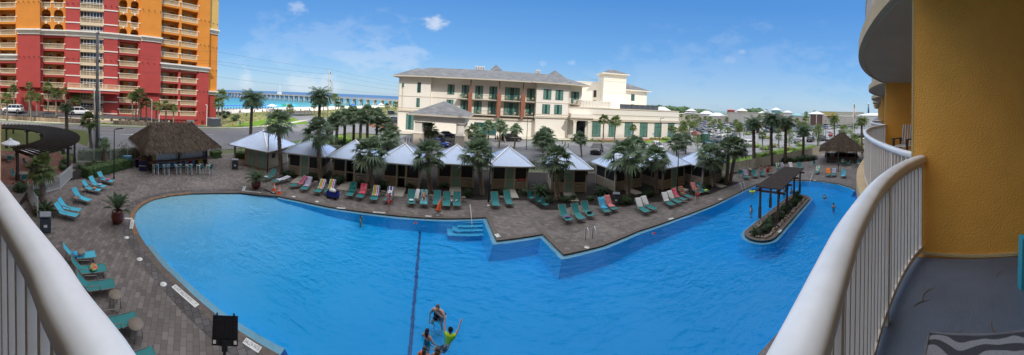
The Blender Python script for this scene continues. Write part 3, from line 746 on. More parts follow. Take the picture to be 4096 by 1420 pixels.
patch('hotel_driveway','asphalt',[(-22,40),(-8,40.2),(30,40),(48,40),(60,46),(60,66),(44,66),(18,69.5),(-12,68),(-30,62),(-30,52)],.03,6)
patch('hotel_sidewalk','concrete',[(-30,64),(-12,68.6),(16,71.8),(16,77),(-30,71)],.09,6)
patch('front_lawn','lawn',[(27,66.5),(46,66.5),(46,72),(30,73)],.09,6)
patch('front_bed','red_mulch',[(24,71),(54,71.5),(54,75.4),(24,75.4)],.11,6)
patch('parking_lot','lot',[(44,66),(60,66),(61,46),(75,40),(140,44),(220,60),(230,170),(150,205),(80,205),(52,150),(52,80)],.035,12)
patch('street_right','asphalt',[(27,40),(60,40),(75,38),(150,36),(150,43),(75,45.5),(60,52),(44,50),(27,46)],.05,8)
patch('fence_walk','concrete',[(25.6,30.4),(66,30.4),(66,32.2),(25.6,32.2)],.03,6)
patch('hedge_bed','lawn',[(27,33),(66,32.3),(66,37),(60,38),(27,38.5)],.06,6)
mb =MB()
for k in range(11):
 x =18.5+2.9*k
 mb.quad((x,58.0,.045),(x +.11,58,.045),(x +.11,63.5,.045),(x,63.5,.045))
for k in range(3):
 mb.quad((-18+9*k,58,.045),(-13+9*k,58,.045),(-13+9*k,58.12,.045),(-18+9*k,58.12,.045))
for r_ in range(9):
 y =72+14*r_;x =62
 while x < 62+130:
  mb.quad((x,y - 4.8,.05),(x +.12,y - 4.8,.05),(x +.12,y +4.8,.05),(x,y +4.8,.05));x +=2.75
struct(mb.build('parking_marking','lane_paint'))
for k,pl in enumerate([[(-35,1.5),(-35,9.6),(-33.4,9.8),(-32.6,7.2),(-29.5,1.8),(-27.8,-.9),(-24.3,-3.7),(-20.6,-4.6),(-24.5,-4.4),(-28.8,-1.1)],]):
 mb =MB().sheet([pl],.03)
 struct(mb.build('planting_bed','mulch'))
# ================================================================ the building the picture was taken from
FE =Vector((.966,.259,0));FN =Vector((-.259,.966,0))
def fp(t,o,z=0):return Vector((FE.x *t +FN.x *o,FE.y *t +FN.y *o,z))
FLOOR,PITCH =8.0,3.2
own =thing('apartment_building','yellow stucco apartment tower with stacked curved balconies and white railings, at the right edge','building')
bays =[]                                   # (t0, t1) of every balcony bay; ours is bay 0
bays.append((-4.2,3.12));t =3.12
while t < 60:bays.append((t,t +9.45));t +=9.45
END_T =bays[-1][1]
def bulge(k,u):return -.47+(.72 if k == 0 else .80)*max(0,math.sin(PI *u)) ** .75
def bay_curve(k,extra=0.0,n=28):
 t0,t1 =bays[k];return [fp(lerp(t0,t1,i /n),bulge(k,i /n)+extra) for i in range(n +1)]
OWN_RAIL =[(-2.9,-1.55),(-2.3,-1.02),(-1.8,-.66),(-1.31,-.36),(-1.1,-.24),(-.93,-.145),(-.8,-.07),(-.7,-.015),(-.6,.03),(-.41,.12),(0,.235),(.42,.32),(.8,.40),(1.11,.455),(1.66,.51),(2.05,.515),(2.43,.49),(2.8,.43),(3.06,.35)]
def smooth_curve(P,n=4):
 out =[];P =[Vector((p[0],p[1],0)) for p in P]
 for i in range(len(P) - 1):
  p0,p1,p2,p3 =P[max(i - 1,0)],P[i],P[i +1],P[min(i +2,len(P) - 1)]
  for k in range(n):
   t =k /n;out.append(.5*((2*p1)+(p2 - p0)*t +(2*p0 - 5*p1 +4*p2 - p3)*t *t +(3*p1 - p0 - 3*p2 +p3)*t ** 3))
 out.append(P[-1]);return out
OWNC =smooth_curve(OWN_RAIL)
OWNC =[p +Vector((-(OWNC[min(i +1,len(OWNC) - 1)] - OWNC[max(i - 1,0)]).normalized().y,(OWNC[min(i +1,len(OWNC) - 1)] - OWNC[max(i - 1,0)]).normalized().x,0))*-.055 for i,p in enumerate(OWNC)]
TOP =22
# main body behind the balconies; the top steps down towards the far end
STEPS =[(-38,-27,11),(-27,-17,15),(-17,END_T,TOP - 3)]
for ta_,tb2,lv in STEPS:
 mb =MB();P =[fp(ta_,-3.0),fp(tb2,-3.0),fp(tb2,-20),fp(ta_,-20)]
 mb.prism([(p.x,p.y) for p in P],-.5,FLOOR +PITCH *lv - 1.2)
 mb.build('wall','stucco_own',own)
def top_level(t):return [lv for a_,b_,lv in STEPS if a_ <= t <= b_][-1]
# dividing walls between the bays (the nearest one fills the right edge of the picture)
for k in range(0,len(bays)):
 t1 =bays[k][1]
 for lv0,lv1 in ((0,TOP - 3),):
  if k == 0:
   a,b_ =Vector((3.075,.40,0)),Vector((2.80,-2.55,0))
   mb =MB();q =(b_ - a).normalized();r_ =Vector((-q.y,q.x,0))
   if r_.x < 0:r_ =-r_
   th =.34
   P =[a,b_,b_ +r_ *th,a +r_ *th]
   mb.prism([(p.x,p.y) for p in P],-.5,FLOOR +PITCH *(TOP - 3),0)
   # the raw front edge of the wall is a lighter, smoother render
   e0 =a +r_ *-.004;e1 =a +r_ *(th +.004);dq =-q *.006
   mb.bar(Vector((*(a +r_ *th /2 - q *.01).xy,FLOOR - 3)),Vector((*(a +r_ *th /2 - q *.01).xy,FLOOR +12)),th +.012,.02,1,up=(q.x,q.y,0))
  else:
   mb =MB();P =[fp(t1 - .17,-.40),fp(t1 - .17,-3.02),fp(t1 +.17,-3.02),fp(t1 +.17,-.40)]
   mb.prism([(p.x,p.y) for p in P],-.5,FLOOR +PITCH *(TOP - 3),0)
   c =fp(t1,-.39);mb.bar(Vector((c.x,c.y,-.4)),Vector((c.x,c.y,FLOOR +20)),.352,.02,1,up=(FN.x,FN.y,0))
  mb.build('divider_wall',['stucco_own','stucco_light'],own)
# floor slabs, one per storey and bay near the camera, whole strips higher up
def slab(k,z,th=.26):
 cv =bay_curve(k,.17) if k else [p +Vector((-.02,.16,0)) for p in OWNC]
 if k == 0:cv =[Vector((-4.2,-2.4,0)),Vector((-3.4,-1.9,0))]+cv
 t0,t1 =bays[k]
 back =[fp(t1 if k else 2.75,-3.01),fp(t0,-3.01)]
 if k == 0:back =[Vector((2.82,-2.5,0)),Vector((2.6,-2.6,0)),fp(-3.4,-3.01)]
 P =[(p.x,p.y) for p in cv]+[(p.x,p.y) for p in back]
 mb =MB();mb.prism(P,z - th,z,1,top=False,bottom=False)
 mb.sheet([P],z,2 if k == 0 and abs(z - FLOOR) < .1 else 1)
 ms =MB();ms.sheet([P],z - th,0)
 mb.add(ms.v,[tuple(reversed(f)) for f in ms.f],0)
 # drip edge under the rim
 if abs(z - FLOOR - PITCH) < 5 and k:
  inn =bay_curve(k,.05)
  for i in range(len(inn) - 1):mb.bar(inn[i]+Vector((0,0,z - th - .012)),inn[i +1]+Vector((0,0,z - th - .012)),.05,.03,0)
 mb.build('balcony_floor' if k == 0 and abs(z - FLOOR) < .1 else 'balcony_slab',['soffit','fascia','balcony_floor'],own)
for k in range(len(bays)):
 for lv in ((-1,0,1,2) if k < 7 else (0,1)):
  if k == 0 and lv == 2:continue
  slab(k,FLOOR +PITCH *lv)
mb =MB()
for ta_,tb2,top_ in STEPS:
 for lv in range(3,top_):
  P =[(p.x,p.y) for p in [fp(ta_,-.1),fp(tb2,-.1),fp(tb2,-3.01),fp(ta_,-3.01)]]
  mb.prism(P,FLOOR +PITCH *lv - .26,FLOOR +PITCH *lv)
for lv in (-1,0,1,2):
 P =[(p.x,p.y) for p in [fp(-38,-.1),fp(-4.25,-.1),fp(-4.25,-3.01),fp(-38,-3.01)]]
 mb.prism(P,FLOOR +PITCH *lv - .26,FLOOR +PITCH *lv)
mb.build('balcony_slab','fascia',own)
mb =MB()
for x in (-10,-18,-26,-33,-38):mb.prism([(p.x,p.y) for p in [fp(x - .15,-.4),fp(x - .15,-3.01),fp(x +.15,-3.01),fp(x +.15,-.4)]],-.5,FLOOR +PITCH *top_level(x) - 1.2)
mb.build('divider_wall','stucco_own',own)
# baseboard trim along the foot of the near wall
mb =MB();a,b_ =Vector((3.06,.30,FLOOR +.02)),Vector((2.80,-2.5,FLOOR +.02));mb.bar(a +Vector((-.008,0,0)),b_ +Vector((-.008,0,0)),.02,.03);mb.build('skirting','stucco_light',own)
def railing(curve,name,label,z0,near,group=None,spacing=.115):
 """curved balcony railing: handrail, bottom rail, balusters"""
 r =thing(name,label,'railing',(0,0,0),0,group)
 W,Hh =(.105,.075) if near else (.09,.07)
 mb =MB();n =len(curve);prof =[(-.42,-.5),(-.5,-.38)]+[(-.5*math.cos(PI *k /10),.1+.4*math.sin(PI *k /10)) for k in range(11)]+[(.5,-.38),(.42,-.5)]
 cols =[]
 for i,p in enumerate(curve):
  d =(curve[min(i +1,n - 1)] - curve[max(i - 1,0)]).normalized();s_ =Vector((-d.y,d.x,0))
  cols.append([p +s_ *(a *W)+Vector((0,0,z0 +1.07 - Hh /2+b *Hh)) for a,b in prof])
 m_ =len(prof);vs =[v for c in cols for v in c];fs =[]
 for i in range(n - 1):
  for k in range(m_):fs.append((i *m_ +k,(i +1)*m_ +k,(i +1)*m_ +(k +1) % m_,i *m_ +(k +1) % m_))
 fs.append(tuple(range(m_)));fs.append(tuple(reversed([(n - 1)*m_ +k for k in range(m_)])))
 mb.add(vs,fs,0,True);mb.build('handrail','white_rail',r)
 mb =MB()
 for i in range(n - 1):mb.bar(curve[i]+Vector((0,0,z0 +.085)),curve[i +1]+Vector((0,0,z0 +.085)),.045,.05)
 if near:
  mb.build('bottom_rail','baluster_white',r);mb =MB()
  for i in range(n - 1):mb.bar(curve[i]+Vector((0,0,z0 +.965)),curve[i +1]+Vector((0,0,z0 +.965)),.035,.035)
 mb.build('top_rail' if near else 'bottom_rail','baluster_white',r)
 L_ =0;acc =0;bal =[];posts =[]
 cum =[0]
 for i in range(n - 1):cum.append(cum[-1]+(curve[i +1] - curve[i]).length)
 k =0;s_ =spacing *.5;cnt =0
 while s_ < cum[-1]:
  while cum[k +1] < s_:k +=1
  u =(s_ - cum[k])/max(1e-6,cum[k +1] - cum[k]);p =curve[k].lerp(curve[k +1],u);d =(curve[k +1] - curve[k]).normalized()
  (posts if cnt % 12 == 6 else bal).append((p,math.atan2(d.y,d.x)));s_ +=spacing;cnt +=1
 if near:
  me =MB().box((0,0,0),(.022,.038,.9)).mesh('baluster','baluster_white')
  for p,a in bal:link('baluster',me,r,p +Vector((0,0,z0 +.55)),a)
 else:
  mb =MB()
  for p,a in bal:mb.box((p.x,p.y,z0 +.55),(.026,.04,.9),a)
  mb.build('balusters','baluster_white',r)['kind']='stuff'
 me =MB().box((0,0,0),(.05,.055,1.0)).mesh('post','baluster_white')
 for p,a in posts:link('post',me,r,p +Vector((0,0,z0 +.5)),a)
 return r
railing(OWNC,'balcony_railing','broad white curved handrail on slim balusters, sweeping round the balcony in front',FLOOR,True,spacing=.10)
railing(bay_curve(1,-.03),'balcony_railing','white curved railing of the next balcony beyond the yellow wall, at eye level',FLOOR,False)
railing(bay_curve(2,-.03),'balcony_railing','white curved railing two balconies beyond the yellow wall, at eye level',FLOOR,False)
for k in (3,4):railing(bay_curve(k,-.03),'balcony_railing','white curved railings stacked small along the far end of the yellow building',FLOOR,False,'far balcony railings',.16)
railing(bay_curve(1,-.03),'balcony_railing','white railing on the big curved slab overhead at the upper right',FLOOR +PITCH,False)
railing(bay_curve(2,-.03),'balcony_railing','smaller white railing on the second curved slab overhead, above the thatched hut',FLOOR +PITCH,False)
# rug, neighbour's chair and the teal chair at our side
rug_c =Vector((1.92,-.42,FLOOR +.006));g0 =G(3715,1335,FLOOR);g1 =G(4092,1331,FLOOR)
d =(g1 - g0).normalized();q =Vector((d.y,-d.x,0));q =q if q.x < 0 else -q
mb =MB();a,b_ =g0 +Vector((0,0,.008)),g0 +d *1.15+Vector((0,0,.008))
nseg =12
for i in range(nseg):
 mb.quad(a.lerp(b_,i /nseg),a.lerp(b_,(i +1)/nseg),a.lerp(b_,(i +1)/nseg)+q *.75,a.lerp(b_,i /nseg)+q *.75)
for e,f_ in ((a,b_),(a,a +q *.75),(b_,b_ +q *.75)):mb.bar(e,f_,.018,.014,1)
m,nt,b =newmat('rug_waves');M['rug_waves']=m;b.inputs['Roughness'].default_value =.95;b.inputs['Specular IOR Level'].default_value =.1
tc =N(nt,'ShaderNodeTexCoord');wv =N(nt,'ShaderNodeTexWave');wv.inputs['Scale'].default_value =2.4;wv.inputs['Distortion'].default_value =9;wv.inputs['Detail'].default_value =1.5;wv.inputs['Detail Scale'].default_value =1.2
L(nt,tc,'Object',wv,'Vector');r =N(nt,'ShaderNodeValToRGB');r.color_ramp.elements[0].position =.40;r.color_ramp.elements[0].color =(.085,.09,.105,1);r.color_ramp.elements[1].position =.55;r.color_ramp.elements[1].color =(.36,.37,.41,1)
L(nt,wv,'Fac',r,'Fac');nz =N(nt,'ShaderNodeTexNoise');nz.inputs['Scale'].default_value =160;L(nt,tc,'Object',nz,'Vector')
mx =N(nt,'ShaderNodeMix',data_type='RGBA',blend_type='OVERLAY');mx.inputs['Factor'].default_value =.5;nt.links.new(r.outputs[0],mx.inputs[6]);nt.links.new(nz.outputs['Fac'],mx.inputs[7]);nt.links.new(mx.outputs[2],b.inputs['Base Color'])
tag(mb.build('rug',['rug_waves','c_grey']),'grey woven rug with pale wavy stripes on the balcony floor','rug')
# rust arcs where chair legs have scraped the floor paint
for (cx,cy,r0,a0,a1) in ((3770,1195,.16,.4,1.9),(3805,1285,.11,2.4,3.9),(3740,1270,.2,.2,1.0),(4050,1290,.15,1.2,2.6),(4040,1110,.12,.2,1.4)):
 c =G(cx,cy,FLOOR +.004);mb =MB()
 for i in range(8):
  u0,u1 =lerp(a0,a1,i /8),lerp(a0,a1,(i +1)/8);w_ =.010*math.sin(PI *(i +.7)/9)
  mb.quad(c +Vector((r0 *math.cos(u0),r0 *math.sin(u0),0)),c +Vector(((r0 +w_)*math.cos(u0),(r0 +w_)*math.sin(u0),0)),c +Vector(((r0 +w_)*math.cos(u1),(r0 +w_)*math.sin(u1),0)),c +Vector((r0 *math.cos(u1),r0 *math.sin(u1),0)))
 mb.build('rust_mark','rust',own)
def balcony_chair(name,label,loc,rz,m_,fabric,kind='chair'):
 c =thing(name,label,'chair',loc,rz);sz =.44
 for sx in (-.27,.27):
  for sy in (-.26,.26):MB().bar((sx,sy,0),(sx *.95,sy *.95,sz if kind is None else sz +.24),.05,.07).build('leg',m_,c)
  if kind:MB().bar((sx,-.3,sz +.24),(sx,.28,sz +.24),.08,.035).build('arm',m_,c)
 MB().box((0,0,sz),(.5,.52,.03)).build('seat',fabric,c)
 if kind:
  mb =MB()
  for i in range(5):mb.bar((-.2+.1*i,.26,sz +.02),(-.2+.1*i,.38,sz +.72),.09,.02)
  mb.build('backrest',fabric,c)
 return c
pc =G(4087,1150,FLOOR);dch =Vector((math.sin(1.84),math.cos(1.84),0))
balcony_chair('balcony_chair','bright teal plastic stool whose leg shows at the extreme right edge',(pc.x - .197,pc.y - .319,FLOOR),.25,'sling_blue','sling_blue',None)
nc =fp(9.6,-.95);nch =balcony_chair('balcony_chair','dark chair with a white back on the neighbouring balcony',(nc.x,nc.y,FLOOR),-1.9,'frame_dark','white')
# ================================================================ the orange and red condominium tower
TA,TB =Vector((-65.2,-7.7,0)),Vector((-66.3,34.5,0));TU =(TB - TA).normalized();TN =Vector((TU.y,-TU.x,0))
def S(px):
 """distance along the tower front of bearing px"""
 t =(px - 2048)/FPX;d =Vector((math.sin(t),math.cos(t),0))
 k =TA.dot(TN)/d.dot(TN);return (d *k - TA).dot(TU)
def s1(x):return S(x /1.44)
S_REF =S(674)
tower =thing('condominium_tower','tall orange and red condominium tower with cream balustrades and white cornices','building',TA,math.atan2(TU.y,TU.x))
FL =[2.85,5.63,8.45,11.44,14.4,17.5,20.6,23.7,27.0,30.4,33.8,37.2,40.6]
TZ =44.0
def shear(mb):
 mb.v =[(v[0],v[1],v[2] - .045*(v[0] - S_REF)) for v in mb.v];return mb
def tb(mb,name,mats,label=None):return shear(mb).build(name,mats,tower,label=label)
ORG,RED,YEL =0,1,2
TM =['tower_orange','tower_red','tower_yellow','tower_trim','frame_dark']
def panel(sa,sb,zc,y0=0.0,low=None,brackets=True,cols=(RED,ORG),bands=False):
 """a plain wall panel: lower and upper colour split at the cornice"""
 z0 =-4 if low is None else low
 mb =MB();mb.bb(sa,sb,y0,2.6,z0,zc,cols[0]);mb.bb(sa,sb,y0,2.6,zc,TZ,cols[1])
 n =max(2,round((sb - sa)/1.5))
 for i in range(1,n):                                   # score lines between the render fields
  x =lerp(sa,sb,i /n)
  for z1_,z2_,c in ((max(z0,-1),zc,cols[0]),(zc +.01,TZ,cols[1])):mb.bb(x - .02,x +.02,y0 - .012,y0 +.05,z1_,z2_,c)
 for f in FL:
  if f > z0 +.4:mb.bb(sa,sb,y0 - .012,y0 +.05,f - .02,f +.02,cols[0] if f < zc else cols[1])
 if brackets:
  for j,f in enumerate(FL):
   if f < z0 +.5 or j % 2:continue
   for i in range(n +1):
    x =lerp(sa +.35,sb - .35,i /n);mb.bb(x - .07,x +.07,y0 - .34,y0,f +.9,f +1.02,4)
 if bands:
  for f in FL:
   mb.bb(sa - .05,sb +.05,y0 - .12,y0 +.1,f - .25,f,3)
 tb(mb,'wall_panel',TM)
def cornice(sa,sb,z0,z1,y0):
 mb =MB();h =z1 - z0
 mb.bb(sa,sb,y0 - .18,y0 +.3,z0,z0 +h *.45);mb.bb(sa - .1,sb +.1,y0 - .42,y0 +.3,z0 +h *.45,z0 +h *.72);mb.bb(sa - .2,sb +.2,y0 - .68,y0 +.3,z0 +h *.72,z1)
 tb(mb,'cornice','tower_trim')
BALP =0
def balustrade(sa,sb,f,y0):
 mb =MB();mb.bb(sa,sb,y0 - .12,y0 +.12,f - .12,f +.10);mb.bb(sa,sb,y0 - .12,y0 +.12,f +.98,f +1.12)
 n =max(6,int((sb - sa)/.27))
 for i in range(n +1):
  x =lerp(sa +.08,sb - .08,i /n)
  if i in (0,n):mb.bb(x - .1,x +.1,y0 - .1,y0 +.1,f +.1,f +.98);continue
  mb.v_ =0;mb.lathe([(.05,0),(.085,.3),(.05,.62),(.06,.88)],4,(x,y0,f +.1),0,False)
 tb(mb,'balustrade','tower_bal')
def bay(sa,sb,ops,zc,y0=.25,floors=range(0,12),arch_from=99,cols=(RED,ORG),flip=False):
 mb =MB();edges =[sa]+[e for o_ in ops for e in o_]+[sb]
 for i in range(0,len(edges),2):                       # piers
  a,b_ =edges[i],edges[i +1]
  if b_ - a < .02:continue
  mb.bb(a,b_,y0,2.2,-4,zc,cols[0]);mb.bb(a,b_,y0,2.2,zc,TZ,cols[1])
  for f in FL:mb.bb(a - .06,b_ +.06,y0 - .14,y0 +.2,f +.95,f +1.2,3)
 tb(mb,'pier',TM)
 mb =MB();mb.bb(sa,sb,2.2,2.6,-4,TZ);tb(mb,'recess_wall','tower_recess')
 for j,f in enumerate(FL):                              # spandrels and floor slabs
  c =cols[0] if f < zc +.3 else cols[1]
  lo =f - (.62 if j < arch_from else .5)
  if j == 0:lo =-4
  mb =MB();mb.bb(ops[0][0],ops[-1][1],y0 +.025,2.195,lo,f - .02,c);tb(mb,'spandrel',TM)
 for j,f in enumerate(FL[:-1]):
  if f > 36:continue
  for i,(a,b_) in enumerate(ops):
   balustrade(a,b_,f,y0 +.12)
   w_ =b_ - a
   u =.22 if (i % 2 == 0) != flip else .6
   mb =MB();mb.bb(a +w_ *u,a +w_ *u +min(.95,w_ *.24),2.14,2.21,f +.85,f +2.0);mb.bb(a +w_ *u +.07,a +w_ *u +min(.95,w_ *.24) - .07,2.12,2.15,f +.93,f +1.9,1);tb(mb,'window',['frame_white','win_grey'])
   if i == 0 or w_ > 3:
    v =.62 if (i % 2 == 0) != flip else .06
    mb =MB();mb.bb(a +w_ *v,a +w_ *v +1.05,2.13,2.22,f,f +2.1);tb(mb,'door','door_red')
Z_MAIN,Z_SIDE =20.5,14.55
bay(s1(-75),s1(105),[(s1(-70),s1(-2)),(s1(2),s1(93))],Z_SIDE)
panel(s1(105),s1(234),Z_MAIN,-.55,8.2)
panel(s1(105.5),s1(233.5),8.3,.1,None,False,cols=(RED,RED))
def mixed_bay(sa,sb,low_ops,up_ops,flip):
 global FL
 keep =FL
 FL =keep[:7];_t =globals()['TZ'];globals()['TZ']=Z_MAIN
 bay(sa,sb,low_ops,Z_MAIN,flip=flip)
 globals()['TZ']=_t;FL =keep[6:]
 bayu(sa,sb,up_ops,flip);FL =keep
def bayu(sa,sb,ops,flip):
 global FL
 mb =MB();edges =[sa]+[e for o_ in ops for e in o_]+[sb]
 for i in range(0,len(edges),2):
  mb.bb(edges[i],edges[i +1],.25,2.2,Z_MAIN,TZ,ORG)
  for f in FL:mb.bb(edges[i] - .06,edges[i +1]+.06,.11,.45,f +.95,f +1.2,3)
 tb(mb,'pier',TM)
 mb =MB();mb.bb(sa,sb,2.2,2.6,Z_MAIN,TZ);tb(mb,'recess_wall','tower_recess')
 for j,f in enumerate(FL):
  for a,b_ in ops:
   mb =MB()
   if j:mb.bb(a,b_,.27,2.2,f - .5,f - .02,ORG)
   if j == len(FL) - 1:tb(mb,'spandrel',TM);continue
   top =FL[j +1] - .5;r_ =(b_ - a)/2;zs =top - r_ *.92;n =12
   for i in range(n):
    x0,x1 =lerp(a,b_,i /n),lerp(a,b_,(i +1)/n)
    za =zs +.92*math.sqrt(max(0,r_ *r_ - (x0 - (a +b_)/2) ** 2));zb =zs +.92*math.sqrt(max(0,r_ *r_ - (x1 - (a +b_)/2) ** 2))
    mb.quad((x0,.27,za),(x1,.27,zb),(x1,.27,top),(x0,.27,top),ORG)
    mb.quad((x0,.27,za),(x0,.7,za),(x1,.7,zb),(x1,.27,zb),ORG)
   xm =(a +b_)/2
   mb.add([(xm - .13,.15,top - .05),(xm +.13,.15,top - .05),(xm +.22,.15,top +.42),(xm - .22,.15,top +.42),(xm - .13,.3,top - .05),(xm +.13,.3,top - .05),(xm +.22,.3,top +.42),(xm - .22,.3,top +.42)],
                   [(0,1,2,3),(0,3,7,4),(1,5,6,2),(2,6,7,3),(0,4,5,1)],3)
   tb(mb,'spandrel',TM)
 for j,f in enumerate(FL[:-1]):
  if f > 36:continue
  for i,(a,b_) in enumerate(ops):
   balustrade(a,b_,f,.37)
   if (i == 0) != flip:
    mb =MB();mb.bb(a +.3,b_ - .3,2.13,2.22,f,f +2.1);tb(mb,'door','door_red')
mixed_bay(s1(234),s1(378),[(s1(250),s1(370))],[(s1(241),s1(294)),(s1(312),s1(366))],False)
panel(s1(378),s1(460),Z_MAIN,-.1,None,True,cols=(RED,RED),bands=True)
panel(s1(595),s1(676),Z_MAIN,-.1,None,True,cols=(RED,RED),bands=True)
# glazed stair bay in the middle
sa,sb =s1(460),s1(595)
mb =MB();mb.bb(sa,sb,.6,2.6,-4,TZ,0);tb(mb,'wall_panel',['tower_recess'])
for j,f in enumerate(FL[:-1]):
 if f > 36:continue
 top =FL[j +1] - .6
 mb =MB();mb.bb(sa +.15,sb - .15,.52,.7,f +.1,top,1)
 for i in range(8):x =lerp(sa +.15,sb - .15,i /7);mb.bb(x - .05,x +.05,.44,.6,f +.1,top,0)
 for z in (f +.1,f +1.5,top):mb.bb(sa +.1,sb - .1,.44,.6,z - .06,z +.06,0)
 tb(mb,'window',['frame_white','win_dark'])
 mb =MB();mb.bb(sa,sb,-.1,.6,f - .55,f - .1);tb(mb,'spandrel','tower_bal')
 xm =(sa +sb)/2
 if j != 2:balustrade(sa,sb,f,0.02)
# terrace over the entrance
ta,tb_ =s1(390),s1(676)
mb =MB();mb.bb(ta,tb_,-2.6,-.1,FL[2] - 1.0,FL[2] - .15,0);mb.bb(ta - .1,tb_ +.1,-2.75,-.1,FL[2] - .35,FL[2] - .1,1);tb(mb,'terrace',['tower_red','tower_trim'])
for a,b_ in ((ta,lerp(ta,tb_,.26)),(lerp(ta,tb_,.27),lerp(ta,tb_,.73)),(lerp(ta,tb_,.74),tb_)):balustrade(a,b_,FL[2],-2.5)
mb =MB();mb.bb(sa +.2,sb - .2,.35,.5,-.6+1.6,FL[0]+1.2,1)
for i in range(6):x =lerp(sa +.2,sb - .2,i /5);mb.bb(x - .07,x +.07,.25,.4,1.0,FL[0]+1.2,0)
tb(mb,'window',['frame_white','win_dark'])
mixed_bay(s1(676),s1(806),[(s1(688),s1(796))],[(s1(685),s1(732)),(s1(750),s1(797))],True)
panel(s1(806),s1(920),Z_MAIN,-.55,8.2)
panel(s1(806.5),s1(919.5),8.3,.1,None,False,cols=(RED,RED))
bay(s1(920),s1(1141),[(s1(926),s1(1028)),(s1(1041),s1(1135))],Z_SIDE)
panel(s1(1141),s1(1200),Z_SIDE,.0,None)
panel(s1(1200),s1(1257),25.1,.9,9.1,True,cols=(ORG,YEL))
mb =MB();mb.bb(s1(1200),s1(1257),.9,2.6,-4,9.1,0);tb(mb,'wall_panel',['tower_red'])
cornice(s1(-75),s1(104),Z_SIDE,Z_SIDE +1.35,.2);cornice(s1(105),s1(234),Z_MAIN,Z_MAIN +1.2,-.56);cornice(s1(234),s1(378),Z_MAIN,Z_MAIN +1.2,.1)
cornice(s1(378),s1(676),Z_MAIN,Z_MAIN +1.2,-.12);cornice(s1(676),s1(806),Z_MAIN,Z_MAIN +1.2,.1);cornice(s1(806),s1(920),Z_MAIN,Z_MAIN +1.2,-.56)
cornice(s1(920),s1(1200),Z_SIDE,Z_SIDE +1.25,-.05);cornice(s1(1200),s1(1257),25.1,26.3,.85);cornice(s1(1200),s1(1257),8.6,9.7,.85)
mb =MB();mb.bb(s1(-75),s1(1256),2.6,14,-4,TZ);tb(mb,'core','tower_orange')
# garage mouth, shutter, service door at the foot of the right block
mb =MB();mb.bb(s1(922),s1(1005),.18,.3,-1,1.75,0);tb(mb,'garage_opening','win_dark')
mb =MB();mb.bb(s1(920),s1(1140),.05,.24,1.75,2.6,0);tb(mb,'lintel','tower_red')
mb =MB();mb.bb(s1(1080),s1(1124),.12,.24,-.6,1.9,0)
for i in range(8):mb.bb(s1(1080),s1(1124),.10,.13,-.4+.28*i,-.36+.28*i,0)
tb(mb,'shutter','alu')
mb =MB();mb.bb(s1(1162),s1(1178),-.03,.05,-.4,1.6);tb(mb,'door','door_red')
# ================================================================ the cream hotel
HA,HB =Vector((-30.0,69.8,0)),Vector((15.7,76.4,0));HU =(HB - HA).normalized();HN =Vector((HU.y,-HU.x,0));H_RZ =math.atan2(HU.y,HU.x)
def hx(px,off=0.0):
 """distance along the hotel front (pushed back by off) of bearing px, and its distance from the camera"""
 t =(px - 2048)/FPX;d =Vector((math.sin(t),math.cos(t),0));k =(HA - HN *off).dot(HN)/d.dot(HN);return (d *k - HA).dot(HU),k
def h6(x,y,off=0.0):
 px,py =Z6(x,y);s_,k =hx(px,off);return s_,ZA(px,py +.012*(2145 - px)*(1 if px < 2145 else 0)*1.0,k)
hotel =thing('hotel','cream three storey hotel with grey shingle roof, balconies and rust brown columns','hotel',HA,H_RZ)
def hb(mb,name,mats,par=None):return mb.build(name,mats,par or hotel)
x_l,x_r =0.0,hx(2274)[0]
xa =hx(Z6(545,0)[0])[0];xb =hx(Z6(1595,0)[0],0)[0];xe =hx(Z9(300,0)[0])[0]
EAVE,B1,B2 =14.9,5.4,9.55
mb =MB();mb.bb(x_l,xa,0,14,-1.5,EAVE);mb.bb(xa,xb,1.7,14,4.6,EAVE);mb.bb(xa,xb,.9,14,-1.5,4.6);mb.bb(xb,x_r,0,14,-1,EAVE);mb.bb(x_r,xe,1.6,14,-1,EAVE)
hb(mb,'wall','hotel_wall')
# string courses and the base cornice
mb =MB()
for z,p_ in ((B1 +.1,.28),(B2,.06),(B1 +.95,.06)):
 h =.5 if p_ > .2 else .16
 mb.bb(x_l - p_,xa +p_ *.2,-p_,.1,z,z +h);mb.bb(xb - p_,x_r +p_,-p_,.1,z,z +h)
mb.bb(xa,hx(Z6(815,0)[0],1.7)[0],1.6,1.72,B2,B2 +.16);mb.bb(xa +.3,xb - .3,.6,1.0,4.45,4.95)
hb(mb,'string_course','hotel_trim')
def hwin(x0,y0,x1,y1,off,zs=None,curtain=True,n=2,proud=.05,zoom=Z6):
 pa,pb =zoom(x0,y0),zoom(x1,y1);sa,k =hx(pa[0],off);sb,k2 =hx(pb[0],off)
 if zs is None:zt =ZA(pa[0],pa[1],k);zb =ZA(pb[0],pb[1],k2)
 else:zb,zt =zs
 f =MB();w_ =.09
 f.bb(sa,sb,off - proud,off +.05,zt - w_,zt);f.bb(sa,sb,off - proud,off +.05,zb,zb +w_)
 for i in range(n +1):x =lerp(sa,sb - w_,i /n);f.bb(x,x +w_,off - proud - .01,off +.05,zb,zt)
 fo =hb(f,'window','frame_dark')
 g =MB();g.bb(sa +w_ /2,sb - w_ /2,off - .02,off +.02,zb +w_ /2,zt - w_ /2);g.build('pane','glass_teal',fo)
 if curtain:
  c =MB();nn =max(4,int((sb - sa)/.16))
  for sd in (0,1):
   xs0,xs1 =(sa +w_,lerp(sa,sb,.36)) if sd == 0 else (lerp(sa,sb,.62),sb - w_)
   for i in range(nn // 2):
    x0_,x1_ =lerp(xs0,xs1,i /(nn // 2)),lerp(xs0,xs1,(i +.75)/(nn // 2));c.bb(x0_,x1_,off - .032,off - .021,zb +w_,zt - w_)
  c.build('curtain','curtain',fo)
 return sa,sb
ZF3,ZF2 =(10.55,13.4),(6.55,9.3)
hwin(415,0,450,1,0,(10.7,13.4),False,1);hwin(412,0,445,1,0,(6.8,9.2),True,1)
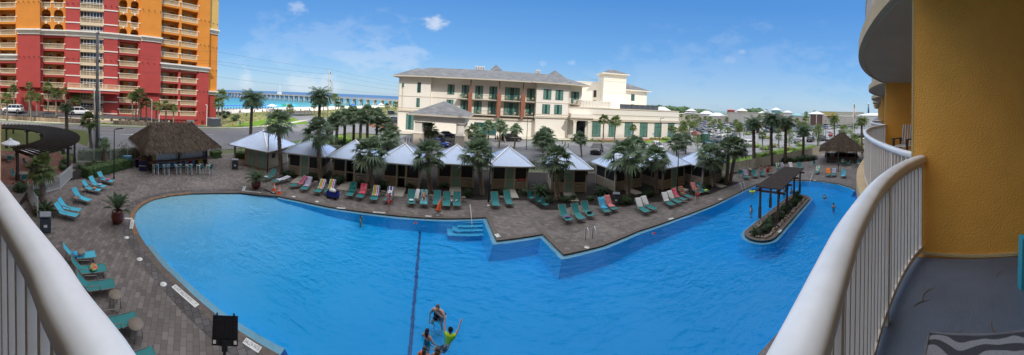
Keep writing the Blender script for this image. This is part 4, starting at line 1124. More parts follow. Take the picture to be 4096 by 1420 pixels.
hwin(715,0,783,1,1.7,(10.6,13.3));hwin(710,0,778,1,1.7,(6.6,9.2))
for r3 in ((855,930),(990,1067),(1130,1206),(1285,1430),(1505,1585)):hwin(r3[0],0,r3[1],1,1.7,(9.75,13.3),True,2 if r3[1] - r3[0] < 100 else 4)
for r2 in ((850,925),(985,1060),(1122,1200),(1280,1425),(1498,1580)):hwin(r2[0],0,r2[1],1,1.7,(5.75,9.2),True,2 if r2[1] - r2[0] < 100 else 4)
for r_ in ((1667,1745),(1788,1863)):hwin(r_[0],0,r_[1],1,0,(10.5,13.3))
for r_ in ((1662,1738),(1782,1857)):hwin(r_[0],0,r_[1],1,0,(6.6,9.2))
for a_,b_ in ((187,255),(182,250)):hwin(a_,0,b_,1,1.6,(9.75,13.2) if a_ == 187 else (5.75,9.1),zoom=Z9)
hwin(318,0,395,1,0,(.6,4.9),True,3)
hwin(995,0,1215,1,.9,(.2,3.5),False,6);hwin(1380,0,1430,1,.9,(.1,2.6),False,1)
# balconies with slabs, dark rails and chairs
def balcony(x0,x1,z,par,d0=.1,d1=1.7):
 s_ =MB();s_.bb(x0,x1,d0,d1,z - .22,z);b_ =hb(s_,'balcony','hotel_trim')
 r_ =MB()
 for zz in (.12,1.05):r_.bb(x0,x1,d0 +.03,d0 +.08,z +zz - .025,z +zz +.025)
 n =int((x1 - x0)/.14)
 for i in range(n +1):x =lerp(x0,x1,i /n);r_.bb(x - .010,x +.010,d0 +.045,d0 +.065,z +.1,z +1.05)
 r_.build('railing','frame_dark',b_)
 return b_
bx =[hx(Z6(x,0)[0],.1)[0] for x in (817,925,963,1212,1250,1450,1490,1592)]
seatm =MB();seatm.box((0,0,.42),(.55,.5,.06));seatm.bar((-.25,.22,.42),(-.25,.36,1.0),.05,.05);seatm.bar((.25,.22,.42),(.25,.36,1.0),.05,.05);seatm.box((0,.3,.75),(.5,.06,.45))
for sx in (-.26,.26):
 for sy in (-.22,.22):seatm.box((sx,sy,.3),(.05,.05,.6))
 seatm.box((sx,0,.62),(.06,.5,.04))
seatme =seatm.mesh('balcony_seat','c_cream')
chairs_h =0
for fl,z in ((2,9.75),(1,5.72)):
 for k in range(0,8,2):
  b_ =balcony(bx[k],bx[k +1],z,hotel)
  for q_,u in enumerate((.3,.7)):
   p_ =HA +HU *lerp(bx[k],bx[k +1],u) - HN *.85
   o =link('armchair',seatme,None,(p_.x,p_.y,z),H_RZ +(.5 if q_ else -.5)+PI)
   tag(o,'pale armchair on an %s hotel balcony between the brown columns' % ('upper' if fl == 2 else 'lower'),'chair','%s balcony armchairs of the hotel' % ('upper' if fl == 2 else 'lower'))
ex =[hx(Z9(x,0)[0],.1)[0] for x in (183,282)]
for z in (9.75,5.72):
 balcony(ex[0],ex[1],z,hotel)
 p_ =HA +HU *lerp(ex[0],ex[1],.7) - HN *.85
 tag(link('armchair',seatme,None,(p_.x,p_.y,z),H_RZ +2.6),'pale armchair on the %s balcony at the hotel corner beside the low wing' % ('upper' if z > 8 else 'lower'),'chair')
for a_,b_ in ((925,963),(1212,1250),(1450,1490)):
 x0,x1 =hx(Z6(a_,0)[0],-.2)[0],hx(Z6(b_,0)[0],-.2)[0]
 mb =MB();mb.bb(x0,x1,-.2,.9,5.3,11.5);hb(mb,'column','hotel_brown')
 xm =(x0 +x1)/2;mb =MB();mb.bb(xm - .14,xm +.14,.2,.5,11.5,EAVE);hb(mb,'post','hotel_brown')
for x in (235,1598,1925):
 s_ =hx(Z6(x,0)[0])[0];mb =MB();mb.bar((s_,-.12,0),(s_,-.12,EAVE - .2),.13,.13);mb.bar((s_,-.12,EAVE - .2),(s_ - .4,-.9,EAVE +.05),.13,.13);hb(mb,'downpipe','hotel_trim')
def hip(mb,x0,x1,y0,y1,z0,z1,mi=0,ridge=None):
 d =(y1 - y0)/2;ins =min(d,(x1 - x0)/2);ym =(y0 +y1)/2;a,b_ =(x0 +ins,ym,z1),(x1 - ins,ym,z1)
 e =[(x0,y0,z0),(x1,y0,z0),(x1,y1,z0),(x0,y1,z0)]
 if abs(a[0] - b_[0]) < .05:
  for i in range(4):mb.tri(e[i],e[(i +1) % 4],a,mi)
 else:
  mb.quad(e[0],e[1],b_,a,mi);mb.tri(e[1],e[2],b_,mi);mb.quad(e[2],e[3],a,b_,mi);mb.tri(e[3],e[0],a,mi)
 return mb
def fasc(mb,x0,x1,y0,y1,z,h,mi):
 mb.bb(x0,x1,y0,y0 +.05,z - h,z - .004,mi);mb.bb(x0,x1,y1 - .05,y1,z - h,z - .004,mi);mb.bb(x0,x0 +.05,y0 +.05,y1 - .05,z - h,z - .004,mi);mb.bb(x1 - .05,x1,y0 +.05,y1 - .05,z - h,z - .004,mi)
 mb.quad((x0,y0,z - h),(x0,y1,z - h),(x1,y1,z - h),(x1,y0,z - h),mi)
mb =MB();hip(mb,x_l - 1.6,xe +1.4,-1.2,15.4,EAVE +.15,EAVE +3.3);fasc(mb,x_l - 1.6,xe +1.4,-1.2,15.4,EAVE +.15,.28,1)
hip(mb,x_l - 1.7,xa +1.3,-1.5,12,EAVE +.2,EAVE +3.0);fasc(mb,x_l - 1.7,xa +1.3,-1.5,12,EAVE +.2,.28,1)
hip(mb,xb - 1.6,x_r +1.6,-1.5,12,EAVE +.2,EAVE +3.1);fasc(mb,xb - 1.6,x_r +1.6,-1.5,12,EAVE +.2,.28,1)
hb(mb,'roof',['shingle','hotel_trim'])
for px,w_,zt in ((1978,9,21.2),(2216,10,20.8)):
 s_ =hx(px,16)[0];mb =MB();hip(mb,s_ - w_ /2,s_ +w_ /2,12,12+w_,EAVE +1.6,zt);hb(mb,'roof',['shingle'])
for a_,b_ in ((980,1075),(1580,1625)):
 s0,s1_ =hx(Z6(a_,0)[0],8)[0],hx(Z6(b_,0)[0],8)[0];n =4 if b_ - a_ > 60 else 2
 for i in range(n):
  u0,u1 =lerp(s0,s1_,i /n),lerp(s0,s1_,(i +.85)/n);mb =MB();mb.bb(u0,u1,7.4,8.6,EAVE +2.9,EAVE +4.4);mb.bb(u0 +.1,u1 - .1,7.36,7.41,EAVE +3.4,EAVE +4.2,1);hb(mb,'roof_vent',['frame_white','alu'])
# vertical hotel sign on the left corner: green cap and a column of small letters
sx =hx(Z6(272,0)[0],-.25)[0];zs_ =h6(272,215,-.25)[1]
mb =MB();mb.bb(sx - .22,sx +.22,-.32,-.2,12.0,13.1);so_ =hb(mb,'sign','c_dgreen')
mb =MB()
for i in range(13):mb.bb(sx - .10,sx +.10,-.30,-.22,11.6 - .45*i,11.85 - .45*i)
mb.build('lettering','c_cream',so_)
# right wing: tall single storey with curtained windows
wing_x0,wing_x1 =x_r,(Vector((51.4,75.1,0)) - HA).dot(HU)
WB =Vector((51.4,75.1,0));w0 =HA +HU *(x_r +3.2);WU =(WB - w0).normalized();WN =Vector((WU.y,-WU.x,0));wl =(WB - w0).length
wing =thing('hotel_wing','low cream hotel wing with tall green curtained windows and a flat parapet','building',w0,math.atan2(WU.y,WU.x))
def wx(px,off=0.0):
 t =(px - 2048)/FPX;d =Vector((math.sin(t),math.cos(t),0));k =(w0 - WN *off).dot(WN)/d.dot(WN);return (d *k - w0).dot(WU),k
mb =MB();mb.bb(-4,wl,0,22,-.6,8.75);mb.build('wall','hotel_wall',wing)
mb =MB();mb.bb(-1,wl +.25,-.3,.1,5.1,5.75);mb.bb(wl - .1,wl +.25,.1,22,5.1,5.75);mb.bb(-4,wl +.08,-.08,.06,6.9,7.05);mb.bb(-4.05,wl +.1,-.1,.2,8.6,8.9);mb.bb(wl - .1,wl +.1,.2,22,8.6,8.9)
mb.build('cornice','hotel_trim',wing)
for a_,b_ in ((388,462),(535,592),(677,747),(812,880),(942,1004),(1062,1118)):
 sa,sb =wx(Z9(a_,0)[0])[0],wx(Z9(b_,0)[0])[0];f =MB();zb,zt =.55,4.95
 f.bb(sa,sb,-.05,.05,zt - .1,zt);f.bb(sa,sb,-.05,.05,zb,zb +.1);f.bb(sa,sb,-.05,.05,3.55,3.65)
 for i in range(3):x =lerp(sa,sb - .09,i /2);f.bb(x,x +.09,-.06,.05,zb,zt)
 fo =f.build('window','frame_dark',wing);MB().bb(sa +.05,sb - .05,-.02,.02,zb +.05,zt - .05).build('pane','glass_teal',fo)
 c =MB();n =14
 for i in range(n):x0_ =lerp(sa +.1,sb - .1,i /n);c.bb(x0_,lerp(sa +.1,sb - .1,(i +.72)/n),-.034,-.021,zb +.1,zt - .12)
 c.build('curtain','curtain',fo)
# entrance portico at the joint
pa,pb =wx(Z9(200,0)[0],-2.4)[0],wx(Z9(378,0)[0],-2.4)[0]
mb =MB();mb.bb(pa - .3,pb +.3,-2.9,0,5.2,6.1,0);mb.bb(pa - .5,pb +.5,-3.1,0,5.75,6.0,0);mb.bb(pa - .15,pb +.15,-2.6,0,6.1,7.0,1);mb.build('portico',['hotel_trim','hotel_wall'],wing)
for x in (Z9(230,0)[0],Z9(357,0)[0]):
 s_ =wx(x,-2.4)[0];mb =MB();mb.bb(s_ - .38,s_ +.38,-2.75,-2.0,-.3,5.2);mb.bb(s_ - .48,s_ +.48,-2.85,-1.9,-.3,.6);mb.bb(s_ - .48,s_ +.48,-2.85,-1.9,4.8,5.19);mb.build('column','hotel_white',wing)
mb =MB();mb.bb(wx(Z9(243,0)[0])[0],wx(Z9(322,0)[0])[0],-.06,.02,0,4.9);mb.build('door','glass_black',wing)
mb =MB();mb.bb(-1.5,10,1.2,1.4,8.9,10.9)
for i in range(12):mb.bb(-1.4+i *.95,-.55+i *.95,1.12,1.21,8.95,10.8)
mb.bb(13,26,2.0,2.2,8.9,10.3,1)
for i in range(7):mb.bb(13.1+i *1.85,14.8+i *1.85,1.93,2.01,9.0,10.2,2)
mb.build('roof_screen',['hotel_wall','frame_dark','bin'],wing)
# white stair tower and rear wing
def box_from(px0,px1,d):a =PD(px0,d);b_ =PD(px1,d);return a,b_
a,b_ =PD(2411,101),PD(2501,104);u =(b_ - a).normalized();ztop =ZA(2450,294,102)
st =thing('stair_tower','white windowless stair tower with a small grey hip roof above the low hotel wing','building',a,math.atan2(u.y,u.x));wd =(b_ - a).length
mb =MB();mb.bb(0,wd,0,7,-.5,ztop);mb.build('wall','hotel_white',st)
mb =MB();hip(mb,-1.0,wd +1.0,-1,8,ztop +.02,ztop +1.9);fasc(mb,-1.0,wd +1.0,-1,8,ztop +.02,.3,1);mb.build('roof',['shingle','hotel_white'],st)
mb =MB();mb.bb(-.04,wd +.04,-.04,0.03,ztop - 3,ztop - 2.9);mb.bb(-.04,wd +.04,-.04,0.03,ztop - 7,ztop - 6.9);mb.build('string_course','hotel_trim',st)
a,b_ =PD(2500,108),PD(2586,113);u =(b_ - a).normalized();ze =ZA(2560,362,110)
rw =thing('hotel_wing','white rear hotel wing with a grey hip roof right of the stair tower','building',a,math.atan2(u.y,u.x));wd =(b_ - a).length
mb =MB();mb.bb(-1,wd,0,14,-.5,ze);mb.build('wall','hotel_white',rw)
mb =MB();hip(mb,-4,wd +1.3,-1.2,15,ze +.02,ze +3.2);fasc(mb,-4,wd +1.3,-1.2,15,ze +.02,.3,1);mb.build('roof',['shingle','hotel_white'],rw)
for z0 in (ze - 4.2,ze - 8.2):
 mb =MB();mb.bb(wd *.26,wd *.42,-.05,.05,z0,z0 +2.6,0);mb.build('window','frame_dark',rw);mb2 =MB();mb2.bb(wd *.28,wd *.40,-.07,-.04,z0 +.1,z0 +2.5);mb2.build('pane','glass_teal',rw)
a,b_ =PD(2330,103),PD(2411,104);u =(b_ - a).normalized();ze =ZA(2370,331,103)
rw =thing('hotel_wing','white flat roofed hotel block between the main roof and the stair tower','building',a,math.atan2(u.y,u.x));wd =(b_ - a).length
mb =MB();mb.bb(-4,wd +.3,0,10,-.5,ze);mb.bb(-4.1,wd +.3,-.1,.3,ze,ze +.35);mb.build('wall','hotel_white',rw)
mb =MB()
for i in range(9):mb.bb(i *.95 - .5,i *.95 - .44,.1,.16,ze +.35,ze +1.2)
mb.bb(-.5,7.2,.1,.16,ze +1.15,ze +1.22);mb.build('roof_railing','alu',rw)
for z0 in (ze - 5.3,ze - 9.0):
 mb =MB();mb.bb(wd *.52,wd *.66,-.05,.05,z0,z0 +2.6);mb.build('window','frame_dark',rw)
# porte-cochere
c0,c1 =G(1673,575),G(1838,588);u =(c1 - c0).normalized()
pcx =thing('entrance_canopy','free standing hotel arrival canopy with grey hip roof on four thick cream piers','canopy',c0,math.atan2(u.y,u.x));wd =(c1 - c0).length
for x in (0,wd):
 for y in (0,8.5):
  mb =MB();mb.box((x,y,2.6),(1.5,1.5,5.2));mb.box((x,y,1.1),(1.75,1.75,2.2),mi=1);mb.box((x,y,2.28),(1.9,1.9,.16));mb.build('pier',['hotel_wall','hotel_trim'],pcx)
mb =MB();mb.bb(-1,wd +1,-1,-.4,4.6,6.1);mb.bb(-1,wd +1,8.9,9.5,4.6,6.1);mb.bb(-1,-.4,-.4,8.9,4.6,6.1);mb.bb(wd +.4,wd +1,-.4,8.9,4.6,6.1);mb.build('beam','hotel_wall',pcx)
mb =MB();hip(mb,-1.9,wd +1.9,-1.9,10.4,6.2,8.9);fasc(mb,-1.9,wd +1.9,-1.9,10.4,6.2,.3,1);mb.build('roof',['shingle','hotel_trim'],pcx)
# ================================================================ shops beyond the car park
def shop(label,px0,px1,ytop,d,m_='hotel_wall',depth=26,extras=(),cat='shop',name='shop_building',zb=-.5):
 a,b_ =PD(px0,d),PD(px1,d);u =(b_ - a).normalized();wd =(b_ - a).length;zt =ZA((px0 +px1)/2,ytop,d)
 o =thing(name,label,cat,a,math.atan2(u.y,u.x))
 mb =MB();mb.bb(0,wd,0,depth,zb,zt);mb.build('wall',m_,o)
 mb =MB();mb.bb(-.2,wd +.2,-.2,depth +.2,zt,zt +.35);
 n =max(2,int(wd /7))
 for i in range(n +1):x =lerp(.2,wd - .2,i /n);mb.bb(x - .3,x +.3,-.18,.0,zb,zt)
 mb.build('parapet','hotel_trim',o)
 for e in extras:e(o,wd,zt,d)
 return o
def roof_piece(x0,x1,y_lo,y_hi,m_wall,m_roof='metal_roof',back=4,label=None,px=None):
 """small roofed box rising above the parapet; heights from the picture rows y_lo (eave) and y_hi (apex)"""
 def f(o,wd,zt,d):
  p =px;ze =ZA(p,y_lo,d +back);za =ZA(p,y_hi,d +back);mb =MB();mb.bb(x0,x1,back,back +max(6,(x1 - x0)*.7),zt - 1,ze);mb.build('upper_wall',m_wall,o)
  mb =MB();hip(mb,x0 - .8,x1 +.8,back - .8,back +max(6,(x1 - x0)*.7)+.8,ze,za);mb.bb(x0 - .8,x1 +.8,back - .8,back - .7,ze - .3,ze - .01);mb.build('roof',m_roof,o)
 return f
M['shop_red']=mat('shop_red',(.40,.09,.06),.8);M['shop_yellow']=mat('shop_yellow',(.60,.44,.14),.8);M['shop_teal']=mat('shop_teal',(.16,.34,.36),.7);M['shop_brown']=mat('shop_brown',(.14,.075,.06),.8);M['shop_tan']=mat('shop_tan',(.58,.52,.43),.85,var=.05,scale=.1);M['shop_pale']=mat('shop_pale',(.62,.60,.56),.8)
M['roof_pale']=mat('roof_pale',(.50,.52,.54),.5,var=.05)
shop('low tan shop with a pale ridged roof just right of the hotel wing',2600,2700,446,205,'shop_yellow',20,[roof_piece(3,15,441,427,'shop_yellow','roof_pale',3,px=2650)])
shop('long tan shop wall carrying a small red turret with tiered pale roof',2700,2800,457,212,'shop_tan',24,[roof_piece(9,16,444,434,'shop_red','roof_pale',2,px=2765),roof_piece(8,17,452,445,'shop_red','roof_pale',1,px=2765)])
shop('tan shop wall under a wide pale hip roof with a red band',2800,2915,465,205,'shop_tan',24,[roof_piece(0,10,455,443,'shop_pale','roof_pale',3,px=2820),roof_piece(7,19,463,451,'shop_red','roof_pale',1,px=2868)])
shop('tan shop block with a yellow cube turret and a red parapet piece',2915,3052,452,198,'shop_tan',30,[roof_piece(6,13,443,433,'shop_yellow','roof_pale',3,px=2970),roof_piece(-1,4,440,437,'shop_red','shop_red',2,px=2920)])
shop('pale shop with blue grey hip roof and a white lantern tower',3030,3135,456,215,'shop_pale',26,[roof_piece(1,13,452,442,'shop_pale','roof_pale',2,px=3060),roof_piece(11,18,440,430,'shop_teal','roof_pale',4,px=3104),])
shop('shop with teal roof and a small pale pointed pavilion top',3135,3225,466,205,'shop_tan',26,[roof_piece(0,6,450,441,'shop_pale','roof_pale',2,px=3154),roof_piece(6,14,462,452,'shop_teal','shop_teal',2,px=3187)])
shop('dark brown gatehouse shop with a pale hip roof between tan shops',3240,3294,458,190,'shop_brown',14,[roof_piece(-.5,9.5,456,446,'shop_brown','roof_pale',0.5,px=3267)])
shop('long tan store front right of the brown gatehouse',3296,3422,466,215,'shop_tan',30,[roof_piece(3,9,464,460,'shop_red','shop_red',-.6,px=3375)])
shop('pale tan store with a yellow parapet behind the long store front',3270,3350,447,300,'shop_yellow',30)
shop('wide cream superstore parapet with faint red lettering behind the flagpole',3345,3455,449,300,'shop_tan',30)
shop('big pale store at the far right under a light metal roof',3418,3530,464,190,'shop_pale',30,[roof_piece(2,24,462,452,'shop_pale','roof_pale',2,px=3460)])
# fishing pier
PA,PB =Vector((-326,202,0)),Vector((-88,214,0));pu =(PB - PA).normalized();pl =(PB - PA).length
pier =thing('fishing_pier','long concrete fishing pier on paired piles running out over the turquoise sea','pier',PA,math.atan2(pu.y,pu.x))
M['pier_concrete']=mat('pier_concrete',(.36,.31,.25),.85,var=.15,scale=.2)
mb =MB();mb.bb(0,pl,-2.6,2.6,5.3,5.9);mb.bb(-2,10,-7,7,5.3,5.9);mb.build('deck','pier_concrete',pier)
mb =MB()
for y in (-2.5,2.5):
 mb.bb(0,pl,y - .06,y +.06,6.85,6.98);mb.bb(0,pl,y - .04,y +.04,6.35,6.43)
 for i in range(int(pl /2)):mb.bb(i *2 - .05,i *2+.05,y - .05,y +.05,5.9,6.9)
mb.build('railing','pier_concrete',pier)
capm =MB().bb(-.6,.6,-3.4,3.4,4.5,5.29).mesh('pile_cap','pier_concrete')
pm =MB();pm.tube([(0,-4.4,-2),(0,-2.0,4.6)],.55,8);pm.tube([(0,4.4,-2),(0,2.0,4.6)],.55,8);pm.tube([(0,0,-2),(0,0,4.6)],.5,8);pme =pm.mesh('pile_pair','pier_concrete')
n =34
for i in range(n):
 x =3+i *(pl - 8)/(n - 1);link('pile_cap',capm,pier,(x,0,0));link('pile',pme,pier,(x,0,0))
mb =MB();mb.bb(96,99,-2,2,5.95,9.0);mb.bar((98,0,9),(98,0,17),.35,.35);mb.bar((98,0,13),(98,0,13.3),2.5,.2);mb.build('mast','frame_white',pier)
# ================================================================ vegetation
def fan_crown(seed,n=32,strips=14,droop=.75):
 """sabal crown of radius about 1: fan fronds made of separate narrow blades"""
 R =random.Random(seed);mb =MB()
 for i in range(n):
  az =i *2.39996+R.uniform(-.3,.3);el =lerp(1.35,-.75,(i /n) ** .85)+R.uniform(-.15,.15)
  d =Vector((math.cos(az)*math.cos(el),math.sin(az)*math.cos(el),math.sin(el)));L0 =R.uniform(.40,.60)
  side =d.cross(Vector((0,0,1))).normalized();up =side.cross(d)
  p1 =d *L0 +Vector((0,0,-.06*math.cos(el)))
  mb.bar((0,0,0),p1,.018,.012)
  Lf =R.uniform(.48,.66);fold =R.uniform(.2,.5);tw =R.uniform(-.35,.35)
  s2 =side *math.cos(tw)+up *math.sin(tw);u2 =up *math.cos(tw) - side *math.sin(tw)
  for k in range(strips):
   a =lerp(-1.75,1.75,k /(strips - 1))+R.uniform(-.05,.05);l =Lf *(1 - .22*abs(a)/1.75)*R.uniform(.88,1.08)
   b =d *math.cos(a)+s2 *math.sin(a)+u2 *(fold *abs(math.sin(a))*.5)
   b.normalize();w_ =b.cross(u2).normalized()*.046*R.uniform(.8,1.2)
   m1 =p1 +b *l *.55;tip =p1 +b *l +Vector((0,0,-droop *l *R.uniform(.25,.75)))
   mb.add([p1 - w_ *.25,p1 +w_ *.25,m1 +w_,m1 - w_,tip],[(0,1,2,3),(3,2,4)])
 return mb
def dead_skirt(seed,n=7):
 R =random.Random(seed);mb =MB()
 for i in range(n):
  az =R.uniform(0,6.28);d =Vector((math.cos(az),math.sin(az),0));p0 =d *.1;p1 =d *R.uniform(.25,.4)+Vector((0,0,-.3))
  mb.bar(p0,p1,.02,.015)
  for k in range(7):
   a =lerp(-.8,.8,k /6);s_ =Vector((-d.y,d.x,0));b =(Vector((0,0,-1))*math.cos(a)+s_ *math.sin(a)+d *.2).normalized();w_ =s_ *.025
   mb.add([p1 - w_,p1 +w_,p1 +b *R.uniform(.3,.5)],[(0,1,2)])
 return mb
def feather_crown(seed,n=46,leaf=15,droop=1.0):
 R =random.Random(seed);mb =MB()
 for i in range(n):
  az =i *2.39996+R.uniform(-.25,.25);el =lerp(1.4,-.45,(i /n) ** .9)+R.uniform(-.1,.1);Lr =R.uniform(.85,1.05)
  d =Vector((math.cos(az),math.sin(az),0));pts =[];p =Vector((0,0,0));e =el
  for k in range(9):
   pts.append(p.copy());p =p +(d *math.cos(e)+Vector((0,0,math.sin(e))))*(Lr /8);e -=droop *.13*(1+k *.12)
  for k in range(8):mb.bar(pts[k],pts[k +1],.018 - .0015*k,.012)
  side =Vector((-d.y,d.x,0))
  for k in range(leaf *2):
   t =lerp(.12,.98,(k // 2)/leaf);j =min(7,int(t *8));q =pts[j].lerp(pts[j +1],t *8 - j);tg =(pts[j +1] - pts[j]).normalized();up =side.cross(tg)
   s_ =side *(1 if k % 2 else -1);l =(.30*math.sin(PI *min(1,t *.9+.12))+.06)*R.uniform(.85,1.15)
   b =(s_ *.75+tg *.62+up *R.uniform(-.05,.45)).normalized();w_ =tg.cross(b).cross(b).normalized()*.02
   mb.add([q - w_,q +w_,q +b *l +Vector((0,0,-.25*l))],[(0,1,2)])
 return mb
def trunk_mesh(seed,r0,r1,boots,n=16):
 """unit height trunk"""
 R =random.Random(seed);mb =MB();pts =[];rs =[]
 bx,by =R.uniform(-.08,.08),R.uniform(-.08,.08)
 for i in range(n +1):
  t =i /n;pts.append((bx *math.sin(PI *t),by *math.sin(PI *t),t));rs.append(lerp(r0,r1,t)*(1+.10*(i % 2))*(1.15 if i == 0 else 1))
 mb.tube(pts,rs,10)
 if boots:
  for i in range(boots):
   t =(i +.5)/boots;a =i *2.39996;rr =lerp(r0,r1,t);c =Vector((bx *math.sin(PI *t)+rr *math.cos(a)*.9,by *math.sin(PI *t)+rr *math.sin(a)*.9,t))
   o =Vector((math.cos(a),math.sin(a),0));s_ =Vector((-o.y,o.x,0))*.085
   hz =.034
   mb.add([c - s_,c +s_,c +o *.10+s_ *.55+Vector((0,0,hz)),c +o *.10 - s_ *.55+Vector((0,0,hz)),c - s_ *.3+Vector((0,0,hz *1.3)),c +s_ *.3+Vector((0,0,hz *1.3))],
                   [(0,1,2,3),(3,2,5,4),(0,3,4),(1,5,2)])
 return mb
FAN =[fan_crown(11+i).mesh('crown','palm_leaf') for i in range(5)]
FAN_SMALL =[fan_crown(51+i,30,10).mesh('crown','palm_leaf') for i in range(3)]
SKIRT =[dead_skirt(3+i).mesh('dead_frond','dead_frond') for i in range(2)]
DATE =[feather_crown(21+i).mesh('crown','date_leaf') for i in range(3)]
TRK =[trunk_mesh(31+i,.215,.19,90).mesh('trunk','palm_trunk') for i in range(3)]
TRK_PLAIN =[trunk_mesh(41+i,.17,.13,0).mesh('trunk','grey_trunk') for i in range(3)]
TRK_DATE =[trunk_mesh(61+i,.30,.24,60).mesh('trunk','date_trunk') for i in range(2)]
def leafy(mb,c,size,n,R,leaf=.16,mi=0):
 """leaf shaped faces spread through an ellipsoid"""
 for _ in range(n):
  while True:
   v =Vector((R.uniform(-1,1),R.uniform(-1,1),R.uniform(-1,1)))
   if .25 < v.length < 1:break
  p =Vector((c[0]+v.x *size[0],c[1]+v.y *size[1],c[2]+v.z *size[2]));nrm =(v +Vector((R.uniform(-.7,.7),R.uniform(-.7,.7),R.uniform(-.2,.9)))).normalized()
  a =nrm.orthogonal().normalized();b =nrm.cross(a);t =R.uniform(0,6.28);a,b =a *math.cos(t)+b *math.sin(t),b *math.cos(t) - a *math.sin(t);l =leaf *R.uniform(.6,1.3)
  mb.add([p - a *l *.5,p +b *l *.3,p +a *l *.6,p - b *l *.3],[(0,1,2,3)],mi)
 return mb
SHR =[leafy(MB().sphere((0,0,.38),.62,8,5,0,(.8,.8,.55)),(0,0,.42),(.85,.85,.5),260,random.Random(5+i),.17).mesh('shrub','shrub') for i in range(3)]
npalm =0
def setmat(o,m_):
 o.material_slots[0].link ='OBJECT';o.material_slots[0].material =M[m_]
def palm(base,crown,rpx,label,group=None,kind='sabal',lit=False,z0=None,dist=None,name=None,plain=False,small=False,skirt=True):
 """palm from the pixel of its foot, the pixel of its crown's heart and the crown radius in pixels"""
 global npalm
 npalm +=1;i =npalm
 p =GT(*base) if dist is None else PD(base[0],dist)
 if dist is not None:p.z =ground(p.x,p.y)
 d =p.xy.length;c =PD(crown[0],d);c.z =ZA(crown[0],crown[1],d);rad =rpx /FPX *d *1.06
 o =thing(name or ('date_palm' if kind == 'date' else 'palm_tree'),label,'palm tree',p,0,group)
 h =max(.3,c.z - p.z - .05)
 tm =TRK_DATE[i % 2] if kind == 'date' else (TRK_PLAIN[i % 3] if plain else TRK[i % 3])
 t =link('trunk',tm,o);t.scale =(1,1,h)
 # lean: shear by rotating the trunk towards the crown
 lean =Vector((c.x - p.x,c.y - p.y,h));t.rotation_euler =lean.to_track_quat('Z','Y').to_euler();t.scale =(1,1,lean.length)
 cm =DATE[i % 3] if kind == 'date' else (FAN_SMALL[i % 3] if small else FAN[i % 5])
 cr =link('crown',cm,o,(c.x - p.x,c.y - p.y,c.z - p.z));cr.scale =(rad,rad,rad *(.92 if kind == 'date' else .95));cr.rotation_euler =(rnd(-.12,.12),rnd(-.12,.12),rnd(0,6.28))
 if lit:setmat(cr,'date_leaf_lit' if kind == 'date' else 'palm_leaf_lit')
 if skirt and not small:
  s_ =link('dead_frond',SKIRT[i % 2],cr,(0,0,0));s_.scale =(1,1,1)
 return o
# the row standing in the beds before the cabanas
near =[((1125,694),(1119,489),70,'rough trunked sabal palm beside the open restroom pavilion'),((1280,722),(1276,530),74,'sabal palm leaning over the cabana numbered 1'),
  ((1491,759),(1488,614),84,'wide crowned sabal palm between cabanas 2 and 3'),((1722,774),(1722,617),76,'sabal palm between cabanas 3 and 4'),
  ((1930,780),(1919,618),80,'sabal palm next to the black lamp post between cabanas 4 and 5'),((2230,802),(2236,634),76,'sabal palm at the left corner of cabana 6'),
  ((2515,790),(2510,622),88,'large sabal palm at the front corner of the seventh cabana'),((2625,775),(2632,634),66,'narrower sabal palm between the seventh and eighth cabanas'),
  ((2854,747),(2847,624),66,'sabal palm in front of the last cabana on the right')]
for b_,c,r_,lb in near:palm(b_,c,r_,lb,'sabal palms before the cabanas')
palm((2905,734),(2920,598),60,'left one of two leaning palms with crossed trunks beside the last cabana',skirt=True);palm((2920,730),(2952,588),58,'right one of two leaning palms with crossed trunks beside the last cabana')
# clump behind the cabanas, by the road
for i,(c,r_) in enumerate([((1353,479),44),((1384,474),46),((1419,460),48),((1447,472),42),((1474,452),44),((1512,466),46),((1330,498),40),((1545,500),46)]):
 palm((c[0]+(-4,3,2,-2,5,2,0,0)[i],590+i),c,r_,'sabal palm in the dense clump behind cabanas 1 and 2','palm clump behind the cabanas',dist=44+1.7*(i % 3))
palm((1560,640),(1562,560),50,'low bushy palm behind the gap between cabanas 2 and 3',dist=40)
palm((1540,640),(1575,528),40,'shaggy palm at the right end of the clump behind cabana 2',dist=43)
for i in range(16):
 p =PD(1335+15.5*i,41+2.2*(i % 4));o =link('bush',SHR[i % 3],None,(p.x,p.y,ground(p.x,p.y)),i);o.scale =(1.9,1.9,1.7+.5*(i % 3));tag(o,'dark undergrowth bush in the palm clump behind cabanas 1 and 2','bush','undergrowth behind the cabanas')
for i in range(30):
 p =PD(1600+37*i +rnd(-8,8),40.5+(i % 3)*.8);o =link('bush',SHR[i % 3],None,(p.x,p.y,0),i);o.scale =(1.3,1.2,1.1+.4*(i % 2));tag(o,'leafy bush in the strip behind the cabanas and their white fence','bush','bushes behind the cabana fence')
# tall date palms on the left
palm((1002,543),(1010,394),64,'tall date palm with a feathery crown against the beach, left of the pavilion roof',kind='date');palm((1283,560),(1280,384),60,'tall date palm with a feathery crown in front of the wooden utility pole',kind='date',dist=52)
palm((267,524),(265,428),36,'short dark date palm at the roadside left of the big grey utility pole',kind='date',dist=47,lit=False)
palm((368,566),(357,482),44,'sabal palm right beside the big grey utility pole',dist=41,lit=True)
palm((173,830),(163,672),72,'sabal palm with bright green new leaves before the curved pergola',lit=True);palm((423,652),(420,574),30,'thin scruffy palm behind the white fence left of the thatched bar',small=True)
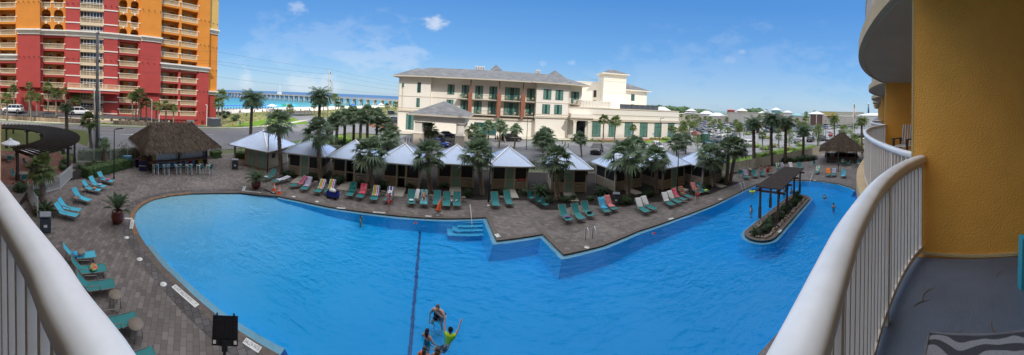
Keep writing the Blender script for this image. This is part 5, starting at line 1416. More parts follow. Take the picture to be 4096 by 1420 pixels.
# palms in front of the tower
tow =[((38,706),(38,565),44),((80,610),(78,512),36),((178,700),(177,552),44),((215,665),(213,560),34),((278,640),(276,502),40),((325,672),(324,534),42),((376,580),(376,524),30),((440,650),(438,570),42),
       ((548,640),(548,540),36),((168,600),(168,492),28),((765,690),(762,556),36),((782,705),(784,566),40),((800,720),(802,540),46),((845,716),(843,592),44),((812,690),(812,612),24),((905,712),(903,612),40),((957,710),(956,602),34),((1000,712),(1001,622),34)]
for b_,c,r_ in tow:
 bx_,by_ =Z1(*b_);cx_,cy_ =Z1(*c);palm((bx_,by_),(cx_,cy_),r_ /1.44,'slim sunlit palm along the foot of the red and orange tower','palms along the foot of the tower',plain=True,lit=True,small=True,dist=min(64,max(56,GT(bx_,by_).xy.length)))
for b_,c,r_ in (((1258,722),(1260,592),42),((1276,720),(1280,552),50)):
 bx_,by_ =Z1(*b_);cx_,cy_ =Z1(*c);palm((bx_,by_),(cx_,cy_),r_ /1.44,'slim palm in the pair at the seaward corner of the tower','pair of palms at the tower corner',plain=True,lit=True,small=True)
# beach palms
for b_,c,r_,lb in (((425,262),(425,215),34,'small palm on the dune in front of the grey boardwalk'),((583,262),(580,200),26,'small palm left of the wooden utility pole on the dune'),((640,262),(642,195),26,'small palm touching the wooden utility pole'),
                      ((718,262),(716,148),38,'tallest palm just right of the wooden utility pole'),((737,262),(738,190),28,'middle palm right of the wooden utility pole'),((765,250),(766,215),24,'shortest palm right of the wooden utility pole'),((1056,262),(1056,200),24,'single palm by the beach lot near the hotel corner'),((1105,262),(1108,190),26,'palm half hidden by the hotel corner')):
 palm(Z5(*b_),Z5(*c),r_ /1.624,lb,None,plain=True,lit=True,small=True)
# hotel forecourt palms
for b_,c,r_,lb in (((545,806),(540,684),110,'wide sabal palm before the left piers of the arrival canopy'),((1000,845),(1002,700),95,'sabal palm before the right side of the arrival canopy'),((1138,835),(1140,650),70,'sabal palm before the dark ground floor window of the hotel'),
                      ((1252,874),(1252,640),70,'slender palm left of the black van'),((1403,878),(1412,690),76,'slender palm in front of the black van'),((1720,900),(1705,762),130,'broad palm before the blank right part of the hotel'),((1090,900),(1060,820),120,'low palm behind the roof of cabana 4')):
 palm(Z6(*b_),Z6(*c),r_ /2.48,lb,None,plain=True,dist=max(44,min(60,GT(*Z6(*b_)).xy.length)))
for b_,c,r_,lb in (((545,258),(545,120),95,'left palm of the close pair between the roofs of cabanas 5 and 6'),((582,245),(582,130),90,'right palm of the close pair between the roofs of cabanas 5 and 6'),((847,250),(845,108),72,'palm on the corner island by the black pickup'),((240,140),(230,20),60,'palm beside the lamp post before the hotel')):
 palm(Z8(*b_),Z8(*c),r_ /1.984,lb,None,plain=True)
for b_,c,r_,lb,lt in (((490,728),(490,535),62,'tall palm before the first green window of the low wing',True),((592,720),(596,545),62,'tall palm before the second green window of the low wing',True),((754,700),(754,605),40,'small palm before the third green window of the low wing',True),
                          ((1090,722),(1092,612),34,'small bright palm before the last green window of the low wing',True),((1150,900),(1146,740),104,'palm leaning over the roof of the eighth cabana',False),((1226,842),(1228,715),80,'palm behind the roof ridge of the last cabana',False),((790,900),(790,770),120,'shadowed palm behind the seventh cabana roof',False)):
 palm(Z9(*b_),Z9(*c),r_ /2.233,lb,None,plain=True,lit=lt,dist=max(42,min(72,GT(*Z9(*b_)).xy.length)))
# date palms along the right fence
for b_,c,r_,lb in (((50,872),(52,300),150,'first tall shaded date palm from the left along the fence'),((272,832),(280,245),170,'second tall shaded date palm, tallest of the four along the fence'),((448,800),(462,280),150,'third tall shaded date palm along the fence with a brown skirt'),((672,742),(690,390),130,'fourth and lowest date palm, left of the thatched hut')):
 palm(Z12(*b_),Z12(*c),r_ /3.19,lb,'date palms along the fence',kind='date')
palm(Z12(1078,475),Z12(1078,235),95/3.19,'sunlit date palm behind the peak of the thatched hut',kind='date',lit=True);palm(Z12(1428,625),Z12(1430,265),105/3.19,'sunlit date palm right of the thatched hut',kind='date',lit=True)
# car park palms
lotp =[((2779,541),(2779,497),18),((2914,578),(2914,523),20),((2823,497),(2823,474),12),((2728,490),(2728,463),11),((2750,490),(2750,468),11),((2769,490),(2769,466),11),((2788,492),(2788,466),13),((2934,482),(2934,454),13),((2950,490),(2950,465),13),((2909,503),(2909,479),12),
  ((2880,505),(2880,484),12),((2986,490),(2986,474),12),((3011,492),(3011,468),12),((3053,607),(3053,541),22),((3118,600),(3118,548),18),((3200,495),(3200,476),10),((3188,495),(3188,474),10),((3226,490),(3226,455),12),((3257,490),(3258,449),10),((3276,579),(3276,521),26),((3389,503),(3389,482),13),((3370,503),(3370,474),13),((3291,500),(3291,474),11),
  ((3420,545),(3420,505),18),((3376,560),(3376,520),28),((3425,610),(3420,560),30),((2845,520),(2845,500),14),((2740,560),(2740,500),18),((2702,580),(2704,520),18),((3160,560),(3160,520),16),((3330,520),(3330,497),14),((2960,540),(2958,500),16),((3040,540),(3040,505),14),((3100,520),(3100,492),13)]
RL_ =random.Random(40)
for i in range(26):
 px =RL_.uniform(2725,3240);py =RL_.uniform(500,565);hh =RL_.uniform(28,40)*(1+(py - 500)/120);lotp.append(((px,py),(px +RL_.uniform(-3,3),py - hh),RL_.uniform(11,15)*(1+(py - 500)/110)))
for b_,c,r_ in lotp:palm(b_,c,r_,'sunlit palm among the rows of parked cars in front of the shops','palms in the car park',plain=True,lit=True,small=True)
def hedge_mesh(L_,W_,H_,leaf,dens,m_,seed):
 R =random.Random(seed);mb =MB();mb.bb(-L_ /2+.12,L_ /2 - .12,-W_ /2+.12,W_ /2 - .12,0,H_ - .12)
 n =int((L_ *W_ +2*L_ *H_ +2*W_ *H_)*dens)
 for _ in range(n):
  f =R.random()*(L_ *W_ +2*L_ *H_ +2*W_ *H_);bump =.10*noise.noise((f,0,0))
  if f < L_ *W_:p =Vector((R.uniform(-L_,L_)/2,R.uniform(-W_,W_)/2,H_ +R.uniform(-.14,.07)));nr =Vector((0,0,1))
  elif f < L_ *W_ +2*L_ *H_:s_ =R.choice((-1,1));p =Vector((R.uniform(-L_,L_)/2,s_ *(W_ /2+R.uniform(-.12,.06)),R.uniform(0.03,H_)));nr =Vector((0,s_,.3))
  else:s_ =R.choice((-1,1));p =Vector((s_ *(L_ /2+R.uniform(-.12,.06)),R.uniform(-W_,W_)/2,R.uniform(.03,H_)));nr =Vector((s_,0,.3))
  p.z +=.08*noise.noise(p *1.3)
  nr =(nr +Vector((R.uniform(-.8,.8),R.uniform(-.8,.8),R.uniform(-.5,.8)))).normalized();a =nr.orthogonal().normalized();b =nr.cross(a);t =R.uniform(0,6.28);a,b =a *math.cos(t)+b *math.sin(t),b *math.cos(t) - a *math.sin(t);l =leaf *R.uniform(.6,1.3)
  mb.add([p - a *l *.5,p +b *l *.3,p +a *l *.6,p - b *l *.3],[(0,1,2,3)])
 return mb.mesh('hedge',m_)
def hedge(p,q,W_,H_,label,m_='hedge',leaf=.16,dens=60,group=None):
 p =Vector(p);q =Vector(q);d =q - p;c =(p +q)/2;c.z =ground(c.x,c.y)
 return tag(link('hedge',hedge_mesh(d.xy.length,W_,H_,leaf,dens,m_,int(abs(p.x *7+q.y *3))),None,c,math.atan2(d.y,d.x)),label,'hedge',group)
hedge(G(338,712),G(512,664),1.5,1.05,'clipped green hedge beside the blue loungers and the thatched bar',dens=90)
hedge((-36.6,.5,0),(-36.6,8.8,0),1.2,1.2,'long hedge behind the white fence along the road',leaf=.2,dens=50)
hedge(G(842,632),G(880,628),1.2,.95,'small clipped hedge right of the thatched bar',dens=80)
hedge(G(938,632),G(985,634),1.1,.9,'low hedge by the white gate left of the pavilion',dens=80)
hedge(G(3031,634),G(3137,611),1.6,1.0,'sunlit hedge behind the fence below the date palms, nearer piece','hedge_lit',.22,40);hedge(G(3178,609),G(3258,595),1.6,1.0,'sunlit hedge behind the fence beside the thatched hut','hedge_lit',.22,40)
def cycad(seed,n=34,l=1.0):
 R =random.Random(seed);mb =MB()
 for i in range(n):
  az =i *2.39996;el =lerp(1.3,.1,i /n);p =Vector((0,0,.12));d =Vector((math.cos(az),math.sin(az),0));e =el
  side =Vector((-d.y,d.x,0));prev =p
  for k in range(7):
   p =prev +(d *math.cos(e)+Vector((0,0,math.sin(e))))*l *.15;e -=.2;w_ =side *(.11*math.sin(PI *(k +.8)/8)) ;up =Vector((0,0,.02))
   mb.add([prev - w_ *.9,prev +up,p +up,p - w_],[(0,1,2,3)]);mb.add([prev +up,prev +w_ *.9,p +w_,p +up],[(0,1,2,3)]);prev =p
 return mb
CYC =[cycad(4).mesh('fronds','shrub'),cycad(6,26,1.2).mesh('fronds','shrub')]
nsh =0
def shrub(pt,s,label,group=None,kind='shrub'):
 global nsh
 nsh +=1
 p =GT(*pt) if len(pt) == 2 else Vector(pt);me =SHR[nsh % 3] if kind == 'shrub' else CYC[nsh % 2]
 o =link('shrub' if kind == 'shrub' else 'cycad',me,None,p +Vector((0,0,.02)),rnd(0,6.28));o.scale =(s,s,s *rnd(.85,1.1));return tag(o,label,'shrub',group)
GSH ='dark shrubs in the mulch beds before the cabanas'
for z,x,y,s in ((Z7,205,425,.9),(Z7,400,450,1.0),(Z7,20,395,1),(Z7,690,445,.95),(Z7,640,455,.8),(Z7,955,450,.8),(Z7,1170,520,1.05),(Z8,225,545,.9),(Z8,395,552,1),(Z8,580,612,1),(Z8,720,610,1),(Z8,780,590,.8),(Z8,1195,625,1.1),(Z8,1365,560,.9),
                   (ZA10,500,462,1),(ZA10,470,470,.9),(ZA10,310,520,1.1),(ZA10,940,400,.9),(ZA10,20,500,.8),(Z5,395,655,1),(Z5,430,660,.9),(Z5,560,676,1),(Z5,590,680,.9),(Z5,735,702,1.1),(Z5,700,690,.9),(ZA10,1085,330,.8),(ZA10,1075,350,.8)):
 shrub(z(x,y),s *.82,'rounded dark green shrub in the mulch bed in front of the cabanas',GSH)
for z,x,y,s,lb in ((Z8,515,545,1.3,'big dark cycad with arching fronds between cabanas 5 and 6'),(Z8,1010,545,.9,'cycad between cabana 6 and the seventh cabana'),(ZA10,110,450,1,'cycad at the left corner of the seventh cabana')):shrub(z(x,y),s,lb,None,'cycad')
for i,(x,y) in enumerate([(690,600),(735,590),(790,582),(900,575),(960,570),(1020,568),(1075,562),(1130,555),(1180,548),(1010,545),(1100,540),(600,600),(520,640),(650,615)]):shrub(Z11(x,y),1.2 if i < 11 else .9,'dark shrub in the bed along the fence behind the far loungers','shrubs along the right fence')
for x,y,s,lb in ((275,580,1.0,'shrub beside the pergola fence below the palm'),(255,620,1.0,'dense shrub at the corner of the short white fence'),(150,560,1.2,'dark bush inside the pergola fence by the front post'),(450,410,.9,'leafy plant behind the fence under the pergola end'),(465,370,1.1,'green bush under the right end of the pergola')):shrub(Z2(x,y),s,lb)
shrub(Z2(320,720),1.1,'yellow green grassy plant by the foot of the sabal palm at the left',None,'cycad');shrub(Z2(565,395),.8,'broad leaved plant against the white fence near the lamp post',None,'cycad');shrub(Z2(670,370),.7,'low leafy plant at the foot of the white fence',None,'cycad')
for x,y in ((60,690),(100,695),(440,690),(880,690)):pass
tall =MB();leafy(tall,(0,0,1.4),(1.0,.9,1.2),300,random.Random(8),.2);tall.tube([(0,0,0),(.1,0,1.4)],[.05,.03],6)
tag(tall.build('bush','shrub',None,GT(*Z2(880,345))),'tall loose bush behind the fence left of the thatched bar','bush')
lob =MB();leafy(lob,(0,0,2.0),(1.5,1.3,1.6),500,random.Random(9),.25);lob.tube([(0,0,0),(.1,0,1.6)],[.10,.06],6)
lme =lob.mesh('tree',['palm_leaf_lit'])
for z,x,y,s,lb in ((Z12,500,610,1.7,'small leafy tree between the second and third date palms'),(Z12,860,585,2.0,'slim leafy tree left of the thatched hut'),(ZA10,870,95,1.1,'dark conical little tree by the green utility boxes'),(Z12,1290,500,1.3,'leafy tree behind the hut roof')):
 o =link('tree',lme,None,GT(*z(x,y)),rnd(0,6));o.scale =(s *.7,s *.7,s);tag(o,lb,'tree')
for i,(x,y) in enumerate([(2690,545),(2672,562),(2715,520),(2745,520),(2870,545),(3060,600),(3090,590),(3025,590),(3150,600),(3200,585),(3070,555),(2990,540),(2830,545),(3340,515),(3400,530),(2935,515),(2895,500),(3010,520),(3250,525),(3310,505)]):
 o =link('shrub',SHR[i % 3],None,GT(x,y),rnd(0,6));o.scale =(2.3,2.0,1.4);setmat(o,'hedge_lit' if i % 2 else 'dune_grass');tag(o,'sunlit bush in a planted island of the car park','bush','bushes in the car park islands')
for i,x in enumerate(range(505,880,34)):
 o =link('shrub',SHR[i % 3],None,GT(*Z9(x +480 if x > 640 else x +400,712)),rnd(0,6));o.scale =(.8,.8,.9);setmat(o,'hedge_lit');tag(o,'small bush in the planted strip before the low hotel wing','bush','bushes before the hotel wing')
# dune and lawn growth
R =random.Random(77);mb =MB()
def tuft(p,h,n):
 for _ in range(n):
  a =R.uniform(0,6.28);q =p +Vector((R.uniform(-.4,.4),R.uniform(-.4,.4),0));s_ =Vector((math.cos(a),math.sin(a),0));mb.tri(q - s_ *.06,q +s_ *.06,q +Vector((R.uniform(-.3,.3),R.uniform(-.3,.3),h *R.uniform(.6,1.1))))
for _ in range(2600):
 x,y =R.uniform(-84,-60),R.uniform(46,190)
 if noise.noise((x *.12,y *.12,1)) < -.15 or (y > 62 and y < 74 and x > -74):continue
 tuft(Vector((x,y,ground(x,y) - .05)),R.uniform(.3,.9),4)
o =mb.build('dune_grass','dune_grass');o['kind']='stuff';o['label']='pale green dune grass between the road and the white beach'
for i,(x,y) in enumerate([(225,670),(150,600),(60,610),(100,590),(250,640),(30,600),(110,640)]):
 o =link('shrub',SHR[i % 3],None,GT(*ZB(x,y)),rnd(0,6));o.scale =(1.6,1.6,1.5);setmat(o,'shrub');tag(o,'green bush on the dune behind the corner lawn','bush','bushes on the dune')
# wooded skyline
mb =MB();R =random.Random(12)
for px0,px1,pys in ((2560,2660,421),(2650,2690,423),(2670,2762,427),(2750,2842,437),(2970,3052,436),(3000,3048,433),(3060,3090,445),(3110,3140,447)):
 px =px0
 while px < px1:
  d =R.uniform(430,520);p =PD(px,d);e =min(1,5*min(px - px0 +4,px1 - px +4)/(px1 - px0));zt =ZA(px,pys +(1 - e)*10+R.uniform(-1.5,3),d)
  r_ =R.uniform(5,9);mb.sphere((p.x,p.y,zt - r_ *.8),r_,7,5,0,(1.1,1.1,.8));mb.bb(p.x - r_,p.x +r_,p.y - 2,p.y +2,-1,zt - r_ *.8)
  leafy(mb,(p.x,p.y,zt - r_ *.75),(r_ *1.15,r_ *1.15,r_ *.9),40,R,3.0);px +=R.uniform(2.5,5)
o =mb.build('forest','forest');o['kind']='stuff';o['label']='dark green wooded skyline behind the shops'
# ================================================================ text on things
TMP =bpy.data.scenes.new('scratch')
def eval_alone(o):
 """evaluate one object in a scratch scene, so the big scene is not re-evaluated"""
 TMP.collection.objects.link(o);vl =TMP.view_layers[0];vl.update();return vl.depsgraph
def text_mesh(s,size,m_='lamp_black',align='CENTER',extr=.0):
 cu =bpy.data.curves.new('t','FONT');cu.body =s;cu.size =size;cu.align_x =align;cu.align_y ='CENTER';cu.extrude =extr;cu.fill_mode ='FRONT';cu.resolution_u =3
 o =bpy.data.objects.new('t',cu);dg =eval_alone(o);me =bpy.data.meshes.new_from_object(o.evaluated_get(dg));bpy.data.objects.remove(o);bpy.data.curves.remove(cu)
 me.materials.clear();me.materials.append(M[m_]);return me
# ================================================================ cabanas
def az_rz(deg):return PI - math.radians(deg)
def metal_pyramid(par,half,z0,z1,name='roof'):
 mb =MB();c =[(-half,-half),(half,-half),(half,half),(-half,half)];ap =Vector((0,0,z1))
 for i in range(4):
  a =Vector((*c[i],z0));b =Vector((*c[(i +1) % 4],z0));mb.tri(a,b,ap)
  nr =(b - a).cross(ap - a).normalized();n =30
  mid =(a +b)/2;up =(ap - mid).normalized()
  for k in range(1,n):
   t =k /n;p =a.lerp(b,t);h =(1 - abs(2*t - 1))*(ap - mid).length;mb.bar(p +nr *.012,p +up *(h *.985)+nr *.012,.045,.03,0,nr)
  mb.bar(a +nr *.02,ap +Vector((0,0,.02)),.20,.03,1,(a.normalized()+Vector((0,0,1))))
  mb.bar(a +Vector((0,0,-.06)),b +Vector((0,0,-.06)),.05,.12,2)
 mb.lathe([(.02,z1 +.14),(.12,z1 +.02),(.16,z1 - .1)],8,(0,0,0),1)
 mb.quad((-half,-half,z0 - .02),(-half,half,z0 - .02),(half,half,z0 - .02),(half,-half,z0 - .02),2)
 mb.build(name,['metal_roof','alu','cab_wall'],par)
def cabana_side(par,w_,h,ang,door=None,num=None,half=1.95):
 """one side of a cabana: posts, slatted dado, dark screens, optional door; built on -y then turned"""
 rot =Matrix.Rotation(ang,4,'Z')
 def fin(mb):mb.v =[tuple(rot @ Vector(v)) for v in mb.v];return mb
 y =-half;xs_ =[-half,half] if door is None else [-half,-.48,.48,half]
 mb =MB()
 for x in xs_:
  mb.box((x if abs(x) < half else x *.96,y +.05,h /2),(.19,.17,h))
 if door is None:mb.box((0,y +.05,h /2),(.12,.12,h))
 mb.bb(-half,half,y - .01,y +.12,h - .28,h);mb.bb(-half,half,y,y +.1,1.02,1.12)
 fin(mb).build('frame','cab_wall',par)
 spans =[(-half +.14,half - .14)] if door is None else [(-half +.14,-.55),(.55,half - .14)]
 mb =MB()
 for a,b_ in spans:
  mb.bb(a,b_,y +.09,y +.11,0.02,1.02,1)
  for i in range(8):mb.bb(a,b_,y +.03,y +.085,.05+.122*i,.145+.122*i,0)
 fin(mb).build('slat_panel',['cab_slat','screen'],par)
 mb =MB()
 for a,b_ in spans:mb.bb(a,b_,y +.05,y +.07,1.12,h - .28)
 fin(mb).build('screen','screen',par)
 if door is not None:
  if door == 'closed':
   mb =MB();mb.bb(-.41,.41,y +.02,y +.06,.02,h - .30)
   for i in range(14):mb.bb(-.30,.30,y +.0,y +.022,1.25+.06*i,1.29+.06*i)
   for i in range(14):mb.bb(-.30,.30,y +.0,y +.022,.2+.06*i,.24+.06*i)
   d_ =fin(mb).build('door','cab_door',par);mb =MB().box((.33,y - .03,1.1),(.05,.06,.14));fin(mb).build('handle','steel',d_)
  else:
   mb =MB();mb.bar((-.40,y,(h - .3)/2+.02),(-.36,y +.78,(h - .3)/2+.02),.05,h - .34);fin(mb).build('door','cab_door_shaded',par)
   mb =MB();mb.bb(-.41,.41,y +1.0,y +1.02,.02,h - .30);fin(mb).build('doorway_shade','screen',par)  # black sheet stands in for the shade inside the doorway
  mb =MB()
  for x in (-half +.04,half - .04):mb.box((x,y - .12,2.1),(.13,.13,.26));mb.box((x,y - .12,2.27),(.17,.17,.06))
  fin(mb).build('wall_lamp','lamp_black',par)
  if num:
   me =text_mesh(num,.30,'lamp_black');me.transform(rot @ Matrix.Translation((.62 if len(num) < 2 else .66,y - .028,1.95)) @ Matrix.Rotation(PI /2,4,'X'));link('number',me,par)
  mb =MB();mb.bb(.8,1.35,y - .0,y +.028,.70,.90);mb.bb(.82,1.33,y - .004,y +.0,.72,.78,1);fin(mb).build('plaque',['c_grey','reflective'],par)
 else:pass
CABS =[((1245,545),158,'closed','1','cabana numbered 1, next to the restroom pavilion, door shut'),((1423,559),163,'open','2','cabana numbered 2 with its green door standing open'),((1621,573),166,'open','3','cabana numbered 3 with a dark open doorway'),
  ((1829,577),169,'closed','4','cabana numbered 4 with a closed pale green louvred door'),((2036,586),172,'closed','5','cabana numbered 5 with a red pool notice beside its closed door'),((2270,598),182,'closed','6','cabana numbered 6 with the long palm shadowed left side'),
  ((2478,598),164,'closed','7','seventh cabana from the left, seen on its corner behind a big palm'),((2655,598),166,'closed','8','eighth cabana from the left, behind the lamp post'),((2809,595),170,'closed','9','last cabana on the right, beside the leaning palms')]
CABC =[]
for (px,py),az,st_,num,lb in CABS:
 c =G(px,py,4.32);c.z =0;rz =az_rz(az);CABC.append((c,az))
 o =thing('cabana',lb,'cabana',c,rz,'poolside cabanas')
 cabana_side(o,4,2.62,0,st_,num);cabana_side(o,4,2.62,PI /2);cabana_side(o,4,2.62,-PI /2)
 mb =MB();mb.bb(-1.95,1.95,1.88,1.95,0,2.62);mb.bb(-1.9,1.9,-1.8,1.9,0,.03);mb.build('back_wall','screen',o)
 metal_pyramid(o,2.5,2.62,4.30)
 f =Vector((math.sin(math.radians(az)),math.cos(math.radians(az)),0));s_ =Vector((-f.y,f.x,0))
 if num == '5':
  sg =MB();sg.bb(.85,1.7,-1.99,-1.955,.92,1.2);so_ =sg.build('notice','c_red',o)
  for t_,zz in (('NO LIFEGUARD',1.11),('ON DUTY',1.0)):
   me =text_mesh(t_,.105,'reflective');me.transform(Matrix.Translation((1.275,-1.994,zz)) @ Matrix.Rotation(PI /2,4,'X'));link('lettering',me,so_)
# mulch beds and door paths
bot =[(1110,712),(1190,716),(1250,728),(1380,745),(1500,768),(1600,774),(1700,782),(1800,786),(1900,800),(2000,800),(2110,802),(2165,838),(2235,840),(2330,818),(2500,828),(2560,815),(2650,806),(2730,790),(2845,776),(2900,752),(2962,730)]
P =[tuple(G(*p)[:2]) for p in bot];back =[(24.5,36),(16,37),(6,37.6),(-8,38),(-20,36),(-25.5,28.5),(-23.5,24.5)]
struct(MB().sheet([P +back],.02).build('planting_bed','mulch'))
mb =MB()
for i,(c,az) in enumerate(CABC):
 f =Vector((math.sin(math.radians(az)),math.cos(math.radians(az)),0));s_ =Vector((-f.y,f.x,0));a =c +f *1.9;e =c +f *(4.6 if i < 6 else 3.9);z =Vector((0,0,.034))
 mb.quad(a - s_ *.6+z,a +s_ *.6+z,e +s_ *.6+z,e - s_ *.6+z)
struct(mb.build('door_path','concrete'))
struct(MB().sheet([[tuple(G(*Z11(x,y))[:2]) for x,y in ((440,690),(535,665),(700,625),(860,603),(960,580),(1190,560),(1200,545),(1190,530),(840,560),(560,610),(420,640))]],.02).build('planting_bed','mulch'))
# restroom pavilion
pv =Vector((-28.35,23.0,0));rz =az_rz(165.5)
o =thing('pavilion','larger restroom pavilion with silver hip roof and an open corner porch, left of the cabanas','pavilion',pv,rz)
metal_pyramid(o,3.25,2.45,4.4)
mb =MB();mb.bb(-1.2,2.35,-2.2,2.4,0,2.45);mb.bb(-2.35,-1.2,.3,2.4,0,2.45)
for i in range(14):mb.bb(-1.22,2.37,-2.22,-2.2,.08+.17*i,.10+.17*i);mb.bb(2.35,2.37,-2.2,2.4,.08+.17*i,.10+.17*i)
mb.build('wall','cab_wall',o)
for x,y in ((-2.6,-2.6),(-2.6,.5)):MB().box((x,y,1.22),(.2,.2,2.45)).build('post','cab_wall',o)
for x in (-.5,1.1):MB().bb(x,x +.95,-2.26,-2.2,.02,2.1).build('door','cab_door',o)
MB().bb(2.35,2.41,-1.2,-.55,1.2,1.75).build('notice_board','frame_dark',o)
MB().bb(-3.0,2.4,-3.0,2.4,0.01,.03).build('porch_floor','bar_wood',o)
# ================================================================ thatched huts
def thatch_roof(par,hx_,hy_,z0,z1,rx,seed,crown=True,lumps=.16):
 """hip roof of layered palm thatch; rx = half ridge length along x"""
 R =random.Random(seed);e =[Vector((-hx_,-hy_,z0)),Vector((hx_,-hy_,z0)),Vector((hx_,hy_,z0)),Vector((-hx_,hy_,z0))];r0,r1 =Vector((-rx,0,z1)),Vector((rx,0,z1))
 faces =[(e[0],e[1],r0,r1),(e[1],e[2],r1,r1),(e[2],e[3],r1,r0),(e[3],e[0],r0,r0)]
 core =MB();tips =MB()
 for a,b,ra,rb in faces:
  core.quad(a,b,rb,ra) if (ra - rb).length > .01 else core.tri(a,b,ra)
  nr =(b - a).cross((ra +rb)/2 - a).normalized()
  rows =19
  for i in range(rows):
   t =i /rows
   p0,p1 =a.lerp(ra,t),b.lerp(rb,t);down =((a +b)/2 - (ra +rb)/2).normalized();n =int((p1 - p0).length /.075)+2
   for k in range(n):
    u =(k +R.random())/n;q =p0.lerp(p1,u)+nr *R.uniform(.0,.05);l =R.uniform(.38,.62);w_ =(b - a).normalized()*R.uniform(.018,.045)
    sag =Vector((0,0,-R.uniform(.05,.22) if i < 2 else -R.uniform(-.02,.06)));out_ =nr *R.uniform(.02,.10);sk =(b - a).normalized()*R.uniform(-.14,.14)
    q =q - down *.3
    tips.add([q - w_,q +w_,q +down *l +out_ +sag +sk +w_ *.6,q +down *l +out_ +sag +sk - w_ *.6],[(0,1,2,3)],0 if R.random() < .62 else 1)
   if i == 0:                                       # long fringe along the eave
    for k in range(n *2):
     u =R.random();q =a.lerp(b,u)+nr *.02 - down *.1;l =R.uniform(.3,.6);w_ =(b - a).normalized()*.02;dn =(down +Vector((0,0,-1.1))).normalized();sk =(b - a).normalized()*R.uniform(-.1,.1)
     tips.add([q - w_,q +w_,q +dn *l +sk],[(0,1,2)],0 if R.random() < .5 else 1)
 if crown:
  mb_ =tips
  for k in range(int(rx *2/.05)):
   x =R.uniform(-rx - .25,rx +.25);s_ =R.choice((-1,1));q =Vector((x,0,z1 +.22));w_ =Vector((.035,0,0));mb_.add([q - w_,q +w_,Vector((x +R.uniform(-.1,.1)+.03,s_ *.55,z1 - .28+R.uniform(-.1,.1))),Vector((x - .03,s_ *.5,z1 - .3))],[(0,1,2,3)],0)
 o =core.build('roof','thatch_dark',par);tips.build('thatch',['thatch','thatch_dark'],o);return o
hut =thing('thatched_bar','poolside bar with shutters down under a shaggy thatched hip roof, left side','bar hut',(-33.7,12.35,0),PI /2)
# local x runs along the front (world +y), local -y faces the pool
thatch_roof(hut,4.75,4.7,2.45,5.0,2.75,3)
for x in (-3.6,-.15,3.5):
 for y in (-3.15,2.2):MB().tube([(x,y,0),(x,y,2.7)],.14,8).build('post','log',hut)
mb =MB();mb.bb(-3.7,3.6,-3.1,-3.0,0,1.05,0);mb.bb(-3.7,-3.6,-3.0,2.2,0,2.4,0);mb.bb(3.5,3.6,-3.0,2.2,0,2.4,0);mb.bb(-3.7,3.6,2.2,2.3,0,2.4,0);mb.bb(-3.7,3.6,-3.1,-2.95,2.32,2.75,0);mb.build('wall','dark_wood',hut)
mb =MB();mb.bb(-4.1,4.0,-3.95,-3.0,1.05,1.13);mb.build('counter','bar_wood',hut)
for a,b_ in ((-3.05,-.5),(.55,3.0)):
 mb =MB();mb.bb(a,b_,-3.06,-3.0,1.13,2.36)
 for i in range(14):mb.bb(a,b_,-3.085,-3.06,1.16+.086*i,1.225+.086*i)
 mb.build('shutter','alu',hut)
mb =MB();mb.bb(-.45,.48,-3.12,-3.08,1.16,2.5);me_ =mb.build('menu_board','c_sky' if False else 'reflective',hut)
mb =MB();R =random.Random(4)
for i in range(16):
 for c0 in (-.38,.06):
  if i == 8:continue
  mb.bb(c0 +R.uniform(0,.06),c0 +R.uniform(.18,.34),-3.13,-3.121,1.24+.075*i,1.265+.075*i)
mb.bb(-.16,.2,-3.13,-3.121,1.70,1.76);mb.build('menu_print','frame_dark',me_)
MB().bb(-3.5,-3.12,-3.13,-3.08,1.15,2.5).build('poster','poster_yellow',hut);MB().bb(3.08,3.46,-3.13,-3.08,1.15,2.4).build('poster','poster_blue',hut)
MB().bb(-2.75,-.35,-3.14,-3.101,.25,.95).build('banner','poster_blue',hut);MB().bb(.9,1.9,-3.14,-3.101,.25,.95).build('banner','poster_blue',hut)
mb =MB();mb.tube([(.35,-3.101,.55),(.35,-3.15,.55)],.48,24);so_ =mb.build('round_sign','banner_dark',hut)
mb =MB();mb.lathe([(.37,0),(.45,0),(.45,.01),(.37,.01)],24);rg =mb.build('ring','reflective',so_,(.35,-3.152,.55));rg.rotation_euler =(PI /2,0,0)
me =text_mesh('LOCO',.30,'reflective');me.transform(Matrix.Translation((.38,-3.165,.55)) @ Matrix.Rotation(PI /2,4,'X'));link('lettering',me,so_)
mb =MB();mb.tube([(2.7,-3.101,.6),(2.7,-3.14,.6)],.34,20);mb.build('round_sign','poster_yellow',hut);mb =MB();mb.tube([(1.3,-3.142,.62),(1.3,-3.16,.62)],.26,16);mb.build('round_sign','c_red',hut)
# neon word seen through the fringe
me =text_mesh('CLOSED',.34,'neon');me.transform(Matrix.Translation((-1.9,-3.20,2.36)) @ Matrix.Rotation(PI /2,4,'X'));link('neon_sign',me,hut)
for x0,x1 in ((.0,.4),(1.3,2.2),(2.75,2.95)):
 mb =MB();n =int((x1 - x0)/.1)
 for i in range(n):mb.bb(x0 +i *.1,x0 +i *.1+.05,-3.22,-3.20,2.30+.04*(i % 2),2.46)
 mb.build('neon_sign','neon',hut)
mb =MB();mb.bb(-4.9,-3.75,-2.6,-1.9,1.2,1.28);mb.bar((-4.85,-2.5,0),(-4.85,-2.5,2.0),.1,.1);mb.bar((-4.85,-1.0,0),(-4.85,-1.0,2.0),.1,.1);mb.bar((-3.75,-2.5,2.3),(-4.9,-2.5,1.25),.1,.1);mb.build('side_shelf','bar_wood',hut)
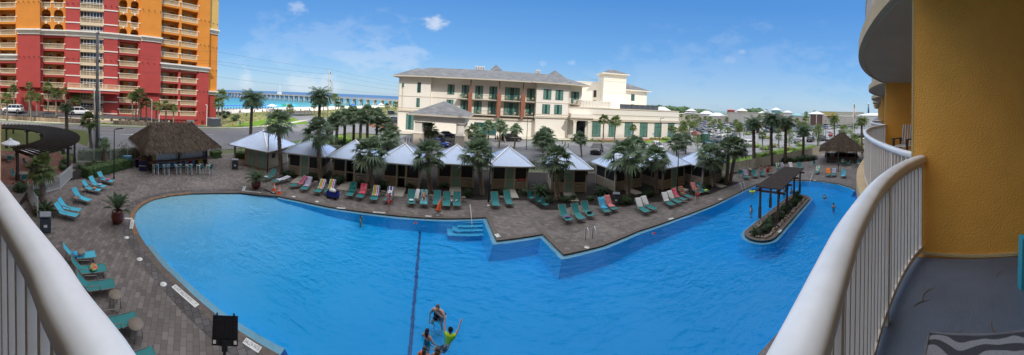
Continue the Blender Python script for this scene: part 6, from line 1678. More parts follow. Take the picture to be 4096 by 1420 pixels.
# right hut
h0,h1 =Vector((49.6,23.4,0)),Vector((52.3,17.6,0));hu =(h1 - h0).normalized();hn =Vector((hu.y,-hu.x,0));hn =hn if hn.dot(Vector((-1,-.3,0))) > 0 else -hn
hc =(h0 +h1)/2 - hn *2.9
hut2 =thing('thatched_bar','open sided bar under a pointed thatched roof at the far right','bar hut',hc,math.atan2(-hn.x,hn.y)+PI)
thatch_roof(hut2,4.45,4.45,2.45,5.6,.35,8)
for x in (-2.9,-1.0,1.0,2.9):
 for y in (-2.9,2.9):MB().tube([(x,y,0),(x,y,2.9)],.11,8).build('post','log',hut2)
mb =MB()
for x0,x1,y0,y1 in ((-3,3,-3,-2.85),(-3,3,2.85,3),(-3,-2.85,-2.85,2.85),(2.85,3,-2.85,2.85)):mb.bb(x0,x1,y0,y1,0,1.02)
mb.build('bar_front','brown_wood',hut2)
mb =MB()
for x0,x1,y0,y1 in ((-3.4,3.4,-3.4,-2.7),(-3.4,3.4,2.7,3.4),(-3.4,-2.7,-2.7,2.7),(2.7,3.4,-2.7,2.7)):mb.bb(x0,x1,y0,y1,1.02,1.1)
mb.build('counter','bar_wood',hut2)
mb =MB();mb.bb(-.9,.9,-.6,.6,0,1.9);mb.build('cooler_cabinet','frame_dark',hut2);MB().bb(-2.4,-1.4,-1.2,-.4,0,1.5).build('equipment','alu',hut2)
# ================================================================ pergolas
PC =Vector((-33.7,-11.5,0));pg =thing('curved_pergola','dark brown quarter ring pergola with radial slats over the brick patio','pergola',PC)
R0,R1,ZP =7.9,11.9,3.45;A0,A1 =math.radians(40),math.radians(205)
mb =MB();n =56
for i in range(n):
 a =lerp(A0,A1,i /(n - 1));d =Vector((math.cos(a),math.sin(a),0));mb.bar(d *(R0 - .25)+Vector((0,0,ZP)),d *(R1 +.3)+Vector((0,0,ZP)),.06,.15)
mb.build('slats','dark_wood',pg)
for rr in (R0 +.35,R1 - .35):
 mb =MB()
 for i in range(30):
  a,b_ =lerp(A0,A1,i /30),lerp(A0,A1,(i +1)/30);mb.bar((math.cos(a)*rr,math.sin(a)*rr,ZP - .2),(math.cos(b_)*rr,math.sin(b_)*rr,ZP - .2),.09,.24)
 mb.build('ring_beam','dark_wood',pg)
for i in range(7):
 a =lerp(A0 +.06,A1 - .1,i /6);d =Vector((math.cos(a),math.sin(a),0))
 mb =MB();mb.bar(d *(R0 - .1)+Vector((0,0,ZP - .42)),d *(R1 +.1)+Vector((0,0,ZP - .42)),.12,.2);mb.build('cross_beam','dark_wood',pg)
 for rr in (R0 +.35,R1 - .35):
  mb =MB();mb.box((d.x *rr,d.y *rr,(ZP - .3)/2),(.24,.24,ZP - .3),a);mb.box((d.x *rr,d.y *rr,.35),(.34,.34,.7),a);mb.build('post','dark_wood',pg)
# island with its pergola
isl =thing('pool_island','long rounded planted island in the pool edged with pavers and river stones','island',(0,0,0))
mb =MB();inn =capsule(isl_c0,isl_c1,isl_r - .34)
for i in range(len(ic)):
 j =(i +1) % len(ic);mb.quad((*ic[i],.06),(*ic[j],.06),(*inn[j],.06),(*inn[i],.06));mb.quad((*ic[j],-1.6),(*ic[i],-1.6),(*ic[i],.06),(*ic[j],.06),1)
mb.quad
mb.build('coping',['coping','pool_tile'],isl)
MB().sheet([inn],.035).build('soil_bed','mulch',isl)
R =random.Random(6);ri =capsule(isl_c0,isl_c1,isl_r - .52,10);mb =MB()
for i in range(len(ri)):
 a,b_ =Vector(ri[i]),Vector(ri[(i +1) % len(ri)]);n =max(1,int((b_ - a).length /.2))
 for k in range(n):
  for _ in range(2):
   p =a.lerp(b_,(k +R.random())/n)+Vector((R.uniform(-.14,.14),R.uniform(-.14,.14)));s_ =R.uniform(.06,.13);mb.sphere((p.x,p.y,.04+s_ *.5),s_,7,5,0,(R.uniform(.9,1.4),R.uniform(.8,1.2),.75))
o =mb.build('river_stones','rock',isl);o['kind']='stuff'
ip =thing('pergola','straight brown timber pergola with closely laid slats standing on the pool island','pergola',(0,0,0))
pd =(isl_c1 - isl_c0).normalized();ps =Vector((-pd.y,pd.x,0))
# slat roof from four picture corners at 2.85 m
q0,q1,q2,q3 =G(*Z11(688,778),2.85),G(*Z11(905,800),2.85),G(*Z11(1118,622),2.85),G(*Z11(905,616),2.85)
cl0,cl1 =(q0 +q1)/2,(q2 +q3)/2;ax =(cl1 - cl0).normalized();sx =Vector((-ax.y,ax.x,0));wd2 =1.22
mb =MB();n =30
for i in range(n):
 c =cl0.lerp(cl1,i /(n - 1));mb.bar(c - sx *wd2,c +sx *wd2,.09,.14)
mb.build('slats','brown_wood',ip)
for s_ in (-.85,.85):MB().bar(cl0 - ax *.3+sx *s_ - Vector((0,0,.2)),cl1 +ax *.3+sx *s_ - Vector((0,0,.2)),.12,.25).build('beam','brown_wood',ip)
for i in range(4):
 c =cl0.lerp(cl1,.03+.94*i /3)
 MB().bar(c - sx *1.35 - Vector((0,0,.42)),c +sx *1.35 - Vector((0,0,.42)),.13,.18).build('cross_beam','brown_wood',ip)
 for s_ in (-.85,.85):
  p =c +sx *s_;mb =MB();mb.box((p.x,p.y,1.2),(.17,.17,2.4),math.atan2(ax.y,ax.x));mb.box((p.x,p.y,.5),(.23,.23,1.0),math.atan2(ax.y,ax.x));mb.build('post','brown_wood',ip)
for i in range(15):
 t =i /14;c =isl_c0.lerp(isl_c1,lerp(-.04,1.04,t))+ps *rnd(-.35,.35);me =SHR[i % 3] if i % 3 else CYC[i % 2]
 o =link('shrub',me,None,(c.x,c.y,.03),rnd(0,6));o.scale =(.5,.5,rnd(.4,.9));tag(o,'low dark plant growing on the pool island under the pergola','shrub','plants on the pool island')
# ================================================================ fences
def fence(pts,H_,label,m_='fence_white',step=.12,w_=.022,post=2.4,follow=False,name='fence'):
 pts =[Vector((p[0],p[1],0)) for p in pts];o =thing(name,label,'fence',(pts[0].x,pts[0].y,0));pick =MB();rails =MB();b0 =pts[0]
 pme =MB().box((0,0,H_ /2+.04),(.075,.075,H_ +.08)).mesh('post',m_)
 for a,b in zip(pts,pts[1:]):
  d =b - a;L_ =d.length;ang =math.atan2(d.y,d.x);n =max(1,int(L_ /step));zf =lambda p:ground(p.x,p.y) if follow else 0
  for i in range(n):
   p =a.lerp(b,i /n);pick.box((p.x - b0.x,p.y - b0.y,zf(p)+H_ /2+.03),(w_,w_,H_ - .06),ang)
  m_s =max(1,int(L_ /3))
  for i in range(m_s):
   p,q =a.lerp(b,i /m_s),a.lerp(b,(i +1)/m_s)
   for zz in (.14,H_ - .16):rails.bar(p - b0 +Vector((0,0,zf(p)+zz)),q - b0 +Vector((0,0,zf(q)+zz)),.035,.045)
  k =max(1,round(L_ /post))
  for i in range(k +1):p =a.lerp(b,i /k);link('post',pme,o,(p.x - b0.x,p.y - b0.y,zf(p)),ang)
 pick.build('picket_panel',m_,o);rails.build('rail',m_,o);return o
fence([(-35.1,.3),(-35.0,9.0),(-34.9,20.6)],1.85,'white metal picket fence along the road behind the thatched bar',w_=.03)
fence([G(288,712),G(241,758),G(134,786)],1.45,'white picket fence bending round under the pergola',w_=.03,step=.11)
fence([G(112,798),G(151,868)],1.45,'short white fence length at the lower left near the rail',w_=.03,step=.11)
fence([(-46,-3.2),(-41,-.4),(-35.3,.3)],1.3,'white fence along the back of the brick patio',w_=.03,follow=False)
fence([(-34.4,20.6),(-32.6,22.5)],1.85,'white gate panel between the thatched bar and the pavilion',w_=.03,step=.13)
fence([(-32,26),(-29.5,31),(-20,36.3),(-8,38.2),(6,37.8),(16,37.2),(25,36.2),(25.1,30.2)],1.8,'long white fence running behind all the cabanas',w_=.035,step=.14)
fence([(25.1,29.9),(57,29.9),(62,29.5)],1.75,'tan picket fence behind the row of date palms on the right','fence_tan',.16,.07,3.2)
# ================================================================ loungers, chairs, tables
SEAT_Z =.36
def make_lounger(sling='sling',back=52):
 o =thing('sun_lounger','x','lounger');t =math.radians(back);hy =.28
 bk =Vector((0,math.cos(t),math.sin(t)))
 fr =MB()
 for s_ in (-.33,.33):
  pts =[(s_,-1.0,SEAT_Z),(s_,hy,SEAT_Z),(s_,hy +bk.y *.82,SEAT_Z +bk.z *.82)];fr.tube(pts,.02,6)
 fr.tube([(-.33,-1.0,SEAT_Z),(.33,-1.0,SEAT_Z)],.02,6);e =(hy +bk.y *.82,SEAT_Z +bk.z *.82);fr.tube([(-.33,*e),(.33,*e)],.02,6)
 fr.build('frame','chair_metal',o)
 for y0,y1 in ((-.85,-.72),(.55,.62)):
  lg =MB();lg.tube([(-.33,y0 +.05,SEAT_Z),(-.31,y1 - .12 if y0 < 0 else y1,.01),(.31,y1 - .12 if y0 < 0 else y1,.01),(.33,y0 +.05,SEAT_Z)],.018,6);lg.build('leg','chair_metal',o)
 for s_ in (-.36,.36):
  ar =MB();ar.tube([(s_,-.25,SEAT_Z),(s_,-.22,SEAT_Z +.22),(s_,.35,SEAT_Z +.26),(s_,.48,SEAT_Z +.2)],.018,6);ar.build('arm','chair_metal',o)
 mb =MB();n =8
 for i in range(n):
  y0,y1 =lerp(-.98,hy,i /n),lerp(-.98,hy,(i +1)/n);z =lambda y:SEAT_Z +.012 - .03*math.sin(PI *(y +.98)/(hy +.98));mb.quad((-.31,y0,z(y0)),(.31,y0,z(y0)),(.31,y1,z(y1)),(-.31,y1,z(y1)))
 mb.build('seat_sling',sling,o)
 mb =MB()
 for i in range(n):
  f =lambda k:Vector((0,hy,SEAT_Z +.012))+bk *(.80*k /n)+Vector((0,bk.z,-bk.y))*(.03*math.sin(PI *k /n));a,b =f(i),f(i +1);mb.quad((-.31,a.y,a.z),(.31,a.y,a.z),(.31,b.y,b.z),(-.31,b.y,b.z))
 mb.build('back_sling',sling,o)
 return o
LK =Kind(make_lounger);LKF =Kind(lambda:make_lounger(back=8));LKL =Kind(lambda:make_lounger('sling_blue',50))
def towel_mesh(m_,y_end=-.1,w_=.60,back=52,full=True,sk=0.0):
 """towel hung over the backrest and lying down the seat"""
 t =math.radians(back);hy =.28;bk =Vector((0,math.cos(t),math.sin(t)));nr =Vector((0,-bk.z,bk.y));path =[]
 top =Vector((0,hy,SEAT_Z))+bk *.84
 path +=[top +Vector((0,.07,-.30)),top +Vector((0,.06,-.05)),top +bk *.03+Vector((0,0,.02))]
 for k in range(7):path.append(Vector((0,hy,SEAT_Z +.02))+bk *(.82*(6 - k)/6)+nr *.035)
 if full:
  for k in range(1,6):path.append(Vector((0,lerp(hy,y_end,k /5),SEAT_Z +.045)))
 mb =MB();nu =6;R =random.Random(int(abs(y_end)*100)+len(m_))
 vs =[]
 for i,p in enumerate(path):
  for k in range(nu +1):
   u =k /nu - .5;vs.append((u *w_ +sk *(i /len(path))+R.uniform(-.01,.01),p.y +R.uniform(-.008,.008),p.z +R.uniform(0,.018)))
 fs =[(i *(nu +1)+k,i *(nu +1)+k +1,(i +1)*(nu +1)+k +1,(i +1)*(nu +1)+k) for i in range(len(path) - 1) for k in range(nu)]
 mb.add(vs,fs,0,True);return mb.mesh('towel',m_)
def bundle_mesh(m_,r_=.22,seed=1,flat=.4):
 mb =MB().sphere((0,0,r_ *flat),r_,12,8,0,(1.2,.9,flat));mb.v =[tuple(Vector(v)*(1+.22*noise.noise(Vector(v)*9+Vector((seed,0,0))))) for v in mb.v];return mb.mesh('towel',m_)
def lounger(foot,top,label,kind='n',towel=None,tlabel=None,z=Z5,group='sun loungers round the pool',full=True,yend=-.1,bundle=None,blabel=None,bcat='towel',bname='towel',bpos=(-.0,-.45)):
 f =G(*z(*foot),SEAT_Z);t =G(*z(*top),SEAT_Z +.62 if kind != 'f' else SEAT_Z +.1);d =(t - f);d.z =0;d.normalize()
 rz =math.atan2(d.y,d.x) - PI /2;c =f +d *1.0;c.z =0
 K ={'n':LK,'f':LKF,'l':LKL}[kind]
 o =K.put(c,rz,label,group)
 rot =Matrix.Rotation(rz,4,'Z')
 if towel:tag(link('towel',towel_mesh(towel,yend,full=full,back=8 if kind == 'f' else 52),None,c +Vector((0,0,.002)),rz),tlabel,'towel')
 if bundle:tag(link(bname,bundle_mesh(bundle,.2,len(label)),None,c +rot @ Vector((bpos[0],bpos[1],SEAT_Z +.0)),rz),blabel,bcat)
 return c,rz
TB =None
def make_table():
 o =thing('side_table','x','table');mb =MB();mb.lathe([(.0,.45),(.24,.45),(.25,.435),(.24,.42),(0,.42)],18);mb.build('table_top','table_top',o)
 for k in range(4):
  a =PI /4+k *PI /2;MB().tube([(.17*math.cos(a),.17*math.sin(a),.42),(.21*math.cos(a),.21*math.sin(a),0)],.014,6).build('leg','chair_metal',o)
 return o
TK =Kind(make_table)
def table(pt,label,z=Z5,s=1.0):return TK.put(GT(*z(*pt)),rnd(0,3),label,'small round side tables',s)
# row before the cabanas, from the left
lounger((250,672),(302,618),'teal lounger first in the row, beside the potted plant near the pavilion',towel=None,bundle='t_floral',blabel='pale pink cloth on the first lounger near the pavilion',bpos=(-.05,-.55))
lounger((318,690),(385,668),'teal lounger laid nearly flat, second in the row','f','t_pale','blue and white patterned towel on the flat lounger',yend=-.5)
lounger((420,716),(478,668),'teal lounger third in the row, under the red striped towel',towel='t_red',tlabel='red and pink striped towel over the third lounger')
lounger((507,742),(550,664),'teal lounger fourth in the row, under the plain grey towel',towel='c_lilac',tlabel='plain grey lilac towel over the fourth lounger',yend=-.2)
lounger((592,760),(640,683),'teal lounger under a rainbow striped towel, left of the blue wagon',towel='t_rainbow',tlabel='white rainbow striped towel left of the blue wagon')
lounger((662,762),(700,686),'teal lounger just behind the blue wagon',towel='t_rainbow',tlabel='rainbow striped towel directly behind the blue wagon')
lounger((803,783),(833,705),'teal lounger under the dark green towel, right of the blue wagon',towel='t_dkgreen',tlabel='dark green towel right of the blue wagon')
lounger((868,795),(906,712),'teal lounger under the hot pink towel',towel='t_pinkred',tlabel='hot pink towel hanging over its lounger')
lounger((962,810),(986,724),'teal lounger with striped towel, left of the woman in the white hat',towel='t_rainbow',tlabel='rainbow striped towel left of the woman in the white hat')
lounger((1052,818),(1080,730),'teal lounger behind the woman in the white hat',towel='t_purple',tlabel='purple and white striped towel behind the woman in the white hat')
lounger((658,590),(665,455),'teal lounger with a small white towel over its head',z=Z7,bundle='c_white',blabel='little white cloth on the seat of a teal lounger',bpos=(0,-.4))
cs,rs =lounger((768,600),(777,465),'lounger with pale blue towel on which the woman in a black bikini lies',z=Z7,towel='sling_light',tlabel='pale blue towel beneath the woman in a black bikini',yend=-.9)
lounger((882,598),(896,457),'empty teal lounger behind the tilted orange cone',z=Z7)
lounger((970,610),(980,468),'teal lounger under the left half of the black and white towel',z=Z7);c2,r2 =lounger((1066,610),(1067,474),'teal lounger under the right half of the black and white towel',z=Z7)
mb =MB();a,b =G(*Z7(950,545),.42),G(*Z7(1078,555),.42);d =b - a;nn =Vector((-d.y,d.x,0)).normalized()*.22
for i in range(10):
 p,q =a.lerp(b,i /10),a.lerp(b,(i +1)/10);s0 =.42 - .10*math.sin(PI *i /10);s1_ =.42 - .10*math.sin(PI *(i +1)/10);wa0,wa1 =1+.3*math.sin(i *1.7),1+.3*math.sin((i +1)*1.7)
 mb.quad((*(p - nn *wa0).xy,s0 +.03),(*(q - nn *wa1).xy,s1_ +.03),(*(q +nn *wa1).xy,s1_ +.03),(*(p +nn *wa0).xy,s0 +.03))
tag(mb.build('towel','t_zebra'),'black and white patterned towel spread across two loungers','towel')
cc =G(*Z7(660,470),SEAT_Z +.55)
tag(link('towel',towel_mesh('c_white',0,.36,full=False),None,G(*Z7(658,590),SEAT_Z)+Vector((0,1.0,-SEAT_Z)),0),'small white towel over the head of a teal lounger near cabana 3','towel')
lounger((170,640),(148,517),'teal lounger beside the black lamp post, before cabana 5',z=Z8);lounger((282,628),(248,514),'teal lounger before the door of cabana 5',z=Z8)
lounger((755,755),(678,622),'teal lounger with a purple bundle, left of three in front of cabana 6',z=Z8,bundle='c_purple',blabel='purple and white bundle of clothes on a teal lounger',bname='clothes',bcat='clothes')
lounger((853,745),(780,616),'teal lounger in the middle of three in front of cabana 6',z=Z8)
lounger((930,720),(860,600),'teal lounger on the right of three in front of cabana 6, sandals on it',z=Z8,bundle='c_black',blabel='dark sandals on the right one of three loungers',bname='sandals',bcat='sandals')
lounger((1058,690),(985,567),'teal lounger under the bright blue towel',z=Z8,towel='t_sky',tlabel='bright blue towel over a lounger left of the square bin',yend=-.25)
lounger((1115,668),(1042,562),'teal lounger under the pinkish red towel beside the square bin',z=Z8,towel='t_salmon',tlabel='pinkish red towel over the lounger beside the square bin',yend=-.45)
lounger((478,590),(388,478),'teal lounger with white towel, left of a pair near the square bin',z=ZA10,towel='c_white',tlabel='white towel on the left lounger of a pair near the square bin',full=False)
lounger((540,568),(440,470),'teal lounger with white towel, right of a pair near the square bin',z=ZA10,towel='c_white',tlabel='white towel on the right lounger of a pair near the square bin',full=False)
lounger((678,535),(595,433),'teal lounger with a long white towel, left end of four by the lamp post',z=ZA10,towel='c_white',tlabel='long white towel at the left end of four loungers',yend=.1)
lounger((738,515),(645,427),'teal lounger with a short white towel, second of four by the lamp post',z=ZA10,towel='c_white',tlabel='short white towel on the second of four loungers',full=False)
lounger((780,493),(690,416),'teal lounger with a red towel, third of four by the lamp post',z=ZA10,towel='t_pinkred',tlabel='red and pink towel on the third of four loungers',yend=.0)
lounger((822,472),(748,398),'teal lounger with a brown striped towel, last of four by the lamp post',z=ZA10,towel='t_brown',tlabel='brown striped towel on the last of four loungers',yend=.0)
lounger((905,438),(828,362),'teal lounger with a salmon towel behind the man in red shorts',z=ZA10,towel='t_salmon',tlabel='salmon towel behind the man in red shorts',full=False)
lounger((955,428),(865,355),'teal lounger with a yellow cloth beside the man in red shorts',z=ZA10,bundle='float_yellow',blabel='yellow patterned cloth on the lounger beside the man in red shorts',bpos=(0,-.7))
# left group by the hedge
def Z2b(x,y):return Z2(x,y)
lounger((808,492),(716,425),'blue lounger nearest the hedge and lamp post, a red towel folded on it','l',z=Z2,group='blue loungers at the left',bundle='c_hotpink',blabel='folded pinkish red towel on the blue lounger nearest the hedge',bpos=(0,-.35))
lounger((752,530),(646,455),'blue lounger second from the hedge, a blue towel rolled on it','l',z=Z2,group='blue loungers at the left',bundle='t_blue',blabel='rolled blue and white towel on the second blue lounger',bpos=(0,-.35))
lounger((718,555),(602,485),'blue lounger third from the hedge, a colourful towel on it','l',z=Z2,group='blue loungers at the left',bundle='t_multi',blabel='red and green towel folded on the third blue lounger',bpos=(0,-.35))
lounger((645,628),(526,537),'empty blue lounger fourth from the hedge','l',z=Z2,group='blue loungers at the left')
lounger((578,696),(422,612),'empty blue lounger behind the front one of the left pair','l',z=Z2,group='blue loungers at the left');lounger((556,735),(398,642),'empty blue lounger at the front of the left pair, by the grey bin','l',z=Z2,group='blue loungers at the left')
for pt,lb in (((720,495),'round side table between the two blue loungers nearest the hedge'),((610,560),'tall round side table beside the third blue lounger'),((578,590),'round side table half hidden by the fourth blue lounger'),((545,650),'pale round side table between the fourth and fifth blue loungers')):table(pt,lb,Z2,1.15)
for pt,lb in (((320,662),'side table between the first two loungers near the pavilion'),((498,712),'side table between the striped and grey towels'),((590,720),'side table left of the rainbow towel by the wagon'),((935,775),'side table between the pink and rainbow towels'),((1027,785),'side table between the two striped towels by the woman in the hat')):table(pt,lb,Z5)
for pt,lb in (((835,555),'side table right of the sunbathing woman'),((1122,575),'side table beside the black and white towel')):table(pt,lb,Z7)
table((210,605),'side table between the two loungers before cabana 5',Z8)
# lower left group, partly behind the handrail
for ft,lb,tw,tl in (((600,258),'light blue lounger poking out from behind the handrail, uppermost of the lower left group',None,None),((665,342),'teal lounger with bright towels, second of the lower left group','t_multi','red, yellow and green towel bunched by the handrail'),
                       ((718,440),'empty teal lounger, third of the lower left group',None,None),((860,655),'teal lounger with something white at its foot, fourth of the lower left group',None,None),((975,885),'teal lounger corner at the bottom edge by the handrail',None,None)):
 f =G(*Z3(*ft),SEAT_Z);d =Vector((.10,-.995,0));d.normalize();rz =math.atan2(d.y,d.x) - PI /2;c =f +d;c.z =0
 o =(LKL if 'light' in lb else LK).put(c,rz,lb,'loungers at the lower left')
 if tw:tag(link('towel',bundle_mesh(tw,.24,3,.3),None,c +d *-.35+Vector((0,0,SEAT_Z)),rz),tl,'towel')
c =G(*Z3(470,275),SEAT_Z);tag(link('bag',bundle_mesh('c_sky',.2,5,.6),None,c),'bright blue beach bag on the light blue lounger by the handrail','bag')
tag(link('bag',bundle_mesh('c_navy',.16,6,.8),None,G(*Z3(468,300),.2)),'dark bag below the light blue lounger by the handrail','bag')
tag(link('sandals',bundle_mesh('c_white',.12,7,.4),None,G(*Z3(852,690),.02)),'white thing dropped under the foot of the fourth lower left lounger','sandals')
lg =G(*Z3(322,790),SEAT_Z);LK.put((lg.x,lg.y,0),.4,'teal lounger seen between the white balusters at the lower left','loungers at the lower left')
for pt,lb in (((503,300),'round side table by the light blue lounger and handrail'),((722,590),'slatted round side table half hidden by the handrail'),((850,785),'slatted round side table lowest along the handrail')):table(pt,lb,Z3,1.25)
# far group by the thatched hut
far =[((612,702),(585,628),'t_blue','far lounger with a blue striped towel, beside the seated man','blue striped towel on the far lounger beside the seated man'),((692,690),(658,625),None,'far teal lounger right of the seated man',None),((750,680),(720,613),None,'far lounger behind the small standing child',None),((815,668),(790,598),'c_brown','far lounger behind the woman in the red dress','brownish towel behind the woman in the red dress'),
       ((905,632),(876,585),'t_green','far lounger with a green striped towel under the seated woman','green striped towel behind the far seated woman'),((955,626),(936,588),'t_blue','far lounger with blue and white striped towel behind the pergola','blue and white striped towel just above the pergola roof'),((1008,625),(1000,588),'t_floral','far lounger with a pale flowered towel behind the pergola','pale flowered towel just above the pergola roof'),((1066,620),(1062,580),None,'plain teal lounger at the right end behind the pergola',None),
       ((1205,658),(1219,600),'t_leaf','lounger with a green leaf patterned towel near the thatched hut','green leaf patterned towel near the thatched hut'),((1298,682),(1306,618),'t_orange','lounger with an orange towel near the thatched hut','bright orange towel near the thatched hut'),((1346,682),(1353,622),'t_blue','lounger with a blue and white striped towel by the black lamp post','blue and white striped towel by the lamp post near the hut'),((1428,690),(1437,628),None,'pale blue empty lounger right of the lamp post near the hut',None)]
for ft,tp,tw,lb,tl in far:lounger(ft,tp,lb,'l' if 'pale blue' in lb else 'n',tw,tl,Z11,yend=.05)
def make_chair():
 o =thing('patio_chair','x','chair')
 for s_ in (-.27,.27):MB().tube([(s_,-.25,0),(s_,-.22,.62),(s_,.2,.62),(s_,.28,0)],.016,6).build('leg','chair_metal',o)
 MB().box((0,0,.42),(.52,.5,.025)).build('seat','sling',o)
 mb =MB();mb.quad((-.26,.2,.42),(.26,.2,.42),(.26,.36,.95),(-.26,.36,.95));mb.tube([(-.27,.2,.42),(-.27,.36,.97),(.27,.36,.97),(.27,.2,.42)],.016,6,1);mb.build('backrest',['sling','chair_metal'],o);return o
CK =Kind(make_chair)
def pchair(pt,rz,label,group=None,z=Z8):return CK.put(GT(*z(*pt)),rz,label,group)
pchair((445,610),.6,'low teal armchair, upper left of three between cabanas 5 and 6');pchair((510,638),.8,'low teal armchair, middle of three between cabanas 5 and 6');pchair((555,665),.9,'low teal armchair, front one of three between cabanas 5 and 6')
pchair((555,695),-.6,'teal armchair at the left end of the far lounger group',None,Z11);pchair((1152,615),.5,'teal chair left of the leaf towel near the thatched hut',None,Z11);pchair((1192,607),-.3,'teal chair behind the leaf towel near the thatched hut',None,Z11)
def make_dining():
 o =thing('patio_table','x','table');MB().lathe([(0,.73),(.55,.73),(.56,.715),(.55,.70),(0,.70)],24).build('table_top','table_top',o);mb =MB();mb.tube([(0,0,.02),(0,0,.7)],.04,8);mb.lathe([(.3,0),(.28,.03),(0,.04)],16);mb.build('base','chair_metal',o);return o
DK =Kind(make_dining)
for (x,y),lb in (((1432,598),'round table with teal chairs left of two before the thatched hut'),((1570,615),'round table with teal chairs at the far right before the thatched hut')):
 c =GT(*Z11(x,y));DK.put(c,0,lb)
 for k in range(4):
  a =k *PI /2+.5;CK.put(c +Vector((math.cos(a),math.sin(a),0))*.95,a - PI /2,'teal chair at the '+('left' if x < 1500 else 'right')+' round table before the thatched hut','chairs at the round tables by the hut')
for (x,y),lb,n in (((110,575),'patio table under the open umbrella inside the pergola ring',3),((290,800),'brown patio table under the front end of the pergola',3),((425,650),'patio table deep under the pergola slats',3)):
 c =G(*ZL(x,y),.73);c.z =0;DK.put(c,0,lb)
 for k in range(n):
  a =k *2*PI /n +2.4;CK.put(c +Vector((math.cos(a),math.sin(a),0))*.95,a - PI /2,'teal chair at a table on the brick patio under the pergola','chairs on the brick patio')
def umbrella(apex,label,zt=2.6,r_=1.35):
 a =G(*ZL(*apex),zt);o =thing('patio_umbrella',label,'umbrella',(a.x,a.y,0));mb =MB();n =8;vs =[(0,0,zt)]+[(r_ *math.cos(2*PI *k /n),r_ *math.sin(2*PI *k /n),zt - .55) for k in range(n)];mb.add(vs,[(0,k +1,(k +1) % n +1) for k in range(n)])
 for k in range(n):
  p,q =vs[k +1],vs[(k +1) % n +1];mb.quad(p,q,(q[0],q[1],q[2] - .12),(p[0],p[1],p[2] - .12))
 mb.build('canopy','umbrella_white',o);MB().lathe([(.3,zt - .02),(.05,zt +.14),(0,zt +.2)],8).build('cap','umbrella_white',o);MB().tube([(0,0,0),(0,0,zt)],.025,8).build('pole','alu',o);MB().lathe([(.28,0),(.26,.08),(0,.09)],14).build('base','frame_dark',o)
umbrella((135,372),'white patio umbrella standing open inside the pergola ring');umbrella((398,452),'white patio umbrella half hidden beneath the pergola slats')
# bar chairs at the left hut
def make_barchair():
 o =thing('bar_chair','x','chair');W =.25
 for s_ in (-1,1):
  MB().bar((s_ *W,.28,0),(s_ *W *.95,.24,1.02),.05,.06).build('leg','white',o);MB().bar((s_ *W,-.28,0),(s_ *W *.95,-.24,1.02),.05,.06).build('leg','white',o);MB().box((s_ *W *1.05,0,1.02),(.10,.62,.03)).build('arm','white',o)
 MB().box((0,0,.74),(.46,.48,.03)).build('seat','teal_plastic',o)
 mb =MB()
 for i in range(5):x =-.2+.1*i;h =1.28 - .05*abs(i - 2) ** 1.5;mb.bar((x,-.24,.62),(x *1.05,-.33,h),.088,.02)
 bk =mb.build('backrest','teal_plastic',o);mb =MB();mb.bar((-.25,-.32,1.17),(.25,-.32,1.17),.02,.04);mb.bar((-.25,-.285,.92),(.25,-.285,.92),.02,.04);mb.build('back_rail','white',bk)
 mb =MB();mb.bar((-.24,-.26,.3),(.24,-.26,.3),.05,.03);mb.bar((-.24,.26,.3),(.24,.26,.3),.05,.03);mb.bar((-.25,-.26,.4),(-.25,.26,.4),.05,.03);mb.bar((.25,-.26,.4),(.25,.26,.4),.05,.03);mb.build('footrest','teal_plastic',o);return o
BK =Kind(make_barchair)
for i,(x,nm) in enumerate(((218,'first from the left'),(293,'second from the left'),(378,'third from the left'),(456,'fourth from the left'),(533,'fifth from the left, turned a little'),(602,'last on the right, turned a little'))):
 p =G(*Z4(x,528));BK.put(p,PI /2+(0 if i < 4 else .35),'tall teal and white bar chair, %s' % nm,'bar chairs at the thatched bar')
# ================================================================ street furniture and small things
def lamp(base,top,label,arm=.5,az=None,m_='lamp_black',r_=.07):
 p =GT(*base);d =p.xy.length;zt =ZA(*top,d);o =thing('street_lamp',label,'street lamp',p)
 h =zt - p.z;t =PD(top[0],d);lean =Vector((t.x - p.x,t.y - p.y,h))
 MB().tube([(0,0,0),(0,0,.25),(0,0,h)],[r_ *1.6,r_,r_ *.7],8).build('pole',m_,o)
 a =az if az is not None else math.atan2(-p.y,-p.x);dx =Vector((math.cos(a),math.sin(a),0));mb =MB();mb.bar((0,0,h),dx *arm +Vector((0,0,h +.03)),.06,.06);mb.bar(dx *(arm *.5)+Vector((0,0,h +.05)),dx *(arm +.45)+Vector((0,0,h +.08)),.32,.09);mb.build('lamp_head',m_,o);return o
lamp((456,715),(456,518),'thin black lamp post beside the left hedge and loungers',az=1.9);lamp(Z5(275,632),Z5(277,375),'black lamp post before the restroom pavilion',.2,3.6);lamp(Z7(1348,572),Z7(1368,92),'black lamp post between cabanas 4 and 5',.2,4.2);lamp(ZA10(710,437),ZA10(730,108),'black lamp post by the four loungers and the eighth cabana',.35,-.6)
lamp(Z6(1500,893),Z6(1515,522),'tall dark lamp post standing before the middle of the hotel',.2,3.6);lamp(Z9(975,812),Z9(1003,522),'tall dark lamp post before the low hotel wing',.5,.2);lamp(Z11(1388,652),Z11(1392,402),'black lamp post before the right thatched hut',.3,3.3);lamp(ZB(1295,780),ZB(1298,478),'dark lamp post just left of the palm clump by the beach road',.8,3.1)
for b_,t_,lb in (((476,640),(469,515),'white lamp post before the tower entrance'),((873,738),(879,578),'white lamp post before the bare red wall of the tower'),((916,716),(918,628),'short grey lamp post by the garage entrance'),((1190,730),(1186,606),'white lamp post at the seaward end of the tower')):lamp(Z1(*b_),Z1(*t_),lb,.5,3.0,'frame_white')
for x,y0,y1 in ((820,600,466),(1468,560,462),(1853,555,458)):
 lamp(ZB(x,y0),ZB(x,y1),'pale lamp post at the beach edge, '+{820:'left of the small dune palm',1468:'right of the wooden utility pole',1853:'near the hotel corner'}[x],.6,.0,'frame_white',.06)
for (x,y0,y1,lb) in ((3053 - 2600,0,0,''),):pass
